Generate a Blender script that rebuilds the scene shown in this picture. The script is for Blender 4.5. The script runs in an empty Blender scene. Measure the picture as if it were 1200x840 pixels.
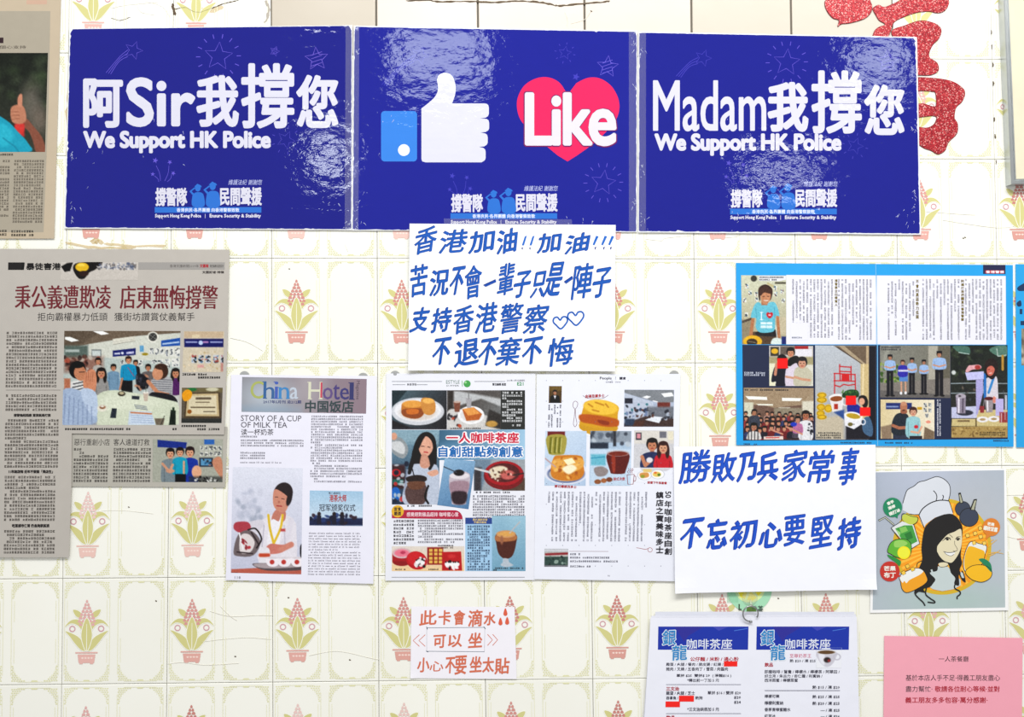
import bpy, bmesh, math, random
import numpy as np

# ---------------------------------------------------------------- camera
F = 1167.0
CAM = np.array([-0.07325, -1.45034, -0.04955])
YAW, PITCH, ROLL = -0.02524, 0.03916, -0.00361
def cam_rot(d):
    x, y, z = d
    c, s = math.cos(ROLL), math.sin(ROLL); x, z = c*x - s*z, s*x + c*z
    c, s = math.cos(PITCH), math.sin(PITCH); y, z = c*y - s*z, s*y + c*z
    c, s = math.cos(YAW), math.sin(YAW); x, y = c*x - s*y, s*x + c*y
    return x, y, z
from mathutils import Matrix, Vector
scene = bpy.context.scene
COL = scene.collection
cd = bpy.data.cameras.new('camera'); cam = bpy.data.objects.new('camera', cd); COL.objects.link(cam)
r_, f_, u_ = cam_rot((1, 0, 0)), cam_rot((0, 1, 0)), cam_rot((0, 0, 1))
M = Matrix.Identity(4)
for i in range(3):
    M[i][0] = r_[i]; M[i][1] = u_[i]; M[i][2] = -f_[i]; M[i][3] = CAM[i]
cam.matrix_world = M
cd.sensor_width = 36; cd.lens = F/1200*36; cd.clip_start = .01
scene.camera = cam

# ---------------------------------------------------------------- light
w = bpy.data.worlds.new('World'); scene.world = w; w.use_nodes = True
w.node_tree.nodes['Background'].inputs[0].default_value = (1.0, .995, .985, 1)
w.node_tree.nodes['Background'].inputs[1].default_value = 0.42
def area(name, loc, target, sx, sy, power, col=(1, 1, 1)):
    l = bpy.data.lights.new(name, 'AREA'); l.shape = 'RECTANGLE'; l.size = sx; l.size_y = sy; l.energy = power; l.color = col
    o = bpy.data.objects.new(name, l); COL.objects.link(o); o.location = loc
    o.rotation_euler = (Vector(target) - Vector(loc)).to_track_quat('-Z', 'Y').to_euler()
    return o
# fluorescent fittings on the cafe ceiling
area('ceiling_light', (0.50, -1.55, 1.50), (0.35, 0, -0.35), 1.7, .5, 27, (1, .985, .955))
area('ceiling_light', (-0.6, -2.0, 2.1), (-0.2, 0, -.4), 1.4, .6, 22, (.96, .985, 1))
WX = [(-.284, 1.484), (1.713, 1.467), (-.781, 1.028), (1.262, .955), (-.80, 1.82)]
# shop-front windows on the far side of the room, seen mirrored in the laminated posters
area('shop_window', (WX[0][0], -3.0, WX[0][1]), (WX[0][0], 0, WX[0][1]), .40, .28, 2.7, (.86, .94, 1))
area('shop_window', (WX[1][0], -3.0, WX[1][1]), (WX[1][0], 0, WX[1][1]), .26, .24, 1.5, (.86, .94, 1))
area('shop_window', (WX[2][0], -3.0, WX[2][1]), (WX[2][0], 0, WX[2][1]), .15, .16, .95, (.9, .96, 1))
area('shop_window', (WX[3][0], -3.0, WX[3][1]), (WX[3][0], 0, WX[3][1]), .34, .07, .8, (.9, .96, 1))
area('shop_window', (WX[4][0], -3.0, WX[4][1]), (WX[4][0], 0, WX[4][1]), .30, .14, 2.2, (.95, .98, 1))
scene.view_settings.view_transform = 'Standard'
scene.view_settings.look = 'None'
scene.view_settings.exposure = 0.30
scene.view_settings.gamma = 1.0

# ---------------------------------------------------------------- mapping from photo measurements to the wall (metres)
def rays(u, v):
    return cam_rot(((u-600)/F, np.ones_like(u), -(v-420)/F))
def wall_pt(px, py, d=0.0, ax=0.0, az=0.0, x0=0.0, z0=0.0):
    """points on the plane y = -(d + ax*(x-x0) + az*(z-z0))"""
    px = np.asarray(px, float); py = np.asarray(py, float)
    x, y, z = rays(px, py)
    d = np.asarray(d, float)
    # CAM.y + t*y + d + ax*(CAM.x+t*x-x0) + az*(CAM.z+t*z-z0) = 0
    t = -(CAM[1] + d + ax*(CAM[0]-x0) + az*(CAM[2]-z0)) / (y + ax*x + az*z)
    return np.stack([CAM[0]+t*x, CAM[1]+t*y, CAM[2]+t*z], -1)
def lin(c):
    c = np.asarray(c, float)/255.0
    return np.where(c <= .04045, c/12.92, ((c+.055)/1.055)**2.4)

# ---------------------------------------------------------------- materials
def new_mat(name):
    m = bpy.data.materials.new(name); m.use_nodes = True
    nt = m.node_tree; return m, nt, nt.nodes['Principled BSDF']
def bump(nt, b, scale, strength, dist, detail=3, stretch=None, to='Normal'):
    n = nt.nodes.new('ShaderNodeTexNoise'); n.inputs['Scale'].default_value = scale; n.inputs['Detail'].default_value = detail
    g = nt.nodes.new('ShaderNodeNewGeometry')
    mp = nt.nodes.new('ShaderNodeMapping')
    if stretch: mp.inputs['Scale'].default_value = stretch
    nt.links.new(g.outputs['Position'], mp.inputs['Vector'])
    nt.links.new(mp.outputs[0], n.inputs['Vector'])
    bp = nt.nodes.new('ShaderNodeBump'); bp.inputs['Strength'].default_value = strength; bp.inputs['Distance'].default_value = dist
    nt.links.new(n.outputs['Fac'], bp.inputs['Height'])
    nt.links.new(bp.outputs[0], b.inputs[to])
    return bp
def ink_mat(name, rough, coat, coat_rough, b_scale, b_str, b_dist, stretch=None, mott=.03, spec=.5):
    m, nt, b = new_mat(name)
    a = nt.nodes.new('ShaderNodeVertexColor'); a.layer_name = 'Col'
    n = nt.nodes.new('ShaderNodeTexNoise'); n.inputs['Scale'].default_value = 60; n.inputs['Detail'].default_value = 5
    g = nt.nodes.new('ShaderNodeNewGeometry'); nt.links.new(g.outputs['Position'], n.inputs['Vector'])
    mr = nt.nodes.new('ShaderNodeMapRange'); mr.inputs['To Min'].default_value = 1-mott*2; mr.inputs['To Max'].default_value = 1+mott
    nt.links.new(n.outputs['Fac'], mr.inputs['Value'])
    mx = nt.nodes.new('ShaderNodeVectorMath'); mx.operation = 'SCALE'
    nt.links.new(a.outputs['Color'], mx.inputs[0]); nt.links.new(mr.outputs[0], mx.inputs['Scale'])
    nt.links.new(mx.outputs[0], b.inputs['Base Color'])
    b.inputs['Roughness'].default_value = rough
    b.inputs['Specular IOR Level'].default_value = spec
    b.inputs['Coat Weight'].default_value = coat; b.inputs['Coat Roughness'].default_value = coat_rough
    if b_str:
        bp = bump(nt, b, b_scale, b_str, b_dist, 4, stretch)
        nt.links.new(bp.outputs[0], b.inputs['Coat Normal'])
    return m
INK = {
    'poster': ink_mat('laminated_poster_print', .6, 0.9, .035, 42, .16, .003, (1, 1, 1.5), .02, .02),
    'gloss':  ink_mat('plastic_sleeve_print', .5, .25, .18, 9, .35, .004, None, .02, .3),
    'paper':  ink_mat('paper_print', .75, 0, .2, 14, .25, .002, None, .015, .25),
    'news':   ink_mat('newsprint', .8, .12, .35, 8, .3, .004, None, .03, .2),
}
def glaze_mat():
    m, nt, b = new_mat('cream_tile_glaze')
    a = nt.nodes.new('ShaderNodeVertexColor'); a.layer_name = 'Col'
    g = nt.nodes.new('ShaderNodeNewGeometry')
    n = nt.nodes.new('ShaderNodeTexNoise'); n.inputs['Scale'].default_value = 7; n.inputs['Detail'].default_value = 6
    nt.links.new(g.outputs['Position'], n.inputs['Vector'])
    mr = nt.nodes.new('ShaderNodeMapRange'); mr.inputs['From Min'].default_value = .45; mr.inputs['From Max'].default_value = .75
    mr.inputs['To Min'].default_value = 0; mr.inputs['To Max'].default_value = .35
    nt.links.new(n.outputs['Fac'], mr.inputs['Value'])
    mx = nt.nodes.new('ShaderNodeMix'); mx.data_type = 'RGBA'; mx.blend_type = 'MULTIPLY'
    nt.links.new(mr.outputs[0], mx.inputs['Factor']); nt.links.new(a.outputs['Color'], mx.inputs['A'])
    mx.inputs['B'].default_value = (.95, .94, .89, 1)
    nt.links.new(mx.outputs['Result'], b.inputs['Base Color'])
    b.inputs['Roughness'].default_value = .22; b.inputs['Specular IOR Level'].default_value = .45
    bump(nt, b, 18, .15, .002)
    return m
GLAZE = glaze_mat()
def flat_mat(name, col, rough=.6, metal=0.0, alpha=1.0, spec=.5, bs=0, bd=.001, bst=.3):
    m, nt, b = new_mat(name)
    n = nt.nodes.new('ShaderNodeTexNoise'); n.inputs['Scale'].default_value = 40; n.inputs['Detail'].default_value = 4
    g = nt.nodes.new('ShaderNodeNewGeometry'); nt.links.new(g.outputs['Position'], n.inputs['Vector'])
    r = nt.nodes.new('ShaderNodeValToRGB')
    c = lin(col)
    r.color_ramp.elements[0].color = (*(c*.9), 1); r.color_ramp.elements[1].color = (*np.minimum(c*1.06, 1), 1)
    nt.links.new(n.outputs['Fac'], r.inputs[0]); nt.links.new(r.outputs[0], b.inputs['Base Color'])
    b.inputs['Roughness'].default_value = rough; b.inputs['Metallic'].default_value = metal; b.inputs['Alpha'].default_value = alpha
    b.inputs['Specular IOR Level'].default_value = spec
    if bs: bump(nt, b, bs, bst, bd)
    return m
EDGE = flat_mat('white_paper_edge', (238, 238, 238), .8)
GREYEDGE = flat_mat('grey_paper_edge', (180, 172, 160), .85)
GROUT = flat_mat('dark_grout', (112, 106, 96), .95, bs=300, bd=.0006)
ALU = flat_mat('brushed_aluminium', (196, 200, 200), .28, 1.0)
STEEL = flat_mat('worn_steel', (165, 165, 165), .3, 1.0)
BOARD = flat_mat('cream_board', (228, 221, 194), .35)
TAPE = flat_mat('clear_tape', (255, 252, 240),   .12, 0, .04, .2, 25, .004, .5)
TABM = flat_mat('grey_translucent_plastic', (170, 172, 172), .2, 0, .75)
CRACK = flat_mat('dark_crack_dirt', (96, 80, 62), .9)
HAIR = flat_mat('grey_crease_dirt', (224, 220, 208), .9)
def glitter():
    m, nt, b = new_mat('red_glitter_foam')
    g = nt.nodes.new('ShaderNodeNewGeometry')
    v = nt.nodes.new('ShaderNodeTexVoronoi'); v.inputs['Scale'].default_value = 780
    nt.links.new(g.outputs['Position'], v.inputs['Vector'])
    r = nt.nodes.new('ShaderNodeValToRGB'); cr = r.color_ramp; cr.interpolation = 'CONSTANT'
    cr.elements[0].position = 0; cr.elements[0].color = (*lin((142, 14, 30)), 1)
    cr.elements[1].position = .35; cr.elements[1].color = (*lin((182, 28, 42)), 1)
    e = cr.elements.new(.68); e.color = (*lin((204, 66, 70)), 1)
    e = cr.elements.new(.88); e.color = (*lin((232, 158, 152)), 1)
    s = nt.nodes.new('ShaderNodeSeparateColor')
    nt.links.new(v.outputs['Color'], s.inputs[0]); nt.links.new(s.outputs[0], r.inputs[0]); nt.links.new(r.outputs[0], b.inputs['Base Color'])
    b.inputs['Roughness'].default_value = .35; b.inputs['Metallic'].default_value = .3
    bp = nt.nodes.new('ShaderNodeBump'); bp.inputs['Strength'].default_value = .8; bp.inputs['Distance'].default_value = .001
    nt.links.new(s.outputs[1], bp.inputs['Height']); nt.links.new(bp.outputs[0], b.inputs['Normal'])
    return m
GLITTER = glitter()
DKRED = flat_mat('dark_red_foam_edge', (120, 18, 26), .6)

# ---------------------------------------------------------------- object helpers
def tag(o, label=None, cat=None, group=None, kind=None):
    if label: o['label'] = label
    if cat: o['category'] = cat
    if group: o['group'] = group
    if kind: o['kind'] = kind
    return o
def mesh_obj(name, verts, faces, mats, parent=None, loc=(0, 0, 0), midx=None, cols=None, ptcol=None, smooth=False):
    verts = np.asarray(verts, float) - np.asarray(loc, float)
    me = bpy.data.meshes.new(name)
    if isinstance(faces, np.ndarray) and faces.ndim == 2:
        k = faces.shape[1]
        me.vertices.add(len(verts)); me.vertices.foreach_set('co', verts.astype(np.float32).ravel())
        me.loops.add(faces.size); me.loops.foreach_set('vertex_index', faces.astype(np.int32).ravel())
        me.polygons.add(len(faces)); me.polygons.foreach_set('loop_start', np.arange(0, faces.size, k, dtype=np.int32))
        me.polygons.foreach_set('loop_total', np.full(len(faces), k, np.int32)); me.update(); me.shade_flat()
    else:
        me.from_pydata(verts.tolist(), [], faces)
    for m in (mats if isinstance(mats, (list, tuple)) else [mats]): me.materials.append(m)
    if midx is not None: me.polygons.foreach_set('material_index', np.asarray(midx, np.int32))
    if cols is not None:                       # one colour per face
        a = me.color_attributes.new('Col', 'FLOAT_COLOR', 'CORNER')
        tot = np.zeros(len(me.polygons), np.int32); me.polygons.foreach_get('loop_total', tot)
        c = np.repeat(np.c_[np.asarray(cols, float), np.ones(len(cols))], tot, axis=0)
        a.data.foreach_set('color', c.astype(np.float32).ravel())
    if ptcol is not None:
        a = me.color_attributes.new('Col', 'FLOAT_COLOR', 'POINT')
        a.data.foreach_set('color', np.c_[ptcol, np.ones(len(ptcol))].astype(np.float32).ravel())
    if smooth: me.polygons.foreach_set('use_smooth', np.ones(len(me.polygons), bool))
    o = bpy.data.objects.new(name, me); COL.objects.link(o)
    if parent: o.parent = parent
    else: o.location = loc
    return o

# ---------------------------------------------------------------- lettering: outlines of characters, cached
_gl = {}
def glyphs(s, bold=0.0, res=2, spacing=1.0):
    k = (s, round(bold, 4), res, spacing)
    if k in _gl: return _gl[k]
    c = bpy.data.curves.new('t', 'FONT'); c.body = s; c.offset = bold; c.resolution_u = res; c.space_character = spacing
    o = bpy.data.objects.new('t', c); COL.objects.link(o)
    bpy.context.view_layer.update()
    me = bpy.data.meshes.new_from_object(o)
    v = np.zeros(len(me.vertices)*3); me.vertices.foreach_get('co', v); v = v.reshape(-1, 3)[:, :2]
    f = [tuple(p.vertices) for p in me.polygons]
    bpy.data.objects.remove(o); bpy.data.curves.remove(c); bpy.data.meshes.remove(me)
    if len(v):
        lo, hi = v.min(0), v.max(0); v = (v-lo)/np.maximum(hi-lo, 1e-6)
    _gl[k] = (v, f); return _gl[k]

LAY = 6e-5
class Sheet:
    """a flat thing fixed to the wall; quad = its four corners in the photo (TL, TR, BR, BL), d = distance from the tiles"""
    def __init__(s, name, label, cat, quad, d, color, finish='paper', tilt=(0, 0), thick=.0004, edge=None, group=None,
                 shear=(0, 0), curl=None, outline=None, rough=0.0, n=28, color2=None):
        s.quad = np.array(quad, float); q = s.quad
        s.shear = shear; s.mat = INK[finish]; s.finish = finish
        cpt = wall_pt(*q.mean(0), d); s.d, s.ax, s.az = d, tilt[0], tilt[1]; s.x0, s.z0 = cpt[0], cpt[2]
        s.loc = cpt
        rnd = random.Random(name+str(q[0]))
        edge = edge or EDGE
        if outline is None:
            m = n
            u = np.linspace(0, 1, n+1); U, V = np.meshgrid(u, np.linspace(0, 1, m+1))
            P = ((1-U)*(1-V))[..., None]*q[0]+(U*(1-V))[..., None]*q[1]+(U*V)[..., None]*q[2]+((1-U)*V)[..., None]*q[3]
            if rough:
                J = np.array([[rnd.uniform(-rough, rough) for _ in range(2)] for _ in range(P.shape[0]*P.shape[1])]).reshape(P.shape)
                mask = np.zeros(P.shape[:2]); mask[0] = mask[-1] = 1; mask[:, 0] = mask[:, -1] = 1
                P = P+J*mask[..., None]
            w = s.map(P[..., 0].ravel(), P[..., 1].ravel(), 0)
            lift = np.zeros(w.shape[0]); uu, vv = U.ravel(), V.ravel()
            for (cu, cv, amt, rad) in (curl or []):
                r = np.hypot(uu-cu, vv-cv); lift += amt*np.clip(1-r/rad, 0, 1)**2
            w[:, 1] -= lift
            b = w.copy(); b[:, 1] += thick
            N = (n+1)*(m+1); idx = np.arange(N).reshape(m+1, n+1)
            f1 = np.stack([idx[:-1, :-1], idx[1:, :-1], idx[1:, 1:], idx[:-1, 1:]], -1).reshape(-1, 4)
            f2 = f1[:, ::-1]+N
            bd = np.r_[idx[0, :], idx[1:, -1], idx[-1, -2::-1], idx[-2::-1, 0]]
            f3 = np.stack([bd[:-1], bd[1:], bd[1:]+N, bd[:-1]+N], -1)
            F_ = np.concatenate([f1, f2, f3])
            mi = np.r_[np.zeros(len(f1)), np.ones(len(f2)+len(f3))]
            V_ = np.concatenate([w, b])
        else:
            o = np.array(outline, float); w = s.map(o[:, 0], o[:, 1], 0); b = w.copy(); b[:, 1] += thick; N = len(w)
            F_ = [tuple(range(N))[::-1], tuple(range(N, 2*N))]+[(i, (i+1) % N, (i+1) % N+N, i+N) for i in range(N)]
            mi = [0]+[1]*(N+1); V_ = np.concatenate([w, b])
        cl = np.tile(lin(color), (len(F_), 1))
        s.root = mesh_obj(name, V_, F_, [s.mat, edge], None, s.loc, mi, cols=cl)
        tag(s.root, label, cat, group)
    def map(s, px, py, lay):
        return wall_pt(px, py, s.d+np.asarray(lay, float)*LAY, s.ax, s.az, s.x0, s.z0)

class Part:
    def __init__(s, sheet, name, label=None, layer=2, stuff=False, parent=None):
        s.sh = sheet; s.name = name; s.label = label; s.layer = layer; s.V = []; s.Fc = []; s.C = []; s.n = 0; s.k = 0; s.stuff = stuff; s.parent = parent
        s.each = name in ('page_header', 'price_list', 'heading', 'subtitle_lettering', 'typed_text', 'crossheads', 'masthead_strip', 'handwriting_line', 'headline', 'headline_face', 'subheading', 'photo_lettering', 'vertical_title', 'pencil_marks')
        s.name = {'price_list': 'price_line', 'crossheads': 'crosshead', 'pencil_marks': 'pencil_mark'}.get(name, name)
    def add(s, v, f, col, dl=None):
        if dl is None:
            s.k += 1; dl = .03*s.k
        v = np.asarray(v, float)
        s.V.append(np.c_[v, np.full(len(v), s.layer+dl)]); s.Fc += [tuple(i+s.n for i in q) for q in f]
        c = lin(col); s.C += [c]*len(f); s.n += len(v)
        return s
    def poly(s, pts, col): pts = list(pts); return s.add(pts, [tuple(range(len(pts)))], col)
    def _one(s):
        q = Part(s.sh, s.name, s.label if s.label and s.label.count(' ') < 3 else None, s.layer); q.each = False; q.k = s.k; s.k += 20; return q
    def rect(s, x0, y0, x1, y1, col):
        if s.each: q = s._one(); q.rect(x0, y0, x1, y1, col); q.done(); return s
        return s.poly(s.shr([(x0, y0), (x1, y0), (x1, y1), (x0, y1)], x0, y0, x1, y1), col)
    def shr(s, pts, x0, y0, x1, y1):
        kx, ky = s.sh.shear; cx, cy = (x0+x1)/2, (y0+y1)/2
        p = np.asarray(pts, float); return np.stack([p[:, 0]+kx*(p[:, 1]-cy), p[:, 1]+ky*(p[:, 0]-cx)], -1)
    def ell(s, cx, cy, rx, ry, col, ang=0, n=24, a0=0, a1=360):
        a = np.radians(np.linspace(a0, a1, n+1)[:(-1 if a1-a0 == 360 else None)]); t = math.radians(ang)
        x, y = rx*np.cos(a), ry*np.sin(a)
        return s.poly(np.c_[cx+x*math.cos(t)-y*math.sin(t), cy+x*math.sin(t)+y*math.cos(t)], col)
    def ring(s, cx, cy, r, w, col, n=20):
        a = np.linspace(0, 2*math.pi, n, endpoint=False); o = np.c_[np.cos(a), np.sin(a)]
        v = np.r_[np.array([cx, cy])+o*(r-w/2), np.array([cx, cy])+o*(r+w/2)]
        return s.add(v, [(i, (i+1) % n, (i+1) % n+n, i+n) for i in range(n)], col)
    def line(s, pts, wd, col, closed=False, taper=False):
        p = np.asarray(pts, float)
        if closed: p = np.r_[p, p[:1]]
        t = np.gradient(p, axis=0)
        if closed: t[0] = t[-1] = (p[1]-p[0])+(p[-1]-p[-2])
        t /= np.maximum(np.linalg.norm(t, axis=1, keepdims=True), 1e-6); nn = np.c_[-t[:, 1], t[:, 0]]
        ww = np.full(len(p), wd/2.0)
        if taper: ww *= np.linspace(1, .25, len(p))
        v = np.r_[p+nn*ww[:, None], p-nn*ww[:, None]]; m = len(p)
        return s.add(v, [(i, i+1, i+1+m, i+m) for i in range(m-1)], col)
    def curve(s, pts, wd, col, closed=False, taper=False, k=6): return s.line(smooth(pts, closed, k), wd, col, closed, taper)
    def blob(s, pts, col, k=6): return s.poly(smooth(pts, True, k), col)
    def text(s, st, x0, y0, x1, y1, col, bold=0.0, rise=0, slant=0, rot=0, res=2, spacing=1.0, dup=None, dl=None, nib=None, thin=0.0):
        """bold: how many photo pixels the strokes grow on each side (drawn as shifted copies)"""
        if s.each:
            q = s._one(); q.text(st, x0, y0, x1, y1, col, bold, rise, slant, rot, res, spacing, dup, dl, nib, thin); q.done(); return s
        v, f = glyphs(st, -thin, 4 if y1-y0 > 14 else res, spacing)
        if not len(v): return s
        bold = bold*35.0*(1 if (y1-y0) > 30 else .6 if (y1-y0) > 15 else .22) if bold > 0 else 0
        bx = min(bold, 2.6)
        x0 += bx; x1 -= bx; y0 += bx; y1 -= bx
        X = x0+v[:, 0]*(x1-x0); Y = y1-v[:, 1]*(y1-y0); cx, cy = (x0+x1)/2, (y0+y1)/2
        X2 = X-slant*(Y-cy); Y2 = Y-rise*(X-cx)
        if rot:
            a = math.radians(rot); dx, dy = X2-cx, Y2-cy; X2, Y2 = cx+dx*math.cos(a)-dy*math.sin(a), cy+dx*math.sin(a)+dy*math.cos(a)
        p = s.shr(np.c_[X2, Y2], x0, y0, x1, y1)
        offs = [(0, 0)]
        if bx > .05:
            n = 4 if bx < .35 else 8 if bx < 1.5 else 12
            offs += [(bx*math.cos(2*math.pi*k/n+.4), bx*math.sin(2*math.pi*k/n+.4)) for k in range(n)]
            if bx > 1.1: offs += [(bx*.5*math.cos(2*math.pi*k/6), bx*.5*math.sin(2*math.pi*k/6)) for k in range(6)]
        if dup: offs.append(dup)
        if nib: offs = nib
        for k, o in enumerate(offs):
            s.add(p+np.array(o), f, col, None if dl is None else dl+k*.025)
        return s
    def vtext(s, st, x0, y0, x1, y1, col, bold=0.0, gap=.12):
        n = len(st); h = (y1-y0)/n
        for i, ch in enumerate(st):
            if ch.strip(): s.text(ch, x0, y0+i*h+h*gap/2, x1, y0+(i+1)*h-h*gap/2, col, bold)
        return s
    def done(s):
        if not s.V: return None
        V = np.concatenate(s.V); s.V = []; w = s.sh.map(V[:, 0], V[:, 1], V[:, 2])
        # keep every face turned towards the room
        F2 = []
        for f in s.Fc:
            a = V[list(f), :2]; ar = np.sum(a[:, 0]*np.roll(a[:, 1], -1)-np.roll(a[:, 0], -1)*a[:, 1])
            F2.append(f if ar < 0 else f[::-1])
        o = mesh_obj(s.name, w-s.sh.loc, F2, s.sh.mat, s.parent or s.sh.root, (0, 0, 0), cols=np.array(s.C))
        if s.label: o['label'] = s.label
        if s.stuff: o['kind'] = 'stuff'
        return o

def smooth(pts, closed=False, k=6):
    p = np.asarray(pts, float); n = len(p); out = []
    for i in range(n if closed else n-1):
        if closed: a, b, c, d = p[(i-1) % n], p[i], p[(i+1) % n], p[(i+2) % n]
        else: a, b, c, d = p[max(i-1, 0)], p[i], p[i+1], p[min(i+2, n-1)]
        for t in np.linspace(0, 1, k, endpoint=False):
            out.append(.5*((2*b)+(-a+c)*t+(2*a-5*b+4*c-d)*t*t+(-a+3*b-3*c+d)*t**3))
    if not closed: out.append(p[-1])
    return np.array(out)

def body_text(sheet, areas, col, ch=3.4, pitch=4.3, vertical=False, name='body_text', seed=1, layer=3, latin=False, para=.14, th=.2, keep=.93):
    """print too small to read: rows of little strokes"""
    rnd = random.Random(seed); V = []; Fc = []; n = 0; kx, ky = sheet.shear
    def q(x0, y0, x1, y1, l, cx, cy):
        nonlocal n
        for x, y in ((x0, y0), (x0, y1), (x1, y1), (x1, y0)): V.append((x+kx*(y-cy), y+ky*(x-cx), layer+l))
        Fc.append((n, n+1, n+2, n+3)); n += 4
    for (x0, y0, x1, y1) in areas:
        cx, cy = (x0+x1)/2, (y0+y1)/2
        L = (y1-y0) if vertical else (x1-x0); W = (x1-x0) if vertical else (y1-y0)
        rows = max(1, int(round(W/pitch))); per = max(1, int(L/(ch*1.02)))
        indent = 0
        for r in range(rows):
            end = per
            if rnd.random() < para and rows > 2: end = int(per*rnd.uniform(.2, .9)); nxt = 2
            else: nxt = 0
            c = indent; indent = nxt
            while c < end:
                if latin:
                    wl = rnd.randint(2, 7)
                    for k in range(wl):
                        if c+k >= end: break
                        a = x0+(c+k)*ch*1.02; b = y0+r*pitch+pitch*.3; h = pitch*.42
                        if rnd.random() < .3: q(a, b-h*.5, a+ch*.35, b+h, 0, cx, cy)
                        else: q(a, b, a+ch*.62, b+h*.85, 0, cx, cy)
                    c += wl+1; continue
                if rnd.random() > keep: c += 1; continue
                if vertical: a = x1-(r+.5)*pitch-ch/2; b = y0+c*ch*1.02
                else: a = x0+c*ch*1.02; b = y0+r*pitch+(pitch-ch)/2
                g = ch*.9; t = ch*th
                ks = rnd.choice(((.05, .42, .8), (.05, .8), (.1, .45, .8), (.3, .75), (.05, .4, .8)))
                for k in ks: q(a+g*rnd.uniform(0, .15), b+g*k, a+g*rnd.uniform(.85, 1), b+g*k+t, 0, cx, cy)
                for k in rnd.choice(((.42,), (.05, .75), (.2,), (.6,), (.1, .42))): q(a+g*k, b+g*rnd.uniform(0, .3), a+g*k+t, b+g, .25, cx, cy)
                c += 1
    V = np.array(V); w = sheet.map(V[:, 0], V[:, 1], V[:, 2])
    o = mesh_obj(name, w-sheet.loc, np.array(Fc), sheet.mat, sheet.root, cols=np.tile(lin(col), (len(Fc), 1)))
    o['kind'] = 'stuff'; return o

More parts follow.
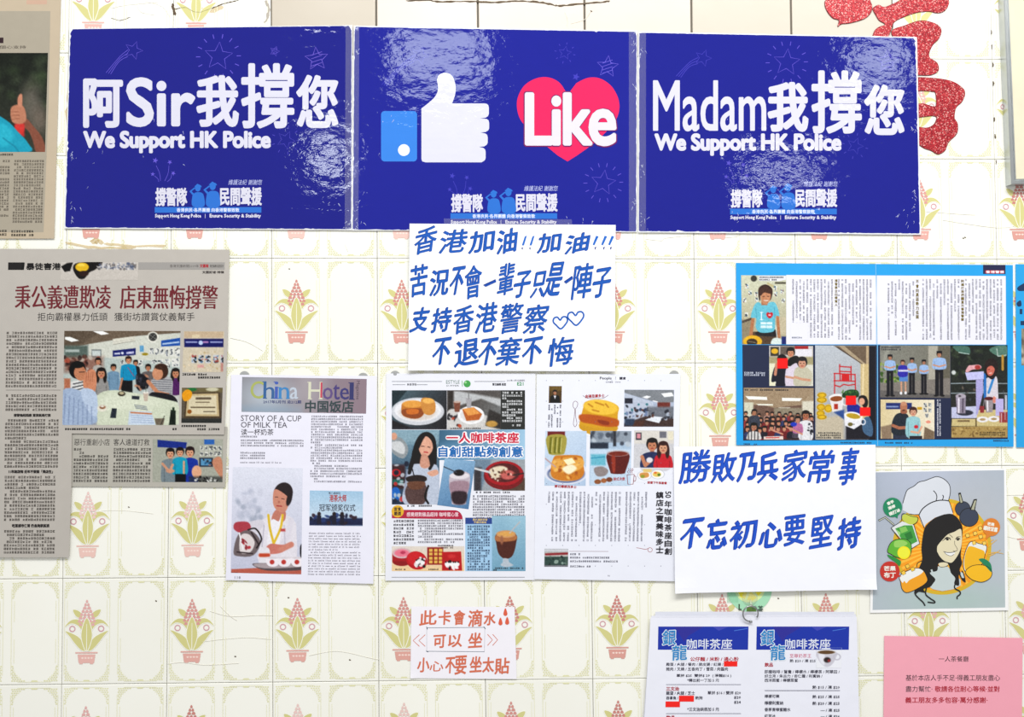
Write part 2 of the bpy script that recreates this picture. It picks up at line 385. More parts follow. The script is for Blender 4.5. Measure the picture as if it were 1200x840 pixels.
# ---------------------------------------------------------------- printed pictures: a fine grid with a colour per point
class Pic:
    def __init__(s, sheet, quad, bg, layer=2.5, res=1.25, name='photo', label=None, tf=None, rot=0):
        if len(quad) == 4 and not hasattr(quad[0], '__len__'):
            x0, y0, x1, y1 = quad; kx, ky = sheet.shear; cx, cy = (x0+x1)/2, (y0+y1)/2
            quad = [(x+kx*(y-cy), y+ky*(x-cx)) for x, y in ((x0, y0), (x1, y0), (x1, y1), (x0, y1))]
        q = np.array(quad, float); s.q = q; s.sh = sheet; s.layer = layer; s.name = name; s.label = label
        w = np.linalg.norm(q[1]-q[0]); h = np.linalg.norm(q[3]-q[0]); nx, ny = max(4, int(w*res)), max(4, int(h*res))
        U, V = np.meshgrid(np.linspace(0, 1, nx+1), np.linspace(0, 1, ny+1)); s.nx, s.ny = nx, ny
        P = ((1-U)*(1-V))[..., None]*q[0]+(U*(1-V))[..., None]*q[1]+(U*V)[..., None]*q[2]+((1-U)*V)[..., None]*q[3]
        s.px, s.py = P[..., 0].copy(), P[..., 1].copy()
        s.tf = tf or (0, 0, 1)
        s.X = (s.px-s.tf[0])*s.tf[2]; s.Y = (s.py-s.tf[1])*s.tf[2]; s.k = s.tf[2]
        s.I = np.zeros(s.X.shape+(3,)); s.I[:] = bg
    def mix(s, m, col): s.I += (np.asarray(col, float)-s.I)*np.clip(m, 0, 1)[..., None]; return s
    def sd(s, d, soft): return np.clip(.5-d/(soft*s.k if soft <= 1 else max(.7*s.k, soft*1.15)), 0, 1)
    def grad(s, x0, y0, c0, x1, y1, c1, area=None):
        dx, dy = x1-x0, y1-y0; t = np.clip(((s.X-x0)*dx+(s.Y-y0)*dy)/(dx*dx+dy*dy), 0, 1)[..., None]
        g = np.array(c0)*(1-t)+np.array(c1)*t
        if area is None: s.I = g
        else:
            m = s.boxm(*area, .8)[..., None]; s.I = s.I*(1-m)+g*m
        return s
    def boxm(s, x0, y0, x1, y1, soft):
        d = np.maximum(np.abs(s.X-(x0+x1)/2)-(x1-x0)/2, np.abs(s.Y-(y0+y1)/2)-(y1-y0)/2); return s.sd(d, soft)
    def rect(s, x0, y0, x1, y1, col, soft=.8, a=1): return s.mix(a*s.boxm(x0, y0, x1, y1, soft), col)
    def ell(s, cx, cy, rx, ry, col, ang=0, soft=.9, a=1):
        t = math.radians(ang); dx, dy = s.X-cx, s.Y-cy; u, v = dx*math.cos(t)+dy*math.sin(t), -dx*math.sin(t)+dy*math.cos(t)
        r = np.sqrt((u/rx)**2+(v/ry)**2); d = (r-1)*min(rx, ry)
        return s.mix(a*s.sd(d, soft), col)
    def ringe(s, cx, cy, rx, ry, w, col, soft=.8, a=1):
        r = np.sqrt(((s.X-cx)/rx)**2+((s.Y-cy)/ry)**2); d = np.abs((r-1)*min(rx, ry))-w/2; return s.mix(a*s.sd(d, soft), col)
    def polym(s, pts, soft=.8):
        p = np.asarray(pts, float); d2 = np.full(s.X.shape, 1e18); ins = np.zeros(s.X.shape, bool); n = len(p)
        for i in range(n):
            a, b = p[i], p[(i+1) % n]; e = b-a; L = max(e@e, 1e-9)
            t = np.clip(((s.X-a[0])*e[0]+(s.Y-a[1])*e[1])/L, 0, 1)
            d2 = np.minimum(d2, (s.X-a[0]-t*e[0])**2+(s.Y-a[1]-t*e[1])**2)
            if a[1] != b[1]:
                c = ((a[1] > s.Y) != (b[1] > s.Y)) & (s.X < (b[0]-a[0])*(s.Y-a[1])/(b[1]-a[1])+a[0]); ins ^= c
        d = np.sqrt(d2); d[ins] *= -1; return s.sd(d, soft)
    def poly(s, pts, col, soft=.8, a=1): return s.mix(a*s.polym(pts, soft), col)
    def blob(s, pts, col, soft=.8, a=1): return s.poly(smooth(pts, True, 4), col, soft, a)
    def line(s, pts, w, col, soft=.7, a=1):
        p = np.asarray(pts, float); d2 = np.full(s.X.shape, 1e18)
        for i in range(len(p)-1):
            q, b = p[i], p[i+1]; e = b-q; L = max(e@e, 1e-9); t = np.clip(((s.X-q[0])*e[0]+(s.Y-q[1])*e[1])/L, 0, 1)
            d2 = np.minimum(d2, (s.X-q[0]-t*e[0])**2+(s.Y-q[1]-t*e[1])**2)
        return s.mix(a*s.sd(np.sqrt(d2)-w/2, soft), col)
    def curve(s, pts, w, col, soft=.7, a=1): return s.line(smooth(pts, False, 5), w, col, soft, a)
    def specks(s, x0, y0, x1, y1, n, r, cols, seed=0, soft=.8, a=.9):
        rr = random.Random(seed)
        for _ in range(n):
            x, y = rr.uniform(x0, x1), rr.uniform(y0, y1); s.ell(x, y, r*rr.uniform(.5, 1.3), r*rr.uniform(.4, 1.1), rr.choice(cols), rr.uniform(0, 180), soft, a)
        return s
    def noise(s, amp=8, seed=0):
        g = np.random.default_rng(seed); n = g.normal(0, amp, s.X.shape)
        n = (n+np.roll(n, 1, 0)+np.roll(n, 1, 1)+np.roll(n, (1, 1), (0, 1)))/2.2; s.I += n[..., None]; return s
    def head(s, cx, cy, r, hair=(35, 28, 26), skin=(215, 165, 135), long=False, face=True, dx=0):
        if long:
            for e in (-1, 1): s.ell(cx+e*r*.78, cy+r*.75, r*.42, r*1.35, hair)
        s.ell(cx, cy-r*.12, r*1.02, r*1.1, hair)
        s.ell(cx+dx, cy+r*.22, r*.74, r*.88, skin)
        if face:
            for e in (-.32, .32): s.ell(cx+dx+e*r, cy+r*.12, r*.13, r*.09, (50, 35, 30), soft=.5)
            s.ell(cx+dx, cy+r*.38, r*.1, r*.12, tuple(c*.85 for c in skin), soft=.5)
            s.ell(cx+dx, cy+r*.64, r*.3, r*.09, (165, 70, 65), soft=.5)
        s.ell(cx, cy-r*.75, r*.85, r*.42, hair)
        return s
    def man(s, cx, cy, r, shirt, sw=None, yb=None, hair=(35, 28, 26), skin=(215, 165, 135), long=False, arms=None, face=True):
        sw = sw or r*1.9; yb = yb or cy+r*5
        s.rect(cx-r*.35, cy+r*.7, cx+r*.35, cy+r*1.6, tuple(c*.85 for c in skin))
        s.blob([(cx-r*.4, cy+r*1.25), (cx-sw*.8, cy+r*1.6), (cx-sw, cy+r*2.4), (cx-sw*.95, yb), (cx+sw*.95, yb), (cx+sw, cy+r*2.4), (cx+sw*.8, cy+r*1.6), (cx+r*.4, cy+r*1.25)], shirt)
        for c in (-1, 1): s.line([(cx+c*sw*.72, cy+r*2.6), (cx+c*sw*.66, yb)], r*.12, tuple(v*.75 for v in shirt))
        s.head(cx, cy, r, hair, skin, long, face); return s
    def done(s):
        N = (s.nx+1)*(s.ny+1); idx = np.arange(N).reshape(s.ny+1, s.nx+1)
        f = np.stack([idx[:-1, :-1], idx[1:, :-1], idx[1:, 1:], idx[:-1, 1:]], -1).reshape(-1, 4)
        w = s.sh.map(s.px.ravel(), s.py.ravel(), s.layer)
        o = mesh_obj(s.name, w-s.sh.loc, f, s.sh.mat, s.sh.root, ptcol=lin(np.clip((s.I.reshape(-1, 3)-128)*1.14+114, 0, 246)))
        if s.label: o['label'] = s.label
        return o

# ================================================================ THE WALL
VX = [(-.0029, -.6813), (-.0001, -.5315), (-.0087, -.3849), (-.0056, -.2321), (-.0089, -.0807), (-.0059, .0757), (.0005, .2316), (-.0028, .3824), (-.0006, .5342), (-.0011, .6831)]
HZ = [(-.0019, .4538), (-.0012, .3030), (-.0015, .1534), (-.0017, .0003), (-.0009, -.1516), (.0004, -.3056), (-.0005, -.4557)]
def vline(i):
    if i < 0: return (-.0029, -.6813+i*.1518)
    if i > 9: return (-.0011, .6831+(i-9)*.1518)
    return VX[i]
def hline(j):
    if j < 0: return (-.0019, .4538-j*.1520)
    if j > 6: return (-.0005, -.4557-(j-6)*.1518)
    return HZ[j]
def cross(i, j):
    b, a = vline(i); e, c = hline(j)            # x = a + b z ; z = c + e x
    z = (c+e*a)/(1-e*b); return np.array([a+b*z, z])
I0, I1, J0, J1 = -3, 13, -3, 9
c00, c11 = cross(I0, J0), cross(I1, J1)
x0, x1, z0, z1 = c00[0]-.01, c11[0]+.01, c11[1]-.01, c00[1]+.01
def box(a, b):
    (X0, Y0, Z0), (X1, Y1, Z1) = a, b
    v = [(X0, Y0, Z0), (X1, Y0, Z0), (X1, Y1, Z0), (X0, Y1, Z0), (X0, Y0, Z1), (X1, Y0, Z1), (X1, Y1, Z1), (X0, Y1, Z1)]
    f = [(0, 3, 2, 1), (4, 5, 6, 7), (0, 1, 5, 4), (1, 2, 6, 5), (2, 3, 7, 6), (3, 0, 4, 7)]
    return v, f
v, f = box((x0, .0022, z0), (x1, .12, z1))
wall = mesh_obj('wall_back', v, f, GROUT); wall['kind'] = 'structure'

CREAM = (247, 246, 237)
# the print of one tile, in units of 1/123 of the tile
def print_shapes(pink, leafc, orn, faint=1.0):
    S = []
    def mixc(c, k=faint): return tuple(CREAM[i]+(c[i]-CREAM[i])*k for i in range(3))
    leafc, orn_ = mixc(leafc), mixc(orn)
    for (X0, X1) in ((2.5, 56), (65, 119.5)):
        Y0, Y1 = 3.5, 120; mid = (X0+X1)/2; a = (X1-X0)/2
        for (ya, sg) in ((Y0, 1), (Y1, -1)):
            for r in range(9):
                t = 1.0+r*2.1; wdt = a-(a-3.0)*math.sqrt(max(0, 1-((19.5-t)/20.5)**2))
                wdt = min(wdt, a*.86)
                if wdt < 3: continue
                k = 0; xx = 1.0+(r % 2)*.9
                while xx < wdt:
                    xe = min(xx+1.9, wdt)
                    for sx, xb in ((1, X0), (-1, X1)):
                        S.append(([(xb+sx*xx, ya+sg*t), (xb+sx*xe, ya+sg*t), (xb+sx*xe, ya+sg*(t+1.25)), (xb+sx*xx, ya+sg*(t+1.25))], orn_))
                    xx += 2.7
            # centre loop of the border
            S.append(([(mid-4, ya+sg*.6), (mid+4, ya+sg*.6), (mid+3, ya+sg*2.0), (mid-3, ya+sg*2.0)], orn_))
        lt = mixc(tuple((orn[i]*1.0+CREAM[i]*.9)/1.9 for i in range(3)))
        for xb, sx in ((X0, 1), (X1, -1)):
            S.append(([(xb, Y0+8), (xb+sx*.7, Y0+8), (xb+sx*.7, Y1-8), (xb, Y1-8)], lt))
            S.append(([(xb+sx*3.2, Y0+22), (xb+sx*3.8, Y0+22), (xb+sx*3.8, 50), (xb+sx*3.2, 50)], lt))
            S.append(([(xb+sx*3.2, 70), (xb+sx*3.8, 70), (xb+sx*3.8, Y1-22), (xb+sx*3.2, Y1-22)], lt))
        for yb, sy in ((Y0, 1), (Y1, -1)):
            S.append(([(X0+8, yb), (X1-8, yb), (X1-8, yb+sy*.6), (X0+8, yb+sy*.6)], lt))
    cx = 29.0
    def leaf(pts, mirror=True, k=3, border=.75):
        p = smooth(pts, True, k); t = np.roll(p, -1, 0)-np.roll(p, 1, 0); t /= np.linalg.norm(t, axis=1, keepdims=True)+1e-9
        ar = np.sum(p[:, 0]*np.roll(p[:, 1], -1)-np.roll(p[:, 0], -1)*p[:, 1]); nn = np.c_[t[:, 1], -t[:, 0]]*(1 if ar > 0 else -1)
        for q, c in ((p+nn*border, CREAM), (p, leafc)):
            S.append((q, c))
            if mirror: S.append((np.c_[2*cx-q[:, 0], q[:, 1]][::-1], c))
    leaf([(12.8, 36.6), (18, 37.2), (23, 41), (23.5, 46), (20, 46), (15.5, 43)])
    leaf([(26, 72), (23.5, 62), (20, 56), (15.5, 53), (9.5, 52.4), (3.6, 56.3), (8, 50.4), (14, 47.6), (21, 48.6), (25.5, 53), (27.5, 62)])
    pk = mixc(pink)
    for r, nsc in enumerate((1, 2, 2, 3, 4, 4, 5, 4)):
        wd = (3, 6.5, 10, 13, 16.5, 19.5, 21.5, 19)[r]; yy = 26.6+r*3.85
        for k in range(nsc):
            xc = cx+(k-(nsc-1)/2)*wd/nsc; ww = wd/nsc*.45+.1; h = 1.7
            S.append(([(xc-ww, yy+1.0), (xc-ww*.75, yy-.7), (xc-ww*.3, yy-h), (xc+ww*.3, yy-h), (xc+ww*.75, yy-.7), (xc+ww, yy+1.0), (xc+ww*.5, yy+h), (xc-ww*.5, yy+h)], pk))
    leaf([(27.5, 84.3), (22, 82.5), (15, 75), (9, 67), (4, 61.2), (11, 63.5), (18.5, 67.5), (24, 73), (27, 79)])
    leaf([(29, 84.5), (25.4, 78), (22.8, 67), (24.6, 55.5), (29, 46), (33.4, 55.5), (35.2, 67), (32.6, 78)], False, 4)
    S.append(([(28.75, 53), (29.25, 53), (29.4, 84), (28.6, 84)], CREAM))
    pot = mixc(tuple(.55*pink[i]+.45*(236, 190, 175)[i] for i in range(3)))
    S.append(([(16, 85.6), (42, 85.6), (42, 87.2), (16, 87.2)], pot))
    S.append(([(18.6, 88.4), (39.4, 88.4), (38, 98.2), (20, 98.2)], pot))
    S.append(([(21, 98.2), (25, 98.2), (24.5, 99.6), (21, 99.6)], pot)); S.append(([(33, 98.2), (37, 98.2), (37, 99.6), (33.5, 99.6)], pot))
    pl = mixc((246, 222, 212))
    for k in range(4): S.append(([(22.5+k*3.6, 92.5), (24.3+k*3.6, 91.4), (26+k*3.6, 92.5), (24.3+k*3.6, 93.6)], pl))
    for rx in (12.2, 45.8):
        a = np.linspace(0, 2*math.pi, 12, endpoint=False)
        for k in range(12):
            b = a[(k+1) % 12]; rc = mixc((214, 158, 168))
            S.append(([(rx+2.6*math.cos(a[k]), 58.5+2.6*math.sin(a[k])), (rx+3.7*math.cos(a[k]), 58.5+3.7*math.sin(a[k])), (rx+3.7*math.cos(b), 58.5+3.7*math.sin(b)), (rx+2.6*math.cos(b), 58.5+2.6*math.sin(b))], rc))
    return S
PINKS = [(204, 134, 126), (218, 156, 150), (228, 176, 172), (236, 202, 196), (212, 146, 138)]
SH = [print_shapes(p, (212, 207, 140), (226, 224, 176)) for p in PINKS]
rt = random.Random(5)
_plain = {}
for j in range(J0, J1):
    for i in range(I0, I1):
        q = [cross(i, j), cross(i+1, j), cross(i+1, j+1), cross(i, j+1)]
        cen = sum(q)/4; o3 = np.array([cen[0], 0, cen[1]])
        plain = (j <= -1 and 2 <= i <= 7)
        g = .0006 if not plain else .0028
        # tile body: bevelled slab, corners pulled in for the joint
        def ring(ins, y):
            out = []
            for k, (sx, sz) in enumerate(((1, -1), (-1, -1), (-1, 1), (1, 1))):
                out.append((q[k][0]+sx*(g/2+ins), y, q[k][1]+sz*(g/2+ins)))
            return out
        dy = rt.uniform(-.00015, .00015)
        V_ = ring(0, .006)+ring(0, .0009+dy)+ring(.0003, .0003+dy)+ring(.0011, dy)
        F_ = []
        for r in range(3):
            for k in range(4): F_.append((r*4+k, (r+1)*4+k, (r+1)*4+(k+1) % 4, r*4+(k+1) % 4))
        F_.append((12, 15, 14, 13)); F_.append((0, 1, 2, 3))
        t = rt.uniform(-3, 2)
        base = (CREAM[0]+t, CREAM[1]+t, CREAM[2]+t)
        if plain: base = (200+t, 190+t, 174+t) if i == 2 else (212+t, 203+t, 188+t) if i in (6, 7) else (224+t, 214+t, 202+t)
        ti = mesh_obj('tile', V_, F_, GLAZE, wall, (0, 0, 0), cols=np.tile(lin(base), (len(F_), 1)))
        if plain: continue
        if (i, j) == (4, 3) or True:
            sh = SH[rt.randrange(5)]
            V2 = []; F2 = []; C2 = []; n = 0
            qa = [np.array(p) for p in q]
            for kk, (pts, col) in enumerate(sh):
                p = np.asarray(pts, float)/123.0; u, vv = p[:, 0:1], p[:, 1:2]
                P = (1-u)*(1-vv)*qa[0]+u*(1-vv)*qa[1]+u*vv*qa[2]+(1-u)*vv*qa[3]
                ar = np.sum(p[:, 0]*np.roll(p[:, 1], -1)-np.roll(p[:, 0], -1)*p[:, 1])
                if ar > 0: P = P[::-1]
                V2.append(np.c_[P[:, 0], np.full(len(P), dy-5e-5-kk*1.5e-6), P[:, 1]]); F2.append(tuple(range(n, n+len(P)))); C2.append(lin(col)); n += len(P)
            mesh_obj('flower_print', np.concatenate(V2), F2, GLAZE, ti, (0, 0, 0), cols=np.array(C2))

def ribbon(name, pts, wd, mat, d=.0004, parent=None, th=.0002, seed=0, thick_var=.5):
    """a thin raised line of dirt or crack lying on the tiles; pts in the photo's pixels, wd in metres"""
    rr = random.Random(seed); p = np.asarray(pts, float); w = wall_pt(p[:, 0], p[:, 1], 0)
    w = smooth(np.c_[w[:, 0], w[:, 2]], False, 6)
    w += np.array([[rr.uniform(-1, 1), rr.uniform(-1, 1)] for _ in w])*wd*.25
    t = np.gradient(w, axis=0); t /= np.linalg.norm(t, axis=1, keepdims=True)+1e-9; nn = np.c_[-t[:, 1], t[:, 0]]
    hw = np.array([wd/2*rr.uniform(1-thick_var, 1+thick_var) for _ in w]); hw[0] *= .2; hw[-1] *= .2
    a, b = w+nn*hw[:, None], w-nn*hw[:, None]; m = len(w)
    V_ = np.r_[np.c_[a[:, 0], np.full(m, -d), a[:, 1]], np.c_[b[:, 0], np.full(m, -d), b[:, 1]], np.c_[w[:, 0], np.full(m, -d-th), w[:, 1]],
               np.c_[a[:, 0], np.full(m, .0005), a[:, 1]], np.c_[b[:, 0], np.full(m, .0005), b[:, 1]]]
    F_ = []
    for i in range(m-1):
        F_ += [(i, i+1, i+1+2*m, i+2*m), (i+2*m, i+1+2*m, i+1+m, i+m), (i+3*m, i+1+3*m, i+1, i), (i+m, i+1+m, i+1+4*m, i+4*m)]
    return mesh_obj(name, V_, F_, mat, parent or wall)
ribbon('crack', [(476, 1), (500, 0), (515, 2), (545, 1.5), (580, 3), (600, 1.5), (625, 2), (645, 5), (655, 7), (675, 5), (700, 3), (715, 1)], .0022, CRACK, seed=1)
ribbon('crack', [(205, 11), (217, 9), (231, 14.5), (245, 11), (258, 6), (268, 3), (280, 0)], .0014, CRACK, seed=2)
ribbon('crack', [(202.5, 4), (203.5, 12), (205.5, 18)], .003, CRACK, seed=3)
ribbon('crack', [(312, 0), (315, 14), (310, 28)], .0035, GREYEDGE, seed=30)
ribbon('crack', [(130, 21), (141, 24), (153, 20)], .0007, CRACK, seed=4)
for k, pts in enumerate([[(662, 14), (665, 24), (664, 31)], [(669, 28), (685, 23), (692, 14)]]): ribbon('hairline_crack', pts, .0006, HAIR, seed=40+k)
for k, pts in enumerate([
    [(246, 716), (270, 722), (300, 721), (320, 721)], [(258, 710), (270, 722), (278, 727)], [(236, 752), (260, 749), (290, 747), (318, 749)],
    [(196, 778), (215, 776), (240, 779), (280, 777)], [(362, 768), (390, 763), (410, 765), (430, 770), (445, 773)], [(1020, 174), (1035, 172), (1060, 175)],
    [(1085, 248), (1110, 250), (1143, 252)], [(1105, 258), (1130, 262), (1170, 267), (1197, 264)], [(270, 396), (290, 401), (308, 411)],
    [(756, 280), (775, 282), (780, 279), (810, 276)], [(835, 278), (858, 278), (868, 275)], [(404, 286), (408, 295)], [(100, 600), (140, 598), (180, 602)], [(1165, 581), (1183, 580), (1200, 580)], [(1178, 628), (1192, 631), (1200, 628)],
    [(160, 4), (165, 14), (182, 18)], [(170, 2), (190, 8), (200, 22)], [(130, 10), (150, 6), (186, 3)]]):
    ribbon('hairline_crack', pts, .0005, HAIR, seed=50+k, thick_var=.7)
for k, (x, y) in enumerate([(151, 594), (912, 701), (183, 704), (276, 769), (339, 315), (693, 13), (1129, 279), (1131, 278), (410, 773), (338, 700)]):
    ribbon('dirt_speck', [(x-.8, y-.4), (x, y+.3), (x+.9, y)], .0012, CRACK, seed=80+k)
STAIN = flat_mat('brown_water_stain', (222, 196, 140), .8, 0, .5)
for k, (pts, wd) in enumerate((([(108, 281), (114, 283), (121, 284)], .007), ([(122, 285), (150, 288), (196, 288)], .003), ([(82, 100), (80, 130), (82, 180), (79, 230)], .006), ([(76, 284), (110, 290), (160, 290)], .003), ([(224, 8), (240, 13), (262, 9)], .008))):
    ribbon('water_stain', pts, wd, STAIN, d=.00025, th=.00005, seed=140+k)
# metal strip of the notice board's wall channel and dark chips along the last vertical joint
for k, (x, y) in enumerate([(1161.5, 38), (1162, 55), (1163.5, 76), (1164, 98), (1165, 140), (1166, 160), (1167, 190)]):
    ribbon('dirt_speck', [(x, y-2.5), (x+.4, y), (x, y+2.5)], .0014, CRACK, seed=100+k)

# ================================================================ THE RED GLITTER CHARACTER (lower half of a cut-out, partly behind the poster)
def K(pts, ox=920, oy=0, s=4.2857): return [(ox+x/s, oy+y/s) for x, y in pts]
def foam(name, shapes, d0, d1, mat, matedge, label, cat, inset=.0007):
    V_ = []; F_ = []; mi = []; n = 0
    cen = wall_pt(1080, 80, 0)
    for pts in shapes:
        p = smooth(K(pts), True, 4); w = wall_pt(p[:, 0], p[:, 1], 0)[:, [0, 2]]
        ar = np.sum(w[:, 0]*np.roll(w[:, 1], -1)-np.roll(w[:, 0], -1)*w[:, 1])
        if ar < 0: w = w[::-1]
        t = np.roll(w, -1, 0)-np.roll(w, 1, 0); t /= np.linalg.norm(t, axis=1, keepdims=True)+1e-9; inn = np.c_[-t[:, 1], t[:, 0]]
        m = len(w); a = w+inn*inset
        V_ += [(x, -d0, z) for x, z in w]+[(x, -(d1-.0004), z) for x, z in w]+[(x, -d1, z) for x, z in a]
        for i in range(m):
            k = (i+1) % m
            F_ += [(n+i, n+k, n+m+k, n+m+i), (n+m+i, n+m+k, n+2*m+k, n+2*m+i)]; mi += [1, 1]
        F_.append(tuple(range(n+2*m, n+3*m))); mi.append(0); n += 3*m
    o = mesh_obj(name, V_, F_, [mat, matedge], None, cen, mi); tag(o, label, cat); return o
foam('glitter_character', [
    [(262, -10), (205, 0), (198, 30), (215, 68), (240, 94), (268, 104), (262, 136), (284, 122), (325, 118), (398, 96), (432, 62), (436, 30), (425, 0), (412, -60), (330, -90)],
    [(438, 46), (455, 30), (472, 26), (500, 36), (560, 10), (600, -8), (700, -20), (812, -4), (818, 30), (798, 58), (765, 68), (718, 60), (660, 66), (605, 84), (560, 104), (540, 124), (528, 165), (500, 200), (440, 200), (446, 158), (470, 136), (500, 124), (470, 104), (455, 80)],
    [(532, 158), (600, 128), (680, 104), (752, 118), (784, 150), (772, 195), (738, 232), (722, 285), (762, 315), (770, 355), (735, 378), (680, 380), (600, 375), (560, 340), (560, 230)],
    [(600, 392), (720, 390), (830, 406), (888, 440), (903, 470), (888, 512), (858, 542), (850, 592), (866, 622), (862, 672), (820, 716), (802, 758), (766, 776), (732, 758), (690, 742), (640, 700), (600, 640),
     (640, 632), (705, 642), (745, 624), (758, 590), (735, 584), (700, 588), (640, 592), (625, 560), (640, 528), (690, 520), (738, 534), (756, 528), (753, 470), (738, 462), (680, 458), (620, 462), (600, 430)]],
    .0004, .0016, GLITTER, DKRED, 'red glitter cut-out of a brush-written character, partly hidden behind the right blue poster', 'wall decoration')

# ================================================================ THE THREE BLUE POSTERS
WHITE = (214, 213, 228)
def jag(q, ins, amp, step, seed):
    rr = random.Random(seed); q = np.array(q, float); c = q.mean(0); out = []
    for k in range(4):
        a, b = q[k], q[(k+1) % 4]; L = np.linalg.norm(b-a); e = (b-a)/L; nn = np.array([-e[1], e[0]]); n = int(L/step)
        for i in range(n):
            t = (i+.5)/n
            if rr.random() < .35: continue
            wv = ins[k]+(abs(rr.gauss(0, amp[k])) if rr.random() < .5 else 0)+(rr.uniform(.5, 1.8) if rr.random() < .05*amp[k] else 0)
            tt = t*(L-2*ins[k])+ins[k]
            out.append(a+e*tt+nn*wv)
    return out
class Doodles:
    def __init__(s, sh): s.sh = sh
    def done(s): pass
def own(fn):
    def g(p, *a, **k):
        if isinstance(p, Doodles):
            q = Part(p.sh, 'star_doodle'); fn(q, *a, **k); q.done()
        else: fn(p, *a, **k)
    return g
@own
def star(p, cx, cy, r, rot, col, wd=.6, rays=0, hatch=False, inner=.45, fill=False):
    a = [math.radians(rot+i*36) for i in range(10)]
    pts = [(cx+(r if i % 2 == 0 else r*inner)*math.sin(t), cy-(r if i % 2 == 0 else r*inner)*math.cos(t)) for i, t in enumerate(a)]
    if fill: p.poly(pts, col)
    else: p.line(pts, wd, col, True)
    if hatch:
        for k in (-.35, -.12, .12, .35): p.line([(cx-r*.45, cy+k*r*1.3+r*.15), (cx+r*.45, cy+k*r*1.3-r*.15)], wd*.7, col)
    for i in range(rays):
        t = 2*math.pi*i/rays+.2; p.line([(cx+r*1.25*math.sin(t), cy-r*1.25*math.cos(t)), (cx+r*1.55*math.sin(t), cy-r*1.55*math.cos(t))], wd*1.2, col)
@own
def comet(p, cx, cy, r, tx, ty, col):
    star(p, cx, cy, r, 20, col, .55)
    for k in (-1, 0, 1):
        p.curve([(cx-r*.6, cy+k*r*.35+r*.3), ((cx+tx)/2-2, (cy+ty)/2-3+k*2.5), (tx+k*2.6, ty+k*.8)], .55, col)
@own
def sprout(p, x, y, col):
    star(p, x, y, 3.6, 15, col, .5, fill=True, inner=.4); star(p, x+17, y+2, 3, 40, col, fill=True, inner=.4)
    star(p, x-3, y+16, 2.8, 5, col, fill=True, inner=.4); star(p, x+21, y+15, 3, 30, col, fill=True, inner=.4)
    for a, b in (((x+1, y+6), (x+6, y+24)), ((x+16, y+6), (x+11, y+24)), ((x-1, y+18), (x+4, y+25)), ((x+19, y+17), (x+14, y+25))):
        p.curve([a, ((a[0]+b[0])/2+1.5, (a[1]+b[1])/2), b], .5, col)
def emblem(sh, dx, dy):
    p = Part(sh, 'emblem', 'white and light blue campaign emblem with two saluting figures')
    A = (38, 110, 205)
    p.text('撐警隊', 182+dx, 219.8+dy, 219.5+dx, 241.5+dy, WHITE, .03)
    p.text('民間聲援', 257.3+dx, 219.2+dy, 307+dx, 240.8+dy, WHITE, .03)
    for ox, s_ in ((0, .93), (16.5, 1.02)):       # two figures saluting
        b = 241.5+dy; X = lambda x: 223+ox+dx+x*s_; Y = lambda y: b-(28-y)*s_
        p.blob([(X(3), Y(28)), (X(2.5), Y(16)), (X(5), Y(12)), (X(8), Y(10.5)), (X(14), Y(11)), (X(17), Y(15)), (X(17.5), Y(28))], A)
        p.ell(X(9.5), Y(5.2), 3.6*s_, 4.4*s_, A, n=18)
        p.poly([(X(5.2), Y(3.2)), (X(9), Y(-.2)), (X(13.5), Y(2)), (X(14.6), Y(4)), (X(6.4), Y(4))], A)
        p.poly([(X(3), Y(14.2)), (X(-1.2), Y(9.3)), (X(5.4), Y(4.2)), (X(6.4), Y(5.4)), (X(1.6), Y(9.4)), (X(5.4), Y(12.6))], A)
    p.rect(181.3+dx, 242.6+dy, 306.3+dx, 249.2+dy, A)
    p.text('香港良民‧各界團體 向香港警察致敬', 207+dx, 243.6+dy, 280.5+dx, 248.4+dy, (225, 232, 250), .012, res=1)
    p.text('Support Hong Kong Police', 181.5+dx, 250.4+dy, 235.8+dx, 256.2+dy, WHITE, .035, res=1)
    p.text('Ensure Security & Stability', 245.5+dx, 250.4+dy, 305.8+dx, 256.2+dy, WHITE, .035, res=1)
    p.rect(240.2+dx, 250.5+dy, 240.7+dx, 255.5+dy, WHITE)
    p.text('維護法紀 謝謝您', 268+dx, 210.4+dy, 307+dx, 216.6+dy, (190, 196, 240), 0, rise=.0, slant=.15, res=1)
    p.done()
def poster(label, q, blue, d, seed, ins=(1.0, 1.4, 1.8, 1.4), amp=(.1, .2, .3, .3)):
    s = Sheet('campaign_poster', label, 'poster', q, d, (232, 234, 240), 'poster', thick=.0012, rough=.15, n=40, group='blue campaign posters in a row', tilt=(0, .002))
    p = Part(s, 'printed_panel', 'deep blue printed face with worn edge', layer=1)
    p.poly(jag(s.quad, ins, amp, 2.2, seed), blue); p.done()
    return s
def scuffs(s, seed, spots, n=26, col=(190, 196, 230)):
    rr = random.Random(seed); p = Part(s, 'scuff_marks', 'pale scratches and chips in the laminate', layer=5, stuff=True)
    q = s.quad
    for k in range(n):
        x, y, sp = rr.choice(spots); x += rr.gauss(0, sp); y += rr.gauss(0, sp*1.4)
        x = min(max(x, q[0][0]+2.5), q[1][0]-2.5); y = min(max(y, q[0][1]+4), q[2][1]-3)
        a = rr.uniform(-1, 1)+math.pi/2; L = rr.uniform(1, 5)
        p.line([(x, y), (x+L*.5*math.cos(a)+.4, y+L*.5*math.sin(a)), (x+L*math.cos(a), y+L*math.sin(a))], rr.uniform(.25, .8), col, taper=True)
    p.done()
PUR = (98, 84, 205)
P1 = poster('blue campaign poster with white "阿Sir" lettering, leftmost of the three', [(81.5, 33.5), (413, 29.5), (412.5, 269.5), (75.5, 267.5)], (10, 16, 128), .0030, 1, (.7, .9, .9, .9), (.08, .3, .35, .5))
t = Part(P1, 'lettering', 'large white slogan')
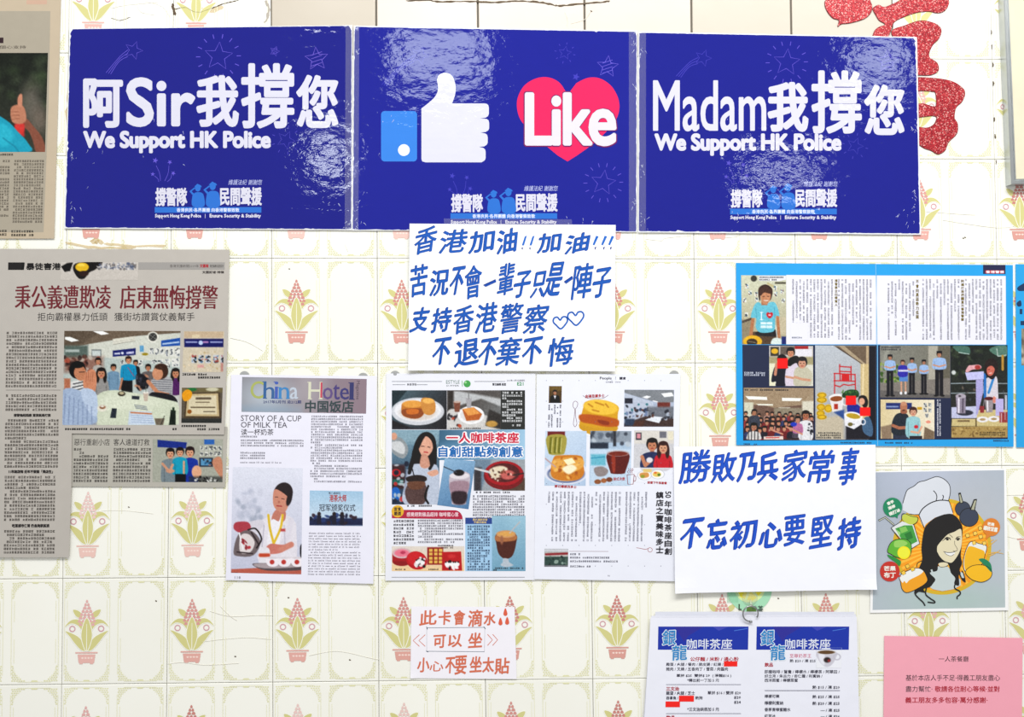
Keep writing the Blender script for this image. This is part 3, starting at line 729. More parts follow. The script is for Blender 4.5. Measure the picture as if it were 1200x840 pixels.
t.text('阿', 97.3, 91.7, 144.2, 149.8, WHITE, .056); t.text('Sir', 147.7, 90.5, 229, 148.8, WHITE, .055)
t.text('我', 230, 88, 280, 148.8, WHITE, .056); t.text('撐', 282.5, 74, 345, 150.5, WHITE, .05); t.text('您', 347, 87.5, 396.5, 150, WHITE, .05)
t.text('We Support HK Police', 97.3, 153, 317.5, 179.6, WHITE, .06, spacing=.98); t.done()
p = Doodles(P1)
comet(p, 156.5, 59, 11, 127, 86, PUR); star(p, 256, 66, 17, 5, PUR, .7, 14); star(p, 322, 60, 6, 20, PUR, .5, 0, True); star(p, 371, 69, 14, -5, (110, 92, 205), .8, 0, True)
star(p, 335, 164, 11, 25, (78, 72, 190), .5, 9); sprout(p, 182, 188, PUR); p.done()
emblem(P1, 0, 0)
scuffs(P1, 3, [(82, 180, 3), (84, 240, 4), (80, 255, 3), (390, 240, 8), (405, 200, 5), (408, 120, 2), (200, 262, 40), (110, 200, 8), (410, 262, 3)], 60)

P2 = poster('blue campaign poster with a white thumbs-up hand and a red heart, middle of the three', [(414.5, 30), (747, 36), (746.5, 271.8), (412.5, 269.8)], (13, 22, 142), .0028, 2, (1.3, .8, .7, .9), (.1, .3, .5, .3))
C = lambda pts: [(400+x/2.8975, y/2.8975) for x, y in pts]
p = Part(P2, 'thumbs_up_icon', 'white raised thumb with a light blue cuff')
def rrect(x0, y0, x1, y1, r):
    out = []
    for cx, cy, a in ((x1-r, y0+r, -90), (x1-r, y1-r, 0), (x0+r, y1-r, 90), (x0+r, y0+r, 180)):
        for k in range(6):
            t_ = math.radians(a+k*18); out.append((cx+r*math.cos(t_), cy+r*math.sin(t_)))
    return out
p.poly(C(rrect(135, 377, 257, 548, 12)), (52, 128, 222)); p.ell(473.3, 175.8, 6.9, 6.9, (240, 242, 250))
hand = [(272, 540), (272, 400), (272, 368)]+smooth([(272, 368), (300, 346), (320, 325), (329, 300), (325, 272), (334, 253), (356, 247), (376, 258), (387, 285), (387, 318), (376, 351)], False, 5).tolist()+[(485, 351)]
for (ya, yb, xr) in ((351, 400, 501), (403, 448, 502), (452, 497, 497), (501, 550, 490)):
    hand += [(xr-8, ya+1), (xr-2, ya+6), (xr, ya+14), (xr, yb-13), (xr-3, yb-6), (xr-12, yb)]
    if ya < 500: hand += [(xr-30, yb+1.5)]
hand += [(476, 551), (286, 551), (275, 548)]
p.poly(C(hand), (216, 216, 230)); p.done()
p = Part(P2, 'heart', 'crimson red printed heart')
hp = smooth([(768, 322), (742, 282), (705, 263), (662, 266), (620, 292), (597, 340), (602, 392), (628, 432), (680, 482), (735, 528)], False, 6).tolist()+[(768, 548)]+smooth([(800, 528), (855, 488), (908, 438), (938, 395), (943, 345), (920, 296), (880, 267), (838, 264), (798, 282)], False, 6).tolist()
p.poly(C(hp), (232, 30, 92)); p.done()
p = Part(P2, 'lettering', 'heavy white word over the heart', layer=7)
p.text('Like', 613.6, 106.8, 723.8, 172.8, (118, 22, 92), .075, spacing=.93); p.text('Like', 614.9, 108, 722.6, 171.4, (222, 218, 230), .06, spacing=.93); p.done()
p = Doodles(P2)
comet(p, 492, 65, 11, 450, 100, (62, 62, 190)); star(p, 662, 62, 8, 10, (72, 66, 190), .5, 8); star(p, 712, 78, 13, 5, (104, 92, 210), .8, 0, True); star(p, 675, 90, 4.5, 20, (60, 56, 180), .5, fill=True)
star(p, 707, 214, 15, 8, PUR, .6, 14); sprout(p, 530, 206, (62, 60, 184)); p.done()
emblem(P2, 346.6, 7.2)
scuffs(P2, 4, [(418, 60, 3), (417, 235, 5), (418, 260, 4), (745, 100, 2), (742, 240, 3), (640, 262, 20), (690, 255, 10), (745, 45, 4), (440, 150, 12)], 55)

P3 = poster('blue campaign poster with white "Madam" lettering, rightmost of the three', [(748.2, 37), (1074.5, 43.3), (1079.5, 275), (747.8, 272.2)], (12, 20, 136), .0032, 3, (1.2, 1.5, 1.3, .9), (.15, .5, .4, .25))
t = Part(P3, 'lettering', 'large white slogan')
t.text('Madam', 765.2, 94, 898, 154, WHITE, .022); t.text('我', 899.5, 96, 947.5, 154.5, WHITE, .056); t.text('撐', 950.8, 82.4, 1010, 156.6, WHITE, .05); t.text('您', 1012.5, 99, 1060, 158.3, WHITE, .05)
t.text('We Support HK Police', 766.8, 156, 986.2, 182.6, WHITE, .06, spacing=.98); t.done()
p = Doodles(P3)
comet(p, 824, 68, 10, 795, 90, (70, 66, 190)); star(p, 922, 73, 16, 5, PUR, .6, 14); star(p, 1040, 72, 14, 0, (88, 80, 190), .7, 0, True); star(p, 1002, 171, 10, 20, (70, 66, 186), .5, 8); sprout(p, 854, 191, (84, 76, 190)); p.done()
emblem(P3, 674.3, 1.9)
scuffs(P3, 5, [(750, 60, 2), (752, 200, 3), (756, 262, 5), (1072, 150, 3), (1074, 230, 3), (1068, 250, 6), (1055, 243, 6), (900, 266, 40), (860, 250, 6)], 60)
# clear tape over the joints between the posters
def tape(label, q, d, seed=0):
    s = Sheet('clear_tape', label, 'tape', q, d, (250, 250, 250), 'gloss', thick=.0001, n=14)
    s.root.data.materials.clear(); s.root.data.materials.append(TAPE); s.root.data.materials.append(TAPE); return s
tape('narrow clear tape strip over the joint between the left and middle blue posters', [(405, 29), (421, 29), (420, 271), (404, 271)], .0036)
tape('narrow clear tape strip over the joint between the middle and right blue posters', [(737, 36), (757, 37), (757, 273.5), (737, 272.5)], .0038)

# ================================================================ HANDWRITTEN SHEETS
def brush(sheet, rows, dark, light, nib=1.0, rise=.16, slant=.14, seed=0):
    """brush-pen characters: a slanting nib leaves a dark upper edge and paler, streaky strokes; one part for each line of writing"""
    rr = random.Random(seed); out = []
    for line in rows:
        p = Part(sheet, 'handwriting_line', None, layer=2)
        for ch, x0, y0, x1, y1 in line:
            a, b, rt_ = rise*rr.uniform(.7, 1.3), slant*rr.uniform(.4, 1.3), rr.uniform(-3, 3)
            if ch == '一':
                m = (y0+y1)/2; p.poly([(x0, m+1.5), (x0+2.5, m+3.5), (x1, m-2.2), (x1-.5, m-5), (x1-2, m-5)], light); p.line([(x0, m+1.5), (x1-1, m-5)], .8, dark); continue
            hh = (y1-y0)*(1-a*.25); my = (y0+y1)/2
            box = (x0+nib*.6, my-hh/2+nib*.5, x1-nib*.6, my+hh/2-nib*.5)
            nb = nib; nib = nb*(.6 if ch in '輩會陣警察棄勝敗港香家常事堅要悔苦' else 1)
            N = [(-.75*nib+1.5*nib*t, .75*nib-1.5*nib*t) for t in np.linspace(0, 1, 8)]
            mid = (light[0]+10, light[1]+16, min(255, light[2]+12))
            p.text(ch, *box, dark, 0, a, b, rt_, dl=.0, nib=[(q[0]-.5, q[1]-.4) for q in N])
            p.text(ch, *box, light, 0, a, b, rt_, dl=.3, nib=N)
            p.text(ch, *box, mid, 0, a, b, rt_, dl=.6, nib=[(nib*.1, -nib*.1)]); nib = nb
        out.append(p)
    for p in out[:-1]: p.done()
    return out[-1]
H1 = Sheet('handwritten_sheet', 'white sheet with four lines of blue brush writing under the middle blue poster', 'sign', [(480, 262), (721.5, 263.5), (720.5, 435), (478.5, 434)], .0052, (244, 245, 252), 'paper', tilt=(0, -.004), thick=.0003, curl=[(0, 1, .0022, .12), (1, 1, .002, .12)], group='handwritten sheets')
rows = []
def R(st, *boxes):
    rows.append([])
    for ch, b in zip(st, boxes): rows[-1].append((ch, b[0]/4+440, b[1]/4+250, b[2]/4+440, b[3]/4+250))
R('香港加油加油', (183, 62, 290, 190), (302, 75, 432, 188), (440, 78, 558, 185), (570, 70, 665, 190), (762, 90, 870, 185), (890, 92, 1004, 188))
R('苦況不會一輩子只是一陣子', (163, 238, 245, 392), (256, 262, 345, 388), (352, 248, 415, 385), (418, 240, 500, 402), (506, 314, 566, 346), (576, 230, 652, 388), (650, 268, 728, 398), (735, 270, 798, 398), (800, 226, 878, 395), (884, 295, 926, 334), (926, 232, 1018, 404), (1020, 252, 1104, 398))
R('支持香港警察', (170, 438, 252, 558), (266, 440, 356, 560), (366, 432, 462, 565), (470, 418, 572, 562), (584, 418, 690, 565), (700, 424, 810, 565))
R('不退不棄不悔', (270, 582, 352, 712), (372, 590, 488, 716), (486, 584, 570, 714), (572, 578, 682, 716), (690, 580, 782, 710), (808, 578, 930, 716))
p = brush(H1, rows, (16, 36, 112), (16, 72, 168), .85, seed=2)
p.done(); p = Part(H1, 'handwritten_marks', 'blue exclamation strokes', layer=2)
LB, DB = (36, 104, 196), (18, 42, 120)
for x in (694, 730): p.poly([(440+(x+6)/4, 250+108/4), (440+(x+16)/4, 250+104/4), (440+(x+2)/4, 250+150/4), (440+(x-8)/4, 250+150/4)], LB); p.poly([(440+(x-10)/4, 250+162/4), (440+(x-2)/4, 250+158/4), (440+(x-5)/4, 250+172/4)], DB)
for x in (1022, 1062, 1095): p.poly([(440+(x+12)/4, 250+105/4), (440+(x+24)/4, 250+108/4), (440+(x+4)/4, 250+150/4), (440+(x-4)/4, 250+146/4)], LB); p.poly([(440+(x+4)/4, 250+160/4), (440+(x+14)/4, 250+156/4), (440+(x+8)/4, 250+172/4)], DB)
p.done()
for cx, cy, r in ((866, 512, 34), (938, 492, 38)):
    p = Part(H1, 'drawn_heart', 'small blue outlined heart', layer=2)
    h = [(0, -.35), (.3, -.75), (.75, -.8), (1, -.45), (.85, .05), (.1, .85), (-.55, .35), (-.95, -.1), (-.85, -.6), (-.4, -.75)]
    p.curve([(440+(cx+r*a)/4, 250+(cy+r*b)/4) for a, b in h], 1.9, LB, True)
    p.curve([(440+(cx+r*a-2)/4, 250+(cy+r*b-2)/4) for a, b in h], .5, DB, True)
    p.done()

H2 = Sheet('handwritten_sheet', 'white sheet with two spaced lines of blue brush writing, left of the cartoon portrait', 'sign', [(789.5, 523.5), (1026, 521), (1027, 690.5), (791, 695)], .0062, (243, 244, 252), 'paper', tilt=(0, -.012), thick=.0003, curl=[(0, 1, .003, .15), (1, 1, .003, .12)], group='handwritten sheets')
rows = []
def R2(st, *boxes):
    rows.append([])
    for ch, b in zip(st, boxes): rows[-1].append((ch, b[0]/4.2+780, b[1]/4.2+510, b[2]/4.2+780, b[3]/4.2+510))
R2('勝敗乃兵家常事', (70, 70, 226, 238), (228, 84, 350, 234), (354, 84, 452, 228), (452, 84, 556, 232), (576, 68, 700, 228), (702, 70, 826, 240), (856, 58, 946, 250))
R2('不忘初心要堅持', (75, 408, 186, 560), (204, 410, 305, 562), (318, 412, 450, 560), (462, 424, 578, 556), (582, 392, 690, 545), (712, 396, 826, 556), (848, 402, 962, 562))
p = brush(H2, rows, (16, 36, 128), (20, 66, 184), 1.4, .14, .14, seed=7); p.done()

H3 = Sheet('handwritten_sheet', 'small white note in orange pencil with a ruled box, stuck low among the tiles', 'sign', [(482, 710.5), (603, 711), (605.5, 795.5), (481, 794.5)], .0014, (243, 240, 247), 'paper', thick=.0003, curl=[(0, 1, .0012, .12)], group='handwritten sheets')
ORA = (214, 112, 84)
p = Part(H3, 'pencil_marks', None)
Q = lambda x, y: (460+x/3.818, 620+y/3.818)
def hw(p, st, boxes, col, bold=0.02):
    p = Part(p.sh, 'handwriting_line')
    for ch, b in zip(st, boxes):
        a = Q(b[0], b[1]); c = Q(b[2], b[3]); p.text(ch, a[0], a[1], c[0], c[1], col, bold, .06, .05)
    p.done()
hw(p, '此卡會滴水', ((120, 362, 198, 430), (205, 362, 262, 428), (272, 362, 325, 428), (338, 360, 402, 436), (408, 370, 462, 430)), ORA)
hw(p, '可以坐', ((182, 472, 238, 532), (248, 470, 312, 528), (338, 462, 402, 530)), ORA)
hw(p, '小心不要坐太貼', ((110, 574, 166, 640), (166, 590, 228, 636), (236, 572, 280, 645), (278, 565, 332, 650), (345, 568, 400, 640), (402, 572, 455, 640), (457, 575, 524, 648)), ORA)
for x in (92, 118): p.line([Q(x+28, 472), Q(x, 498), Q(x+28, 524)], .8, ORA)
p.done(); p = Part(H3, 'pencil_marks', None)
for x in (425, 448): p.line([Q(x, 470), Q(x+22, 495), Q(x, 520)], .8, ORA)
p.done()
for k, (x, y) in enumerate(((505, 371), (483, 413), (513, 410))):
    p = Part(H3, 'drawn_drop', 'small orange water drop', layer=5+k); p.blob([Q(x, y-18), Q(x+9, y+8), Q(x, y+17), Q(x-9, y+8)], (222, 96, 70)); p.done()
p.done()
p = Part(H3, 'ruled_box', 'thin dark hand-ruled frame'); p.line([Q(153, 441), Q(413, 439), Q(411, 548), Q(153, 546)], .55, (70, 92, 110), True)
for a, b in (((152, 436), (156, 448)), ((150, 545), (160, 549)), ((408, 436), (416, 446))): p.line([Q(*a), Q(*b)], .8, (60, 80, 100))
p.done()
tape('short clear tape strip holding the top edge of the brush-written sheet', [(520, 256), (670, 257), (671, 268), (521, 268)], .0062)

# ================================================================ PINK NOTICE
PN = Sheet('pink_notice', 'pink paper notice typed in black and red at the lower right corner', 'sign', [(1036.3, 745), (1198.5, 747.5), (1197, 905), (1034.8, 905)], .0016, (243, 166, 182), 'paper', thick=.0003, edge=flat_mat('pink_paper_edge', (240, 160, 178), .8))
K6 = lambda x, y: (1000+x/6, 700+y/6)
p = Part(PN, 'typed_text', None)
BK, RD = (52, 36, 44), (176, 22, 44)
p.text('一人茶餐廳', *K6(600, 412), *K6(811, 452), BK, .006)
p.text('基於本店人手不足‧得義工朋友盡心', *K6(368, 543), *K6(1032, 586), BK, .006)
p.text('盡力幫忙‧', *K6(368, 622), *K6(556, 664), BK, .006); p.text('敬請各位耐心等候‧並對', *K6(573, 622), *K6(1030, 664), RD, .012)
p.text('義工朋友多多包容‧萬分感謝‧', *K6(366, 700), *K6(944, 742), RD, .012); p.done()

# ================================================================ UPPER LEFT NEWSPAPER (laminated)
N0 = Sheet('newspaper_clipping', 'laminated clipping with a thumbs-up photo in the upper left corner', 'newspaper', [(-170, -60), (73, -60), (63.5, 279.5), (-180, 279.5)], .0018, (192, 176, 152), 'news', tilt=(0, -.003), edge=GREYEDGE, shear=(-.03, 0), n=20, group='newspaper clippings')
p = Part(N0, 'newsprint_sheet', 'greyish newsprint inside the plastic margin', layer=1); p.poly([(-160, 13), (59, 13), (57, 120), (51, 272), (-170, 272)], (168, 159, 142)); p.done()
p = Part(N0, 'faint_pot_print', 'pink print showing through the plastic', layer=.6); p.rect(31, 0, 55, 5, (200, 166, 144)); p.done()
p = Part(N0, 'headline', None); p.rect(-60, 44, 4, 50.5, (48, 30, 36)); p.text('撐警護店了個心支持', -40, 53.2, 30.5, 57.2, (70, 60, 54), .006, res=1); p.done()
f = Pic(N0, (-60, 62, 54.5, 178), (54, 62, 48), tf=(0, 0, 5.25), res=1.0, label='printed photo of a person in a turquoise shirt raising a thumb')
f.grad(0, 330, (38, 44, 36), 0, 930, (70, 72, 64))
f.specks(-300, 320, 290, 700, 60, 34, [(70, 84, 60), (34, 40, 32), (58, 66, 52), (86, 96, 76)], 1, 30, .5)
f.ell(190, 640, 60, 120, (118, 112, 104), 0, 60, .8); f.ell(245, 740, 50, 80, (130, 118, 108), 0, 50, .7)
f.blob([(110, 760), (170, 800), (200, 860), (225, 940), (280, 940), (262, 850), (200, 770), (160, 730)], (140, 92, 76), 6)
f.rect(90, 760, 150, 840, (190, 60, 58), 12); f.ell(120, 790, 30, 36, (204, 70, 66), 0, 8)
f.blob([(68, 665), (100, 645), (140, 650), (158, 690), (160, 740), (130, 762), (82, 755), (66, 720)], (186, 132, 108), 5)
f.blob([(112, 650), (108, 610), (122, 580), (136, 582), (138, 620), (134, 655)], (196, 140, 116), 4)
for y in (690, 712, 734): f.line([(70, y), (118, y-4)], 3, (140, 92, 74), 4)
f.blob([(-200, 760), (-60, 700), (40, 740), (110, 810), (172, 880), (170, 940), (-200, 960)], (44, 160, 184), 6)
f.blob([(-120, 800), (0, 760), (60, 790), (80, 850), (20, 900)], (62, 184, 204), 20, .7); f.line([(20, 850), (90, 900), (120, 940)], 6, (30, 128, 152), 8)
f.noise(3, 1).done()
body_text(N0, [(-60, 187, 12, 256), (15.5, 187, 51, 262)], (96, 88, 78), 2.9, 3.55, seed=11, th=.17)
body_text(N0, [(-60, 268.5, 9, 277), (13, 269, 40, 277)], (60, 54, 48), 2.9, 4.2, seed=12, th=.22)
body_text(N0, [(-40, 179.5, 17, 183)], (60, 54, 48), 2.6, 3.2, seed=13, th=.22)

# ================================================================ LEFT NEWSPAPER (L shaped) and its lower strip
N1 = Sheet('newspaper_clipping', 'large grey clipping with a dark red headline and a cafe photo, lower left', 'newspaper', [(0, 291.5), (269, 292.5), (262.5, 509), (-3, 509)], .0036, (186, 180, 172), 'news', tilt=(0, -.003), edge=GREYEDGE, shear=(-.02, .0),
    outline=[(-90, 291), (0, 291.5), (268.8, 292.5), (266.5, 400), (262.6, 509.2), (168, 508.8), (84.2, 507.8), (83.6, 570), (80.8, 653), (-20, 653), (-90, 652)], group='newspaper clippings')
DR = (108, 34, 42)
p = Part(N1, 'headline', 'dark red condensed headline')
p.text('秉公義遭欺凌', 18, 334.3, 130, 361.8, DR, 0, nib=[(-.5, 0), (-.2, 0), (.1, 0), (.4, 0)]); p.text('店東無悔撐警', 141, 334.3, 255, 361.8, DR, 0, nib=[(-.5, 0), (-.2, 0), (.1, 0), (.4, 0)]); p.done()
p = Part(N1, 'subheading', 'thin black line below the headline'); p.text('拒向霸權暴力低頭', 44, 366.3, 126, 375.9, (48, 44, 44), .0); p.text('獲街坊讚賞仗義幫手', 134, 366.3, 228, 375.9, (48, 44, 44), .0); p.done()
p = Part(N1, 'masthead_strip', 'black section strip with a yellow helmet picture')
p.rect(9.5, 307.4, 26.5, 316.2, (30, 28, 28)); p.text('暴徒害港', 30.5, 307.9, 71.3, 316.4, (26, 24, 24), .045)
p.rect(162, 307.4, 263.3, 315.8, (158, 154, 150)); p.text('香港文匯新聞2019年', 199, 310, 233, 313.4, (80, 74, 72), .0, res=1); p.text('文匯報', 234, 309.4, 244.5, 313.6, (170, 40, 50), .02, res=1); p.text('責任編輯 版面設計', 246, 310, 262, 313.4, (80, 74, 72), 0, res=1)
p.text('文圖記者‧特稿', 237, 317.3, 262.5, 320.4, (70, 64, 62), .01, res=1)
p.poly([(26.5, 307.4), (29, 307.6), (28, 316), (25, 316.2)], (20, 20, 20)); p.done()
f = Pic(N1, (71, 307, 162, 328), (199, 193, 186), tf=(0, 280, 4.2), label='small printed strip photo with a yellow helmet')
f.poly([(300, 135), (330, 118), (360, 115), (345, 158), (318, 162)], (30, 28, 28)); f.blob([(360, 150), (372, 120), (440, 112), (505, 114), (470, 150), (440, 165), (415, 195), (385, 192)], (36, 32, 32), 3)
f.ell(404, 138, 33, 22, (222, 184, 52)); f.ell(400, 128, 18, 7, (240, 212, 96)); f.ell(412, 170, 24, 14, (60, 38, 34))
f.specks(480, 118, 670, 150, 90, 6, [(150, 154, 166), (96, 104, 124), (212, 210, 210), (120, 116, 116)], 3); f.noise(3).done()
body_text(N1, [(7, 388, 70, 453)], (84, 78, 73), 3.1, 4.15, seed=21, th=.2)
body_text(N1, [(6.5, 461.5, 69.5, 482)], (84, 78, 73), 3.1, 4.1, seed=22, th=.2)
body_text(N1, [(5.5, 490.5, 69, 548.5)], (84, 78, 73), 3.1, 4.15, seed=23, th=.2)
body_text(N1, [(5, 557, 67.5, 611)], (84, 78, 73), 3.1, 4.15, seed=24, th=.2)
body_text(N1, [(4.5, 620.5, 66.5, 648.5)], (84, 78, 73), 3.1, 4.1, seed=25, th=.2)
p = Part(N1, 'crossheads', 'bolder short lines between the columns')
p.rect(7, 456.8, 71, 457.2, (90, 84, 80)); p.text('撐警強起回應 罵我就是打我', 16, 484.6, 59.5, 488.4, (44, 40, 40), .03, res=1); p.text('11年無怨悔 近年不做賺「黃店生」', 10, 550.5, 62, 554.6, (44, 40, 40), .03, res=1); p.text('吃罵撐市仁哥 仍自掏家底派', 14, 613.8, 58, 618, (44, 40, 40), .03, res=1); p.done()
# large cafe photo
f = Pic(N1, [(75.4, 387.6), (211.6, 387.8), (209.5, 498), (73, 498)], (196, 198, 192), tf=(60, 370, 5.4545), res=1.3, label='printed photo of guests applauding round a cafe table')
f.rect(60, 240, 840, 500, (184, 194, 190), 20)
f.poly([(80, 90), (840, 90), (840, 108), (560, 128), (240, 182), (80, 210)], (118, 104, 90)); f.poly([(80, 90), (330, 90), (200, 180), (80, 200)], (98, 86, 74), 10, .7)
f.poly([(265, 98), (330, 98), (370, 115), (320, 122)], (245, 246, 244)); f.poly([(88, 135), (120, 135), (180, 158), (130, 166), (88, 150)], (240, 242, 240))
f.poly([(240, 182), (560, 130), (840, 112), (840, 300), (240, 260)], (206, 208, 198), 8); f.rect(84, 190, 235, 270, (96, 110, 104), 14); f.rect(90, 215, 180, 232, (170, 180, 176), 6)
f.poly([(393, 148), (536, 130), (536, 160), (393, 185)], (216, 214, 202)); f.line([(395, 183), (536, 160)], 3, (140, 138, 130)); f.line([(395, 168), (536, 148)], 2, (180, 178, 168))
f.ell(650, 135, 36, 34, (226, 224, 214)); f.ell(650, 135, 27, 27, (74, 74, 72)); f.ell(650, 135, 10, 10, (30, 30, 30)); f.line([(628, 120), (672, 150)], 2, (180, 180, 175)); f.line([(632, 155), (668, 115)], 2, (180, 180, 175))
f.poly([(393, 222), (540, 206), (540, 250), (393, 262)], (30, 40, 112)); f.poly([(404, 238), (440, 234), (440, 246), (404, 248)], (200, 204, 224), 2); f.ell(455, 238, 9, 8, (220, 224, 236)); f.poly([(480, 232), (528, 226), (528, 240), (480, 245)], (190, 190, 220), 3)
f.poly([(703, 158), (825, 140), (825, 190), (703, 197)], (36, 90, 168)); f.line([(715, 180), (815, 168)], 10, (180, 200, 226), 4)
f.rect(258, 215, 320, 265, (110, 116, 118), 4); f.rect(262, 222, 315, 258, (200, 208, 206), 3); f.rect(566, 190, 592, 230, (104, 160, 196)); f.ell(600, 245, 20, 9, (160, 140, 40))
for (a, b, c, d) in ((628, 205, 655, 245), (662, 208, 690, 248), (695, 205, 722, 245), (730, 205, 752, 262), (758, 202, 784, 258), (790, 205, 822, 262), (640, 280, 676, 305), (682, 278, 716, 308), (726, 276, 760, 330), (770, 272, 818, 325), (556, 282, 584, 320), (440, 285, 466, 308)):
    f.rect(a, b, c, d, (222, 222, 216), 3); f.specks(a+4, b+4, c-4, d-4, 9, 5, [(60, 66, 74), (110, 116, 126), (160, 166, 172)], a)
f.rect(84, 265, 330, 360, (140, 96, 82), 30, .8); f.rect(90, 290, 200, 320, (70, 50, 46), 14)
f.specks(84, 260, 330, 380, 40, 14, [(96, 62, 54), (170, 90, 72), (60, 44, 42), (190, 180, 170), (120, 50, 46)], 4, 4, .8)
for (cx, cy, r, sh_, sw, yb) in ((300, 290, 20, (180, 176, 170), 34, 380), (398, 330, 19, (120, 150, 174), 38, 480), (540, 300, 16, (40, 40, 48), 26, 380), (620, 330, 19, (110, 104, 104), 42, 420), (320, 365, 30, (150, 148, 146), 46, 500), (795, 365, 27, (92, 44, 104), 40, 500)):
    f.man(cx, cy, r, sh_, sw, yb, long=(cx in (320, 795)), skin=(196, 142, 112))
f.rect(470, 380, 520, 490, (26, 26, 30), 5); f.blob([(448, 400), (510, 405), (505, 490), (452, 488)], (28, 28, 32)); f.man(494, 282, 21, (20, 146, 186), 48, 405, hair=(56, 36, 30), skin=(204, 150, 120)); f.line([(455, 400), (438, 470)], 11, (188, 134, 106))
f.line([(490, 330), (528, 385)], 5, (150, 90, 120)); f.blob([(545, 375), (600, 380), (640, 440), (600, 470), (550, 460)], (44, 44, 52), 8)
f.specks(540, 370, 660, 470, 16, 14, [(30, 30, 38), (190, 140, 114), (80, 82, 96)], 8, 5)
f.blob([(650, 400), (700, 385), (770, 400), (775, 480), (760, 540), (640, 520), (618, 470)], (176, 176, 178)); 
for y in range(405, 520, 14): f.line([(645, y), (770, y+6)], 4, (96, 98, 106), 3)
f.head(702, 360, 46, (74, 50, 38), (200, 146, 116), False, False, -22); f.line([(620, 420), (680, 490), (745, 505)], 24, (196, 140, 110), 5); f.blob([(640, 490), (770, 505), (800, 560), (640, 545)], (40, 40, 46))
f.blob([(290, 520), (385, 475), (520, 492), (760, 540), (812, 570), (800, 698), (290, 698)], (206, 212, 192), 4); f.blob([(330, 520), (500, 500), (700, 545), (600, 600), (360, 600)], (220, 224, 206), 40, .7)
f.poly([(75, 470), (290, 520), (290, 698), (75, 698)], (150, 154, 164), 10); f.blob([(130, 420), (200, 420), (240, 470), (210, 600), (110, 590), (90, 480)], (216, 216, 214), 4)
for k in range(8): f.line([(100+k*6, 590-k*22), (230-k*2, 560-k*20)], 7, (46, 48, 58), 3)
f.head(168, 352, 52, (26, 22, 22), (190, 132, 102), False, False, 16); f.ell(190, 375, 34, 40, (192, 134, 104)); f.line([(180, 360), (214, 358)], 4, (30, 26, 26))
f.rect(82, 400, 122, 470, (180, 118, 92), 8); f.blob([(205, 400), (245, 345), (282, 355), (290, 430), (270, 500), (215, 480)], (204, 142, 112), 4)
for k in range(4): f.line([(225+k*14, 360), (222+k*13, 420)], 3, (150, 96, 74), 4)
f.blob([(70, 480), (190, 480), (250, 560), (292, 640), (270, 690), (75, 698)], (166, 182, 206), 5); f.blob([(190, 470), (285, 490), (292, 640), (230, 600)], (186, 200, 220), 5)
for k in range(7): f.line([(90+k*28, 500+k*14), (80+k*30, 690)], 5, (132, 146, 176), 8)
f.poly([(388, 590), (420, 592), (414, 654), (376, 652)], (52, 60, 70)); f.ell(326, 590, 32, 22, (224, 220, 206)); f.ell(328, 584, 20, 12, (150, 110, 84)); f.ell(326, 578, 12, 6, (230, 226, 216))
f.ell(450, 498, 24, 16, (60, 52, 44)); f.ell(450, 494, 16, 9, (190, 180, 150)); f.poly([(516, 510), (566, 514), (562, 536), (514, 532)], (56, 62, 72))
for k in range(3): f.line([(532+k*4, 570+k*10), (608+k*4, 580+k*10)], 4, (100, 108, 126), 3)
f.poly([(500, 608), (640, 612), (668, 698), (490, 698)], (200, 212, 226)); f.line([(510, 618), (640, 626)], 9, (196, 122, 76), 5); 
for k in range(4): f.line([(512, 636+k*14), (646+k*3, 642+k*14)], 3, (150, 166, 196), 4)
f.poly([(588, 490), (622, 490), (616, 545), (594, 545)], (196, 180, 166)); f.ell(605, 490, 17, 6, (232, 230, 222)); f.line([(606, 490), (606, 450)], 3, (120, 120, 110))
f.poly([(764, 600), (796, 606), (796, 698), (752, 698)], (34, 46, 36)); f.rect(774, 585, 788, 612, (40, 60, 40)); f.poly([(660, 655), (726, 655), (716, 698), (670, 698)], (120, 110, 96), 4); f.line([(700, 698), (724, 640)], 4, (50, 50, 48))
f.noise(5, 2).done()
# wall photo and certificate photo
f = Pic(N1, [(215.5, 388), (262.8, 388.2), (261.5, 436), (213.6, 436)], (206, 196, 176), tf=(60, 370, 5.4545), res=1.3, label='small printed photo of the poster wall')
f.specks(850, 210, 1095, 355, 60, 6, [(190, 170, 130), (222, 206, 180), (200, 186, 160)], 5, 4); f.rect(850, 100, 1100, 140, (196, 176, 150), 5); f.rect(900, 120, 950, 142, (214, 200, 170))
f.rect(850, 146, 1102, 200, (26, 32, 104)); f.ell(956, 172, 14, 14, (190, 206, 236)); f.line([(864, 168), (930, 168)], 10, (150, 156, 200), 5); f.line([(975, 168), (1000, 168)], 12, (170, 130, 180), 5); f.line([(1020, 168), (1090, 168)], 10, (150, 156, 200), 5)
for x in (896, 940, 985, 1035, 1080): f.rect(x, 250, x+34, 302, (196, 200, 206), 2); f.specks(x+4, 256, x+30, 296, 12, 7, [(60, 66, 76), (96, 130, 160), (40, 44, 40), (170, 90, 80)], x)
f.rect(935, 312, 975, 332, (214, 150, 150), 6, .7); f.rect(1084, 300, 1100, 355, (170, 90, 90), 10, .6); f.noise(4, 3).done()
f = Pic(N1, [(213.2, 454.2), (261, 454.2), (259.6, 495.6), (212.4, 495.4)], (104, 96, 84), tf=(60, 370, 5.4545), res=1.5, label='small printed photo of a framed certificate')
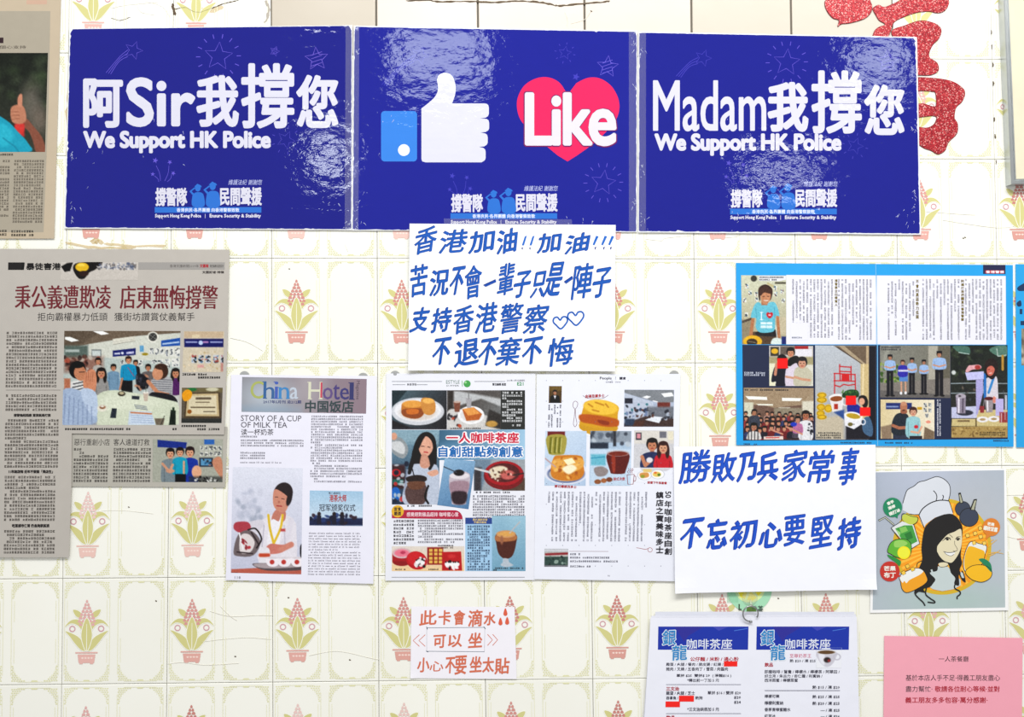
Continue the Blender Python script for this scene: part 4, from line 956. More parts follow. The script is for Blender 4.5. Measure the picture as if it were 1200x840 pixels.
f.rect(832, 460, 1100, 490, (120, 110, 80), 12); f.ell(900, 470, 30, 12, (50, 120, 70)); f.ell(1030, 470, 40, 12, (200, 196, 170)); f.poly([(862, 492), (1078, 488), (1088, 655), (848, 655)], (92, 78, 60)); f.poly([(872, 500), (1066, 496), (1074, 642), (860, 640)], (196, 178, 140)); f.poly([(884, 512), (1054, 508), (1060, 630), (874, 628)], (214, 204, 176)); f.blob([(836, 500), (870, 470), (900, 490), (890, 530), (850, 545)], (226, 160, 36), 4); f.ell(884, 612, 14, 14, (150, 96, 40))
f.line([(930, 528), (1016, 528)], 14, (70, 56, 44), 8, .8); f.line([(925, 552), (1010, 552)], 6, (110, 96, 76), 4); f.line([(895, 585), (1045, 585)], 8, (100, 86, 66), 5); f.line([(975, 612), (1045, 612)], 6, (90, 80, 66), 4)
f.rect(832, 655, 1100, 690, (60, 62, 60), 8); f.noise(4, 4).done()
body_text(N1, [(213.5, 437, 243, 440), (232, 440.6, 261, 443.6), (212.5, 497.4, 242, 500.4), (231, 501.2, 260, 504.4), (73.5, 501, 154, 504.4), (202, 501, 208.5, 504.2)], (40, 38, 38), 2.6, 3.2, seed=26, th=.26)

N2 = Sheet('newspaper_clipping', 'narrow grey clipping strip tucked under the large clipping, with a photo of three friends', 'newspaper', [(69, 500), (266.5, 500), (263.8, 570.8), (66, 569.6)], .0022, (180, 176, 166), 'news', edge=GREYEDGE, shear=(-.03, .003), tilt=(0, -.002), group='newspaper clippings')
p = Part(N2, 'headline', None); p.text('惡行重創小店', 87, 514.2, 128.6, 521.8, (60, 56, 54), .0); p.text('客人遠道打救', 133, 514.2, 175.2, 521.8, (60, 56, 54), .0); p.done()
body_text(N2, [(86, 524.4, 130, 565), (132.6, 524.4, 177, 565)], (76, 72, 68), 3.1, 4.1, seed=31, th=.2)
f = Pic(N2, [(179, 514.6), (261.3, 514.6), (260.8, 565), (178.8, 564.6)], (170, 172, 160), tf=(0, 460, 4.2), res=1.4, label='printed photo of three smiling friends')
f.poly([(775, 232), (920, 245), (915, 275), (775, 268)], (36, 60, 140)); f.rect(1005, 230, 1055, 255, (60, 110, 180)); 
for x in range(985, 1090, 22): 
    for y in (262, 290): f.rect(x, y, x+17, y+22, (214, 214, 206), 2); f.specks(x+3, y+3, x+14, y+18, 5, 4, [(70, 76, 84), (120, 120, 120)], x+y)
f.rect(980, 320, 1048, 365, (52, 56, 72)); f.rect(988, 326, 1040, 358, (96, 150, 186)); f.specks(992, 330, 1036, 356, 8, 7, [(190, 140, 120), (40, 90, 130), (50, 44, 44)], 2)
f.man(838, 298, 22, (128, 140, 146), 42, 445, long=False); f.man(935, 292, 23, (34, 64, 158), 40, 445, hair=(46, 30, 30)); f.man(886, 292, 20, (20, 158, 186), 36, 402); f.rect(862, 400, 915, 445, (26, 26, 30), 4)
f.ell(838, 385, 22, 10, (206, 156, 130)); f.line([(800, 350), (835, 390), (850, 355)], 12, (206, 156, 130), 4); f.ell(968, 390, 24, 32, (222, 172, 142)); f.line([(905, 340), (905, 395)], 10, (214, 164, 136), 4); f.blob([(1044, 345), (1068, 316), (1092, 330), (1098, 420), (1080, 410)], (198, 142, 116), 4)
f.rect(930, 412, 1096, 442, (60, 62, 62), 10, .7); f.specks(930, 412, 1096, 440, 20, 6, [(210, 210, 206), (30, 30, 30)], 6); f.noise(4, 5).done()

# ================================================================ MAGAZINE PAGE (milk tea story)
MG = Sheet('magazine_page', 'white magazine page with a photo of a woman pouring tea and a silver-grey title band', 'magazine page', [(271, 439), (441.5, 440.5), (437.5, 684), (264.6, 679.5)], .0022, (234, 233, 246), 'gloss', tilt=(0, -.004), thick=.0004, shear=(-.022, .006), group='pages under plastic')
f = Pic(MG, [(283.8, 441.6), (429.8, 444), (429, 484.6), (283, 482.4)], (160, 156, 166), tf=(260, 430, 3.23), res=1.0, name='title_band', label='silver grey band behind the title')
f.grad(80, 0, (150, 150, 156), 540, 0, (150, 132, 142)); f.ell(170, 110, 90, 60, (186, 196, 206), 0, 60, .8); f.rect(80, 150, 300, 172, (150, 172, 192), 30, .7); f.ell(330, 80, 60, 90, (182, 176, 180), 0, 70, .6); f.done()
p = Part(MG, 'title_lettering', 'rainbow tinted serif title', layer=4)
xs = [(293.6, 307.5, 'C', (168, 176, 96)), (307.5, 319, 'h', (52, 96, 150)), (319.6, 323, 'i', (66, 92, 176)), (324, 335, 'n', (60, 130, 190)), (336, 344.5, 'a', (190, 200, 214)), (356, 370.5, 'H', (214, 214, 190)), (371.5, 382, 'o', (96, 76, 130)), (382.6, 389.5, 't', (72, 60, 120)), (390, 399.5, 'e', (60, 56, 116)), (400.5, 404.5, 'l', (50, 52, 104))]
sc_ = (414-293.6)/(404.5-293.6)
for a, b, ch, col in xs:
    a, b = 293.6+(a-293.6)*sc_, 293.6+(b-293.6)*sc_; tall = ch in 'ChiHtl'
    y0, y1 = (446.5 if tall else 453), 466.8
    if ch == 't': y0 = 449
    off = (a-283)*.012
    p.text(ch, a, y0+off, b, y1+off, col, 0, dup=(.5, 0))
    if ch in 'hinHl':
        for sx in ((a-.6, a+4.2), (b-3.6, b+1)) if ch in 'hnH' else ((a-1, b+1.6),):
            p.rect(sx[0], y1+off-1.0, sx[1], y1+off, col)
        p.rect(a-1.2, y0+off, a+1.2, y0+off+.9, col)
p.rect(375.5, 448, 377.6, 466, (196, 66, 88)); p.done()
p = Part(MG, 'subtitle_lettering', None, layer=4)
p.text('2017年5月刊 总212期', 308.5, 468.8, 353, 472.9, (44, 54, 110), .012, res=1)
p.text('中国饭店', 357.5, 469.3, 414.5, 483.2, (50, 66, 70), .05); p.text('Magazine', 408, 454.5, 430, 459.5, (90, 76, 90), 0, rot=90); p.done()
p = Part(MG, 'heading', None, layer=4)
p.text('STORY OF A CUP', 282.3, 486.6, 353.2, 493.4, (78, 74, 84), 0); p.text('OF MILK TEA', 282.3, 494.4, 336.5, 501, (78, 74, 84), 0); p.text('读一杯奶茶', 282.5, 502.5, 320.5, 509.8, (50, 46, 54), .004); p.text('118', 275, 675, 282, 678, (130, 130, 140), 0, res=1); p.done()
body_text(MG, [(364, 486.5, 425.6, 566.5)], (108, 106, 120), 2.3, 3.05, seed=41, th=.15)
body_text(MG, [(282, 514.5, 357, 524), (281.5, 529, 312, 539), (281.5, 510, 303, 512.5)], (100, 98, 110), 2.2, 3.1, seed=42, th=.15)
body_text(MG, [(281.5, 540.5, 330, 544.5), (361.5, 623.5, 422.8, 674)], (108, 104, 116), 1.25, 3.2, seed=43, latin=True)
f = Pic(MG, [(272.8, 547), (354.6, 548.6), (353, 673), (270.4, 671)], (206, 208, 224), tf=(260, 430, 3.23), res=1.6, label='printed photo of a woman in a white tunic pouring milk tea')
f.grad(0, 380, (222, 224, 236), 0, 780, (196, 198, 216)); f.specks(60, 470, 150, 580, 26, 13, [(190, 194, 210), (206, 208, 222), (170, 176, 192)], 3, 8)
f.poly([(36, 765), (302, 752), (302, 784), (34, 784)], (188, 104, 88)); f.rect(36, 778, 60, 785, (60, 40, 40))
f.blob([(188, 560), (150, 580), (96, 592), (92, 630), (150, 640), (140, 740), (272, 750), (282, 620), (276, 585), (248, 562)], (226, 222, 230), 2)
f.blob([(100, 590), (150, 578), (160, 600), (120, 634), (92, 628)], (214, 210, 220), 2); f.line([(262, 580), (250, 640), (215, 690)], 20, (220, 216, 226), 5)
f.line([(160, 600), (150, 700)], 3, (180, 176, 190), 4); f.line([(236, 600), (240, 690)], 3, (186, 182, 196), 4)
f.blob([(205, 540), (240, 545), (238, 580), (212, 592), (188, 575)], (196, 132, 116), 2); f.blob([(188, 580), (215, 584), (226, 560), (215, 680), (172, 672)], (236, 234, 240), 2)
f.curve([(176, 560), (182, 610), (196, 668)], 9, (222, 190, 60)); f.curve([(230, 560), (222, 610), (196, 668)], 9, (222, 190, 60))
f.ell(232, 478, 36, 42, (52, 38, 42), 20); f.blob([(194, 480), (206, 462), (246, 488), (254, 510), (242, 545), (218, 548), (196, 525)], (206, 146, 126), 2)
f.ell(255, 500, 10, 26, (48, 34, 38), 15); f.line([(202, 492), (212, 492)], 2.4, (70, 44, 44), 1.5); f.line([(226, 498), (236, 500)], 2.4, (70, 44, 44), 1.5); f.ell(216, 511, 4, 5, (180, 116, 100)); f.line([(208, 525), (226, 527)], 4, (170, 60, 66), 1.5); f.rect(222, 612, 240, 622, (190, 80, 80), 5)
f.blob([(52, 588), (96, 586), (110, 606), (96, 622), (70, 628), (45, 612)], (176, 72, 84), 3); f.blob([(180, 670), (220, 672), (248, 676), (230, 700), (190, 708), (160, 700)], (204, 128, 116), 3); f.line([(262, 672), (224, 690)], 22, (208, 140, 124), 4)
f.blob([(62, 634), (108, 618), (146, 660), (120, 712), (62, 716), (44, 700)], (120, 108, 110), 3); f.blob([(70, 640), (100, 632), (124, 662), (108, 700), (70, 702)], (222, 214, 214), 3); f.line([(66, 628), (80, 690)], 5, (236, 236, 240)); f.line([(112, 626), (140, 672)], 6, (60, 48, 52), 3); f.line([(58, 700), (116, 706)], 5, (60, 48, 52), 3); f.specks(74, 650, 104, 690, 8, 6, [(180, 50, 60), (140, 40, 50)], 4, 3)
f.curve([(100, 616), (128, 612), (150, 650), (132, 684)], 6, (44, 34, 38)); f.blob([(140, 690), (170, 682), (182, 700), (172, 740), (150, 742)], (228, 226, 232), 3); f.line([(146, 712), (176, 712)], 14, (196, 82, 50), 5)
f.blob([(116, 748), (150, 742), (302, 748), (302, 768), (170, 770)], (96, 84, 88), 3); f.blob([(128, 744), (302, 744), (302, 756), (160, 762)], (176, 164, 168), 3)
for x in (196, 240, 290): f.blob([(x-28, 722), (x+20, 722), (x+14, 752), (x-20, 752)], (238, 232, 238), 2); f.ell(x-6, 738, 9, 9, (190, 66, 60), 0, 3); f.ell(x-4, 722, 24, 4, (214, 208, 214))
f.blob([(296, 680), (303, 672), (303, 720), (296, 712)], (40, 36, 44)); f.noise(3, 6).done()
f = Pic(MG, [(363, 574.6), (425.4, 575.6), (425, 616.4), (362.5, 615.6)], (150, 184, 214), tf=(260, 430, 3.23), res=1.5, label='printed photo of an award ceremony stage')
f.grad(0, 467, (168, 200, 224), 0, 590, (206, 220, 234)); f.rect(330, 572, 540, 600, (34, 46, 84), 6); f.specks(335, 560, 535, 592, 22, 10, [(30, 36, 66), (60, 40, 52), (50, 70, 120)], 7, 3)
for x in (368, 425, 455): f.ell(x, 556, 7, 8, (50, 36, 40)); f.rect(x-8, 562, x+8, 596, (36, 36, 60))
f.noise(4, 7).done()
p = Part(MG, 'photo_lettering', 'printed words on the stage photo', layer=4)
p.text('冠军颁奖仪式', 374, 590.6, 416.5, 599, (40, 42, 60), .01); p.text('港茶大师', 386, 579.4, 406, 588, (176, 60, 60), .02); p.text('第八届国际', 385, 576.4, 399, 579, (60, 60, 80), 0, res=1); p.done()

# ================================================================ COLOUR NEWSPAPER PAGE
CN = Sheet('newspaper_page', 'colourful newspaper page crowded with drinks and toast photos and a red and blue headline', 'newspaper', [(452.5, 437.5), (627.5, 437.5), (627, 679.5), (451.6, 680.2)], .0020, (233, 234, 243), 'gloss', tilt=(0, -.003), thick=.0004, group='pages under plastic')
T = (440, 430, 3.23)
def G(x, y): return (440+x/3.23, 430+y/3.23)
p = Part(CN, 'page_header', 'page header with a small green apple')
p.text('ESTYLE', 522.8, 445.4, 538.6, 449.6, (70, 110, 84), 0); p.text('SUPPER', 523, 451, 538, 452.8, (90, 100, 96), 0, res=1); p.ell(547.4, 449.6, 4.1, 4.1, (66, 160, 74)); p.ell(545.6, 448, 1.4, 1.4, (150, 210, 140)); p.line([(541.5, 446), (542, 453)], .7, (90, 170, 90)); p.text('E21', 606, 447.6, 613.5, 451.6, (60, 150, 90), .02)
p.text('美食情報', 477, 449, 488, 451.8, (50, 50, 60), 0, res=1); p.text('責任編輯 版面', 577, 448.8, 593, 451.8, (50, 50, 60), .01, res=1); p.text('2013年11月7日星期四', 594, 444.6, 615, 446.8, (90, 90, 100), 0, res=1)
for a, b, y in ((460, 475, 450.4), (488, 501, 450.4), (459, 518, 446.6), (556, 592, 446.6), (459, 615, 676)): p.rect(a, y, b, y+.4, (120, 124, 130))
p.done()
f = Pic(CN, (*G(62, 88), *G(270, 236)), (86, 96, 108), tf=T, res=1.5, label='printed photo of a halved cake on a white plate')
f.grad(62, 88, (96, 120, 130), 270, 236, (40, 36, 40)); f.poly([(62, 88), (120, 88), (70, 150), (62, 150)], (40, 60, 66), 4); f.ell(160, 168, 100, 52, (206, 208, 214), 0, 2); f.ell(160, 164, 88, 42, (232, 232, 236), 0, 3); f.ell(160, 172, 70, 30, (214, 206, 200), 0, 8)
f.blob([(98, 150), (108, 134), (150, 128), (180, 140), (182, 180), (150, 196), (104, 184)], (196, 128, 58), 2); f.ell(140, 140, 38, 14, (226, 164, 82), 0, 3); f.blob([(104, 160), (180, 158), (178, 184), (150, 196), (106, 184)], (150, 84, 40), 3); f.blob([(120, 160), (160, 160), (160, 176), (122, 178)], (206, 120, 50), 3)
f.blob([(172, 124), (196, 116), (224, 130), (226, 168), (204, 182), (180, 170)], (206, 146, 76), 2); f.ell(200, 128, 22, 10, (236, 184, 104), 0, 3); f.poly([(62, 200), (62, 236), (150, 236)], (40, 36, 40), 6); f.noise(4, 1).done()
f = Pic(CN, (*G(271, 88), *G(476, 236)), (120, 120, 120), tf=T, res=1.5, label='printed photo of toast on a plate beside iced drinks')
f.grad(271, 88, (70, 60, 54), 476, 236, (130, 134, 136)); f.poly([(271, 90), (476, 90), (476, 150), (400, 120), (271, 160)], (190, 192, 194), 6); f.poly([(300, 88), (476, 88), (476, 120)], (96, 92, 90), 8); f.rect(272, 88, 296, 236, (60, 54, 50), 8)
f.blob([(272, 170), (320, 160), (470, 200), (476, 236), (272, 236)], (206, 204, 202), 5); f.specks(275, 180, 320, 230, 10, 8, [(60, 50, 60), (190, 80, 50), (40, 40, 44)], 4, 3); f.ell(362, 182, 50, 34, (238, 238, 240), 0, 2); f.ell(362, 182, 40, 26, (220, 218, 218), 0, 3); f.poly([(328, 160), (372, 152), (404, 178), (392, 200), (344, 204)], (186, 106, 50)); f.poly([(332, 158), (370, 152), (396, 176), (350, 184)], (226, 160, 88), 2)
f.poly([(296, 132), (322, 132), (318, 170), (300, 170)], (132, 84, 66)); f.ell(309, 132, 13, 4, (200, 180, 170)); f.poly([(342, 118), (364, 118), (362, 154), (346, 154)], (170, 168, 172)); f.line([(353, 90), (353, 120)], 3, (120, 120, 120)); f.poly([(430, 160), (476, 180), (476, 236), (416, 222)], (60, 56, 54), 6); f.ell(440, 215, 22, 12, (190, 150, 80), 0, 4); f.noise(5, 2).done()
p = Part(CN, 'text_box', 'black box with white print', layer=3); p.rect(*G(474, 88), *G(566, 236), (34, 36, 34)); p.done()
body_text(CN, [(588.5, 458.5, 613.5, 494), (600, 496.6, 613, 499.4)], (216, 218, 220), 2.6, 3.3, seed=51, layer=4.8, th=.18)
f = Pic(CN, (*G(62, 238), *G(242, 520)), (80, 96, 110), tf=T, res=1.5, label='printed photo of a long haired woman straining tea')
f.grad(62, 240, (128, 160, 176), 62, 520, (40, 60, 84)); f.rect(62, 238, 240, 290, (150, 176, 188), 20, .7); f.rect(62, 370, 112, 460, (70, 40, 44), 10); f.ell(78, 400, 18, 14, (190, 40, 50)); f.rect(64, 425, 105, 445, (30, 110, 100), 5); f.ell(76, 480, 18, 26, (30, 110, 190)); f.specks(62, 360, 120, 510, 18, 9, [(190, 196, 204), (30, 40, 60), (200, 60, 60)], 3, 3)
f.blob([(62, 270), (96, 268), (122, 300), (120, 330), (100, 346), (62, 320)], (150, 156, 160), 3); f.blob([(62, 285), (94, 282), (112, 305), (104, 330), (62, 308)], (206, 208, 210), 4); f.ell(70, 262, 12, 14, (212, 160, 136), 0, 3)
f.blob([(148, 290), (170, 254), (200, 246), (226, 270), (232, 330), (226, 390), (196, 380), (150, 400), (122, 396), (136, 340)], (28, 22, 26), 2); f.blob([(160, 280), (190, 262), (212, 280), (216, 312), (196, 338), (172, 330)], (222, 172, 150), 2); f.blob([(158, 296), (168, 260), (196, 250), (180, 276), (164, 310)], (28, 22, 26), 2); f.line([(174, 300), (184, 300)], 2.5, (50, 30, 30), 1); f.line([(198, 302), (206, 304)], 2.5, (50, 30, 30), 1); f.line([(184, 322), (198, 323)], 4, (190, 60, 66), 1.5)
f.blob([(130, 376), (170, 366), (196, 372), (232, 372), (246, 440), (240, 518), (110, 518), (112, 440)], (190, 198, 214), 3); f.curve([(146, 320), (140, 360), (128, 400)], 14, (28, 22, 26)); f.curve([(222, 330), (218, 360), (206, 384)], 12, (28, 22, 26)); f.line([(120, 390), (110, 480)], 5, (150, 160, 180), 5)
f.blob([(112, 470), (136, 430), (178, 430), (196, 470), (182, 518), (128, 518)], (96, 74, 72), 3); f.blob([(116, 418), (156, 408), (192, 416), (186, 434), (128, 436)], (50, 38, 36), 2); f.blob([(122, 436), (186, 434), (176, 460), (134, 462)], (116, 80, 62), 3); f.curve([(200, 450), (188, 490), (200, 516)], 8, (24, 20, 22)); f.blob([(196, 400), (230, 388), (238, 404), (214, 414)], (220, 170, 148), 2); f.blob([(176, 330), (196, 334), (206, 372), (188, 384), (168, 372)], (206, 156, 136), 3); f.line([(138, 380), (146, 412)], 4, (40, 36, 40)); f.noise(5, 3).done()
f = Pic(CN, [G(242, 238), G(566, 236), G(566, 350), G(238, 352)], (136, 176, 206), tf=T, res=1.2, name='headline_panel', label='sky blue panel behind the headline'); f.grad(240, 238, (72, 110, 136), 566, 300, (168, 202, 226)); f.ell(300, 330, 90, 30, (120, 170, 208), 0, 40, .8); f.done()
p = Part(CN, 'headline', 'red and blue outlined headline', layer=5)
p.text('一人咖啡茶座', *G(265, 243), *G(547, 292), (248, 244, 248), .10); p.text('自創甜點夠創意', *G(234, 296), *G(562, 345), (248, 248, 252), .10); p.done()
p = Part(CN, 'headline_face', 'red upper line and blue lower line', layer=9)
p.text('一人咖啡茶座', *G(268, 247), *G(543, 288), (206, 28, 62), .05); p.text('自創甜點夠創意', *G(238, 300), *G(558, 341), (24, 104, 178), .05); p.done()
f = Pic(CN, [G(262, 346), G(378, 356), G(352, 538), G(234, 522)], (136, 170, 200), layer=4.2, tf=T, res=1.6, label='printed photo of an iced drink with black jelly')
f.rect(200, 340, 400, 352, (220, 226, 234), 3, .5); f.grad(250, 350, (150, 184, 212), 330, 540, (96, 134, 172)); f.blob([(282, 408), (356, 404), (344, 500), (338, 520), (294, 520), (288, 500)], (196, 186, 196), 2); f.blob([(284, 436), (352, 434), (342, 480), (290, 480)], (164, 138, 150), 6); f.blob([(290, 474), (344, 474), (338, 516), (296, 516)], (60, 44, 52), 6); f.ell(318, 412, 38, 12, (224, 218, 224), 0, 2); f.ell(316, 400, 20, 12, (38, 30, 34), 0, 3); f.line([(256, 376), (306, 398)], 4, (70, 76, 90), 2); f.noise(4, 4).done()
f = Pic(CN, (*G(372, 350), *G(566, 468)), (160, 166, 172), layer=3.4, tf=T, res=1.5, label='printed photo of shaved ice in a red bowl')
f.poly([(372, 350), (440, 350), (400, 468), (372, 468)], (120, 140, 158), 8); f.poly([(500, 430), (566, 420), (566, 468), (480, 468)], (96, 78, 66), 5); f.rect(374, 380, 400, 468, (70, 66, 70), 8); f.ell(486, 410, 76, 54, (130, 22, 34), 0, 2); f.ell(486, 402, 72, 46, (170, 30, 44), 0, 2); f.ell(486, 400, 60, 36, (96, 40, 40), 0, 3); f.blob([(430, 390), (470, 374), (500, 384), (486, 410), (446, 420)], (226, 214, 190), 5); f.ell(500, 408, 28, 18, (200, 110, 104), 0, 5); f.specks(440, 380, 530, 430, 20, 5, [(120, 70, 50), (230, 222, 206), (70, 40, 36)], 8, 3); f.line([(376, 384), (432, 398)], 8, (206, 208, 212), 2); f.line([(520, 410), (560, 402)], 5, (60, 50, 50), 2); f.noise(5, 5).done()
p = Part(CN, 'red_banner', 'crimson heading banner with a yellow badge', layer=3)
p.poly([G(62, 540)]+[G(300+30*math.sin(t), 575-33*math.cos(t)) for t in np.linspace(0, 1.57, 8)]+[G(330, 576), G(62, 572)], (176, 24, 60)); p.text('感覺絕對極品超排 咖啡蜜心意', *G(118, 549), *G(314, 566), (240, 214, 222), .01)
p.ell(*G(84, 546), 7.2, 7.2, (226, 176, 40)); p.text('宣食', *G(70, 530), *G(97, 545), (60, 40, 30), .02); p.text('嚴選', *G(70, 547), *G(97, 562), (60, 40, 30), .02); p.done()
body_text(CN, [(*G(368, 484), *G(566, 566)), (*G(160, 576), *G(334, 672)), (*G(380, 566), *G(440, 572))], (88, 86, 100), 2.5, 3.15, seed=52, th=.17)
body_text(CN, [(*G(68, 576), *G(152, 672))], (48, 44, 56), 3.0, 4.3, seed=53, th=.2)
body_text(CN, [(*G(380, 470), *G(520, 478)), (*G(64, 228), *G(250, 237)), (*G(284, 228), *G(410, 237)), (*G(120, 521), *G(216, 530))], (40, 40, 50), 2.2, 2.6, seed=54, layer=4.6)
f = Pic(CN, (*G(62, 678), *G(336, 772)), (232, 208, 178), layer=2.6, tf=T, res=1.5, label='printed photo of red gift boxes with a panda lid')
f.grad(62, 680, (222, 214, 206), 62, 772, (236, 206, 160)); f.ell(100, 735, 36, 18, (150, 24, 36), 0, 2); f.rect(64, 705, 136, 735, (170, 30, 42), 2); f.ell(100, 704, 36, 20, (214, 186, 190), 0, 2); f.ell(100, 704, 28, 14, (232, 130, 150), 0, 3); f.ell(104, 702, 10, 6, (190, 70, 100), 0, 3)
f.ell(156, 732, 40, 34, (190, 26, 40), 20, 2); f.ell(154, 726, 34, 26, (206, 40, 50), 20, 3); f.specks(150, 722, 186, 756, 14, 8, [(240, 238, 238), (30, 26, 28)], 5, 2); f.ell(160, 738, 9, 8, (240, 240, 240)); f.ell(178, 740, 9, 8, (240, 240, 240)); f.ell(155, 731, 3, 3, (20, 20, 20)); f.ell(184, 732, 3, 3, (20, 20, 20))
f.poly([(196, 682), (256, 682), (256, 748), (196, 748)], (150, 22, 32)); 
for x in (203, 222, 240): 
    for y in (690, 704, 720, 734): f.rect(x, y-2, x+13, y+9, (226, 186, 96), 2)
f.poly([(252, 700), (324, 698), (328, 770), (252, 770)], (188, 20, 36)); f.ell(288, 716, 16, 8, (206, 60, 60), 0, 4); f.specks(262, 735, 318, 764, 12, 7, [(240, 238, 238), (30, 26, 28)], 6, 2)
for x in (272, 290, 308): f.ell(x, 746, 10, 9, (242, 242, 242)); f.ell(x-5, 738, 3, 3, (20, 20, 20)); f.ell(x+5, 738, 3, 3, (20, 20, 20))
f.noise(3, 6).done()
body_text(CN, [(*G(68, 762), *G(116, 769)), (*G(200, 762), *G(240, 769)), (*G(236, 672), *G(300, 684))], (60, 40, 40), 2.0, 2.4, seed=55, layer=4.8)
p = Part(CN, 'blue_column', 'pale blue text column with a dark blue top', layer=2.6); p.rect(*G(340, 570), *G(441, 772), (160, 200, 232)); p.rect(*G(340, 570), *G(441, 594), (36, 66, 140)); p.text('歷久彌新茶香', *G(368, 573), *G(424, 582), (214, 190, 120), .01, res=1); p.text('不懈求真味', *G(372, 583), *G(420, 592), (214, 190, 120), .01, res=1); p.done()
body_text(CN, [(*G(348, 598), *G(436, 768))], (36, 60, 96), 2.6, 3.15, seed=56, layer=4.8)
f = Pic(CN, (*G(441, 562), *G(568, 772)), (150, 186, 206), layer=2.8, tf=T, res=1.6, label='printed photo of a glass of milky coffee')
f.grad(441, 562, (170, 204, 220), 500, 772, (120, 164, 188)); f.ell(470, 640, 40, 90, (140, 178, 200), 0, 40, .7)
f.blob([(458, 632), (530, 632), (532, 670), (520, 712), (500, 726), (484, 724), (466, 706), (458, 672)], (92, 50, 36), 2); f.blob([(460, 634), (528, 634), (528, 656), (460, 660)], (180, 122, 80), 4); f.ell(494, 632, 37, 14, (206, 158, 112), 0, 2); f.ell(494, 632, 28, 9, (220, 170, 100), 0, 3); f.ell(478, 655, 6, 16, (160, 110, 84), 0, 4); f.blob([(484, 724), (502, 726), (506, 738), (522, 750), (496, 757), (474, 750), (482, 738)], (186, 196, 206), 3); f.line([(508, 628), (546, 586)], 4, (190, 186, 186), 2); f.noise(3, 7).done()
body_text(CN, [(*G(452, 757), *G(564, 763)), (*G(446, 764), *G(470, 770))], (40, 50, 60), 2.2, 2.6, seed=57, layer=4.6)

# ================================================================ MAGAZINE PAGE (thick toast)
PP = Sheet('magazine_page', 'white magazine page with a yellow sponge cake, right of the colourful newspaper page', 'magazine page', [(629, 438.5), (797.5, 438), (792, 681), (626, 678.5)], .0028, (233, 235, 246), 'gloss', tilt=(0, -.003), thick=.0004, shear=(-.018, .004), group='pages under plastic')
T = (620, 430, 3.2308)
def G(x, y): return (620+x/3.2308, 430+y/3.2308)
p = Part(PP, 'page_header', None); p.text('People', *G(268, 37), *G(312, 50), (60, 56, 70), 0, dup=(.3, 0)); p.rect(*G(327, 36), *G(328, 48), (90, 86, 100)); p.text('講食', *G(342, 37), *G(367, 48), (50, 46, 60), .02); p.text('文字攝影', *G(290, 54), *G(318, 60), (90, 86, 100), 0, res=1); p.text('Canny', *G(325, 54), *G(347, 60), (90, 86, 100), 0, res=1); p.text('96 Apple'[:2], *G(298, 787), *G(306, 793), (70, 66, 80), 0, res=1); p.done()
p = Part(PP, 'dot_grid', 'tiny grey dots printed across the page', layer=1.5)
p.stuff = True
for j in range(10):
    for i in range(8): p.rect(*G(64+i*62, 50+j*78), *G(66.4+i*62, 52.4+j*78), (96, 98, 120))
p.done()
f = Pic(PP, (*G(75, 72), *G(123.5, 136)), (96, 76, 44), tf=T, res=2, label='tiny printed portrait of a man in a dark suit'); f.rect(75, 72, 124, 90, (120, 98, 50), 6); f.man(98, 96, 8, (22, 20, 24), 17, 140, skin=(190, 140, 110)); f.poly([(93, 108), (103, 108), (98, 122)], (230, 230, 236), 1); f.noise(5).done()
body_text(PP, [(*G(75, 142), *G(124, 230))], (96, 96, 112), 2.2, 3.3, vertical=True, seed=61, keep=.8)
p = Part(PP, 'line_drawings', 'thin brown spoon and cup sketches'); BR = (120, 70, 76)
p.curve([G(174, 160), G(166, 148), G(168, 134), G(176, 129), G(184, 136), G(182, 150), G(174, 160)], .5, BR); p.curve([G(174, 160), G(171, 190), G(168, 215), G(174, 226), G(181, 214), G(177, 190), G(175, 160)], .5, BR)
p.done(); p = Part(PP, 'line_drawing', 'thin red cup sketch', layer=5); p.line([G(371, 408), G(374, 444), G(394, 443), G(398, 406), G(371, 408)], .7, (140, 44, 50)); p.curve([G(398, 412), G(404, 415), G(403, 430), G(396, 432)], .6, (140, 44, 50))
for x in (376, 384, 391): p.curve([G(x, 402), G(x-3, 395), G(x+3, 390), G(x, 383)], .5, (140, 44, 50))
p.done(); p = Part(PP, 'line_drawing', 'thin red key sketch'); p.curve([G(406, 684), G(420, 686), G(440, 690), G(452, 686)], .5, (160, 60, 60)); p.ring(*G(458, 692), 2.6, .5, (160, 60, 60)); p.done()
p = Part(PP, 'red_caption', None, layer=5); RC = (176, 34, 44)
for (st, a, b, c, d, ro) in (('金磚忌廉多士', 212, 103, 286, 116, -3), ('厚切爆漿西多士', 96, 447, 180, 458, 2), ('港式冷飲', 318, 417, 364, 430, -2), ('甜蜜下午茶套餐', 448, 433, 522, 443, 2)):
    q0 = Part(PP, 'red_caption', None, layer=5); q0.text(st, *G(a, b), *G(c, d), RC, .012, rot=ro); q0.done()
q0 = Part(PP, 'caption_swash', None, layer=5); q0.curve([G(204, 108), G(222, 118), G(250, 120), G(280, 118), G(300, 106)], .35, (120, 60, 60)); q0.done()
f = Pic(PP, (*G(186, 118), *G(342, 262)), (233, 235, 246), layer=2, tf=T, res=1.7, label='cut-out photo of a tall yellow sponge cake')
f.blob([(206, 150), (196, 190), (190, 228), (212, 244), (262, 262), (318, 252), (334, 226), (336, 180), (338, 150), (300, 130), (250, 124), (214, 132)], (214, 164, 40), 2); f.blob([(200, 178), (330, 196), (334, 226), (290, 226), (240, 216), (196, 206)], (186, 96, 28), 5); f.blob([(192, 218), (260, 232), (334, 226), (318, 252), (262, 262), (208, 244)], (206, 158, 40), 4)
f.ell(272, 152, 66, 28, (236, 196, 76), 6, 4); f.blob([(260, 200), (300, 206), (300, 220), (268, 214)], (150, 66, 22), 4)
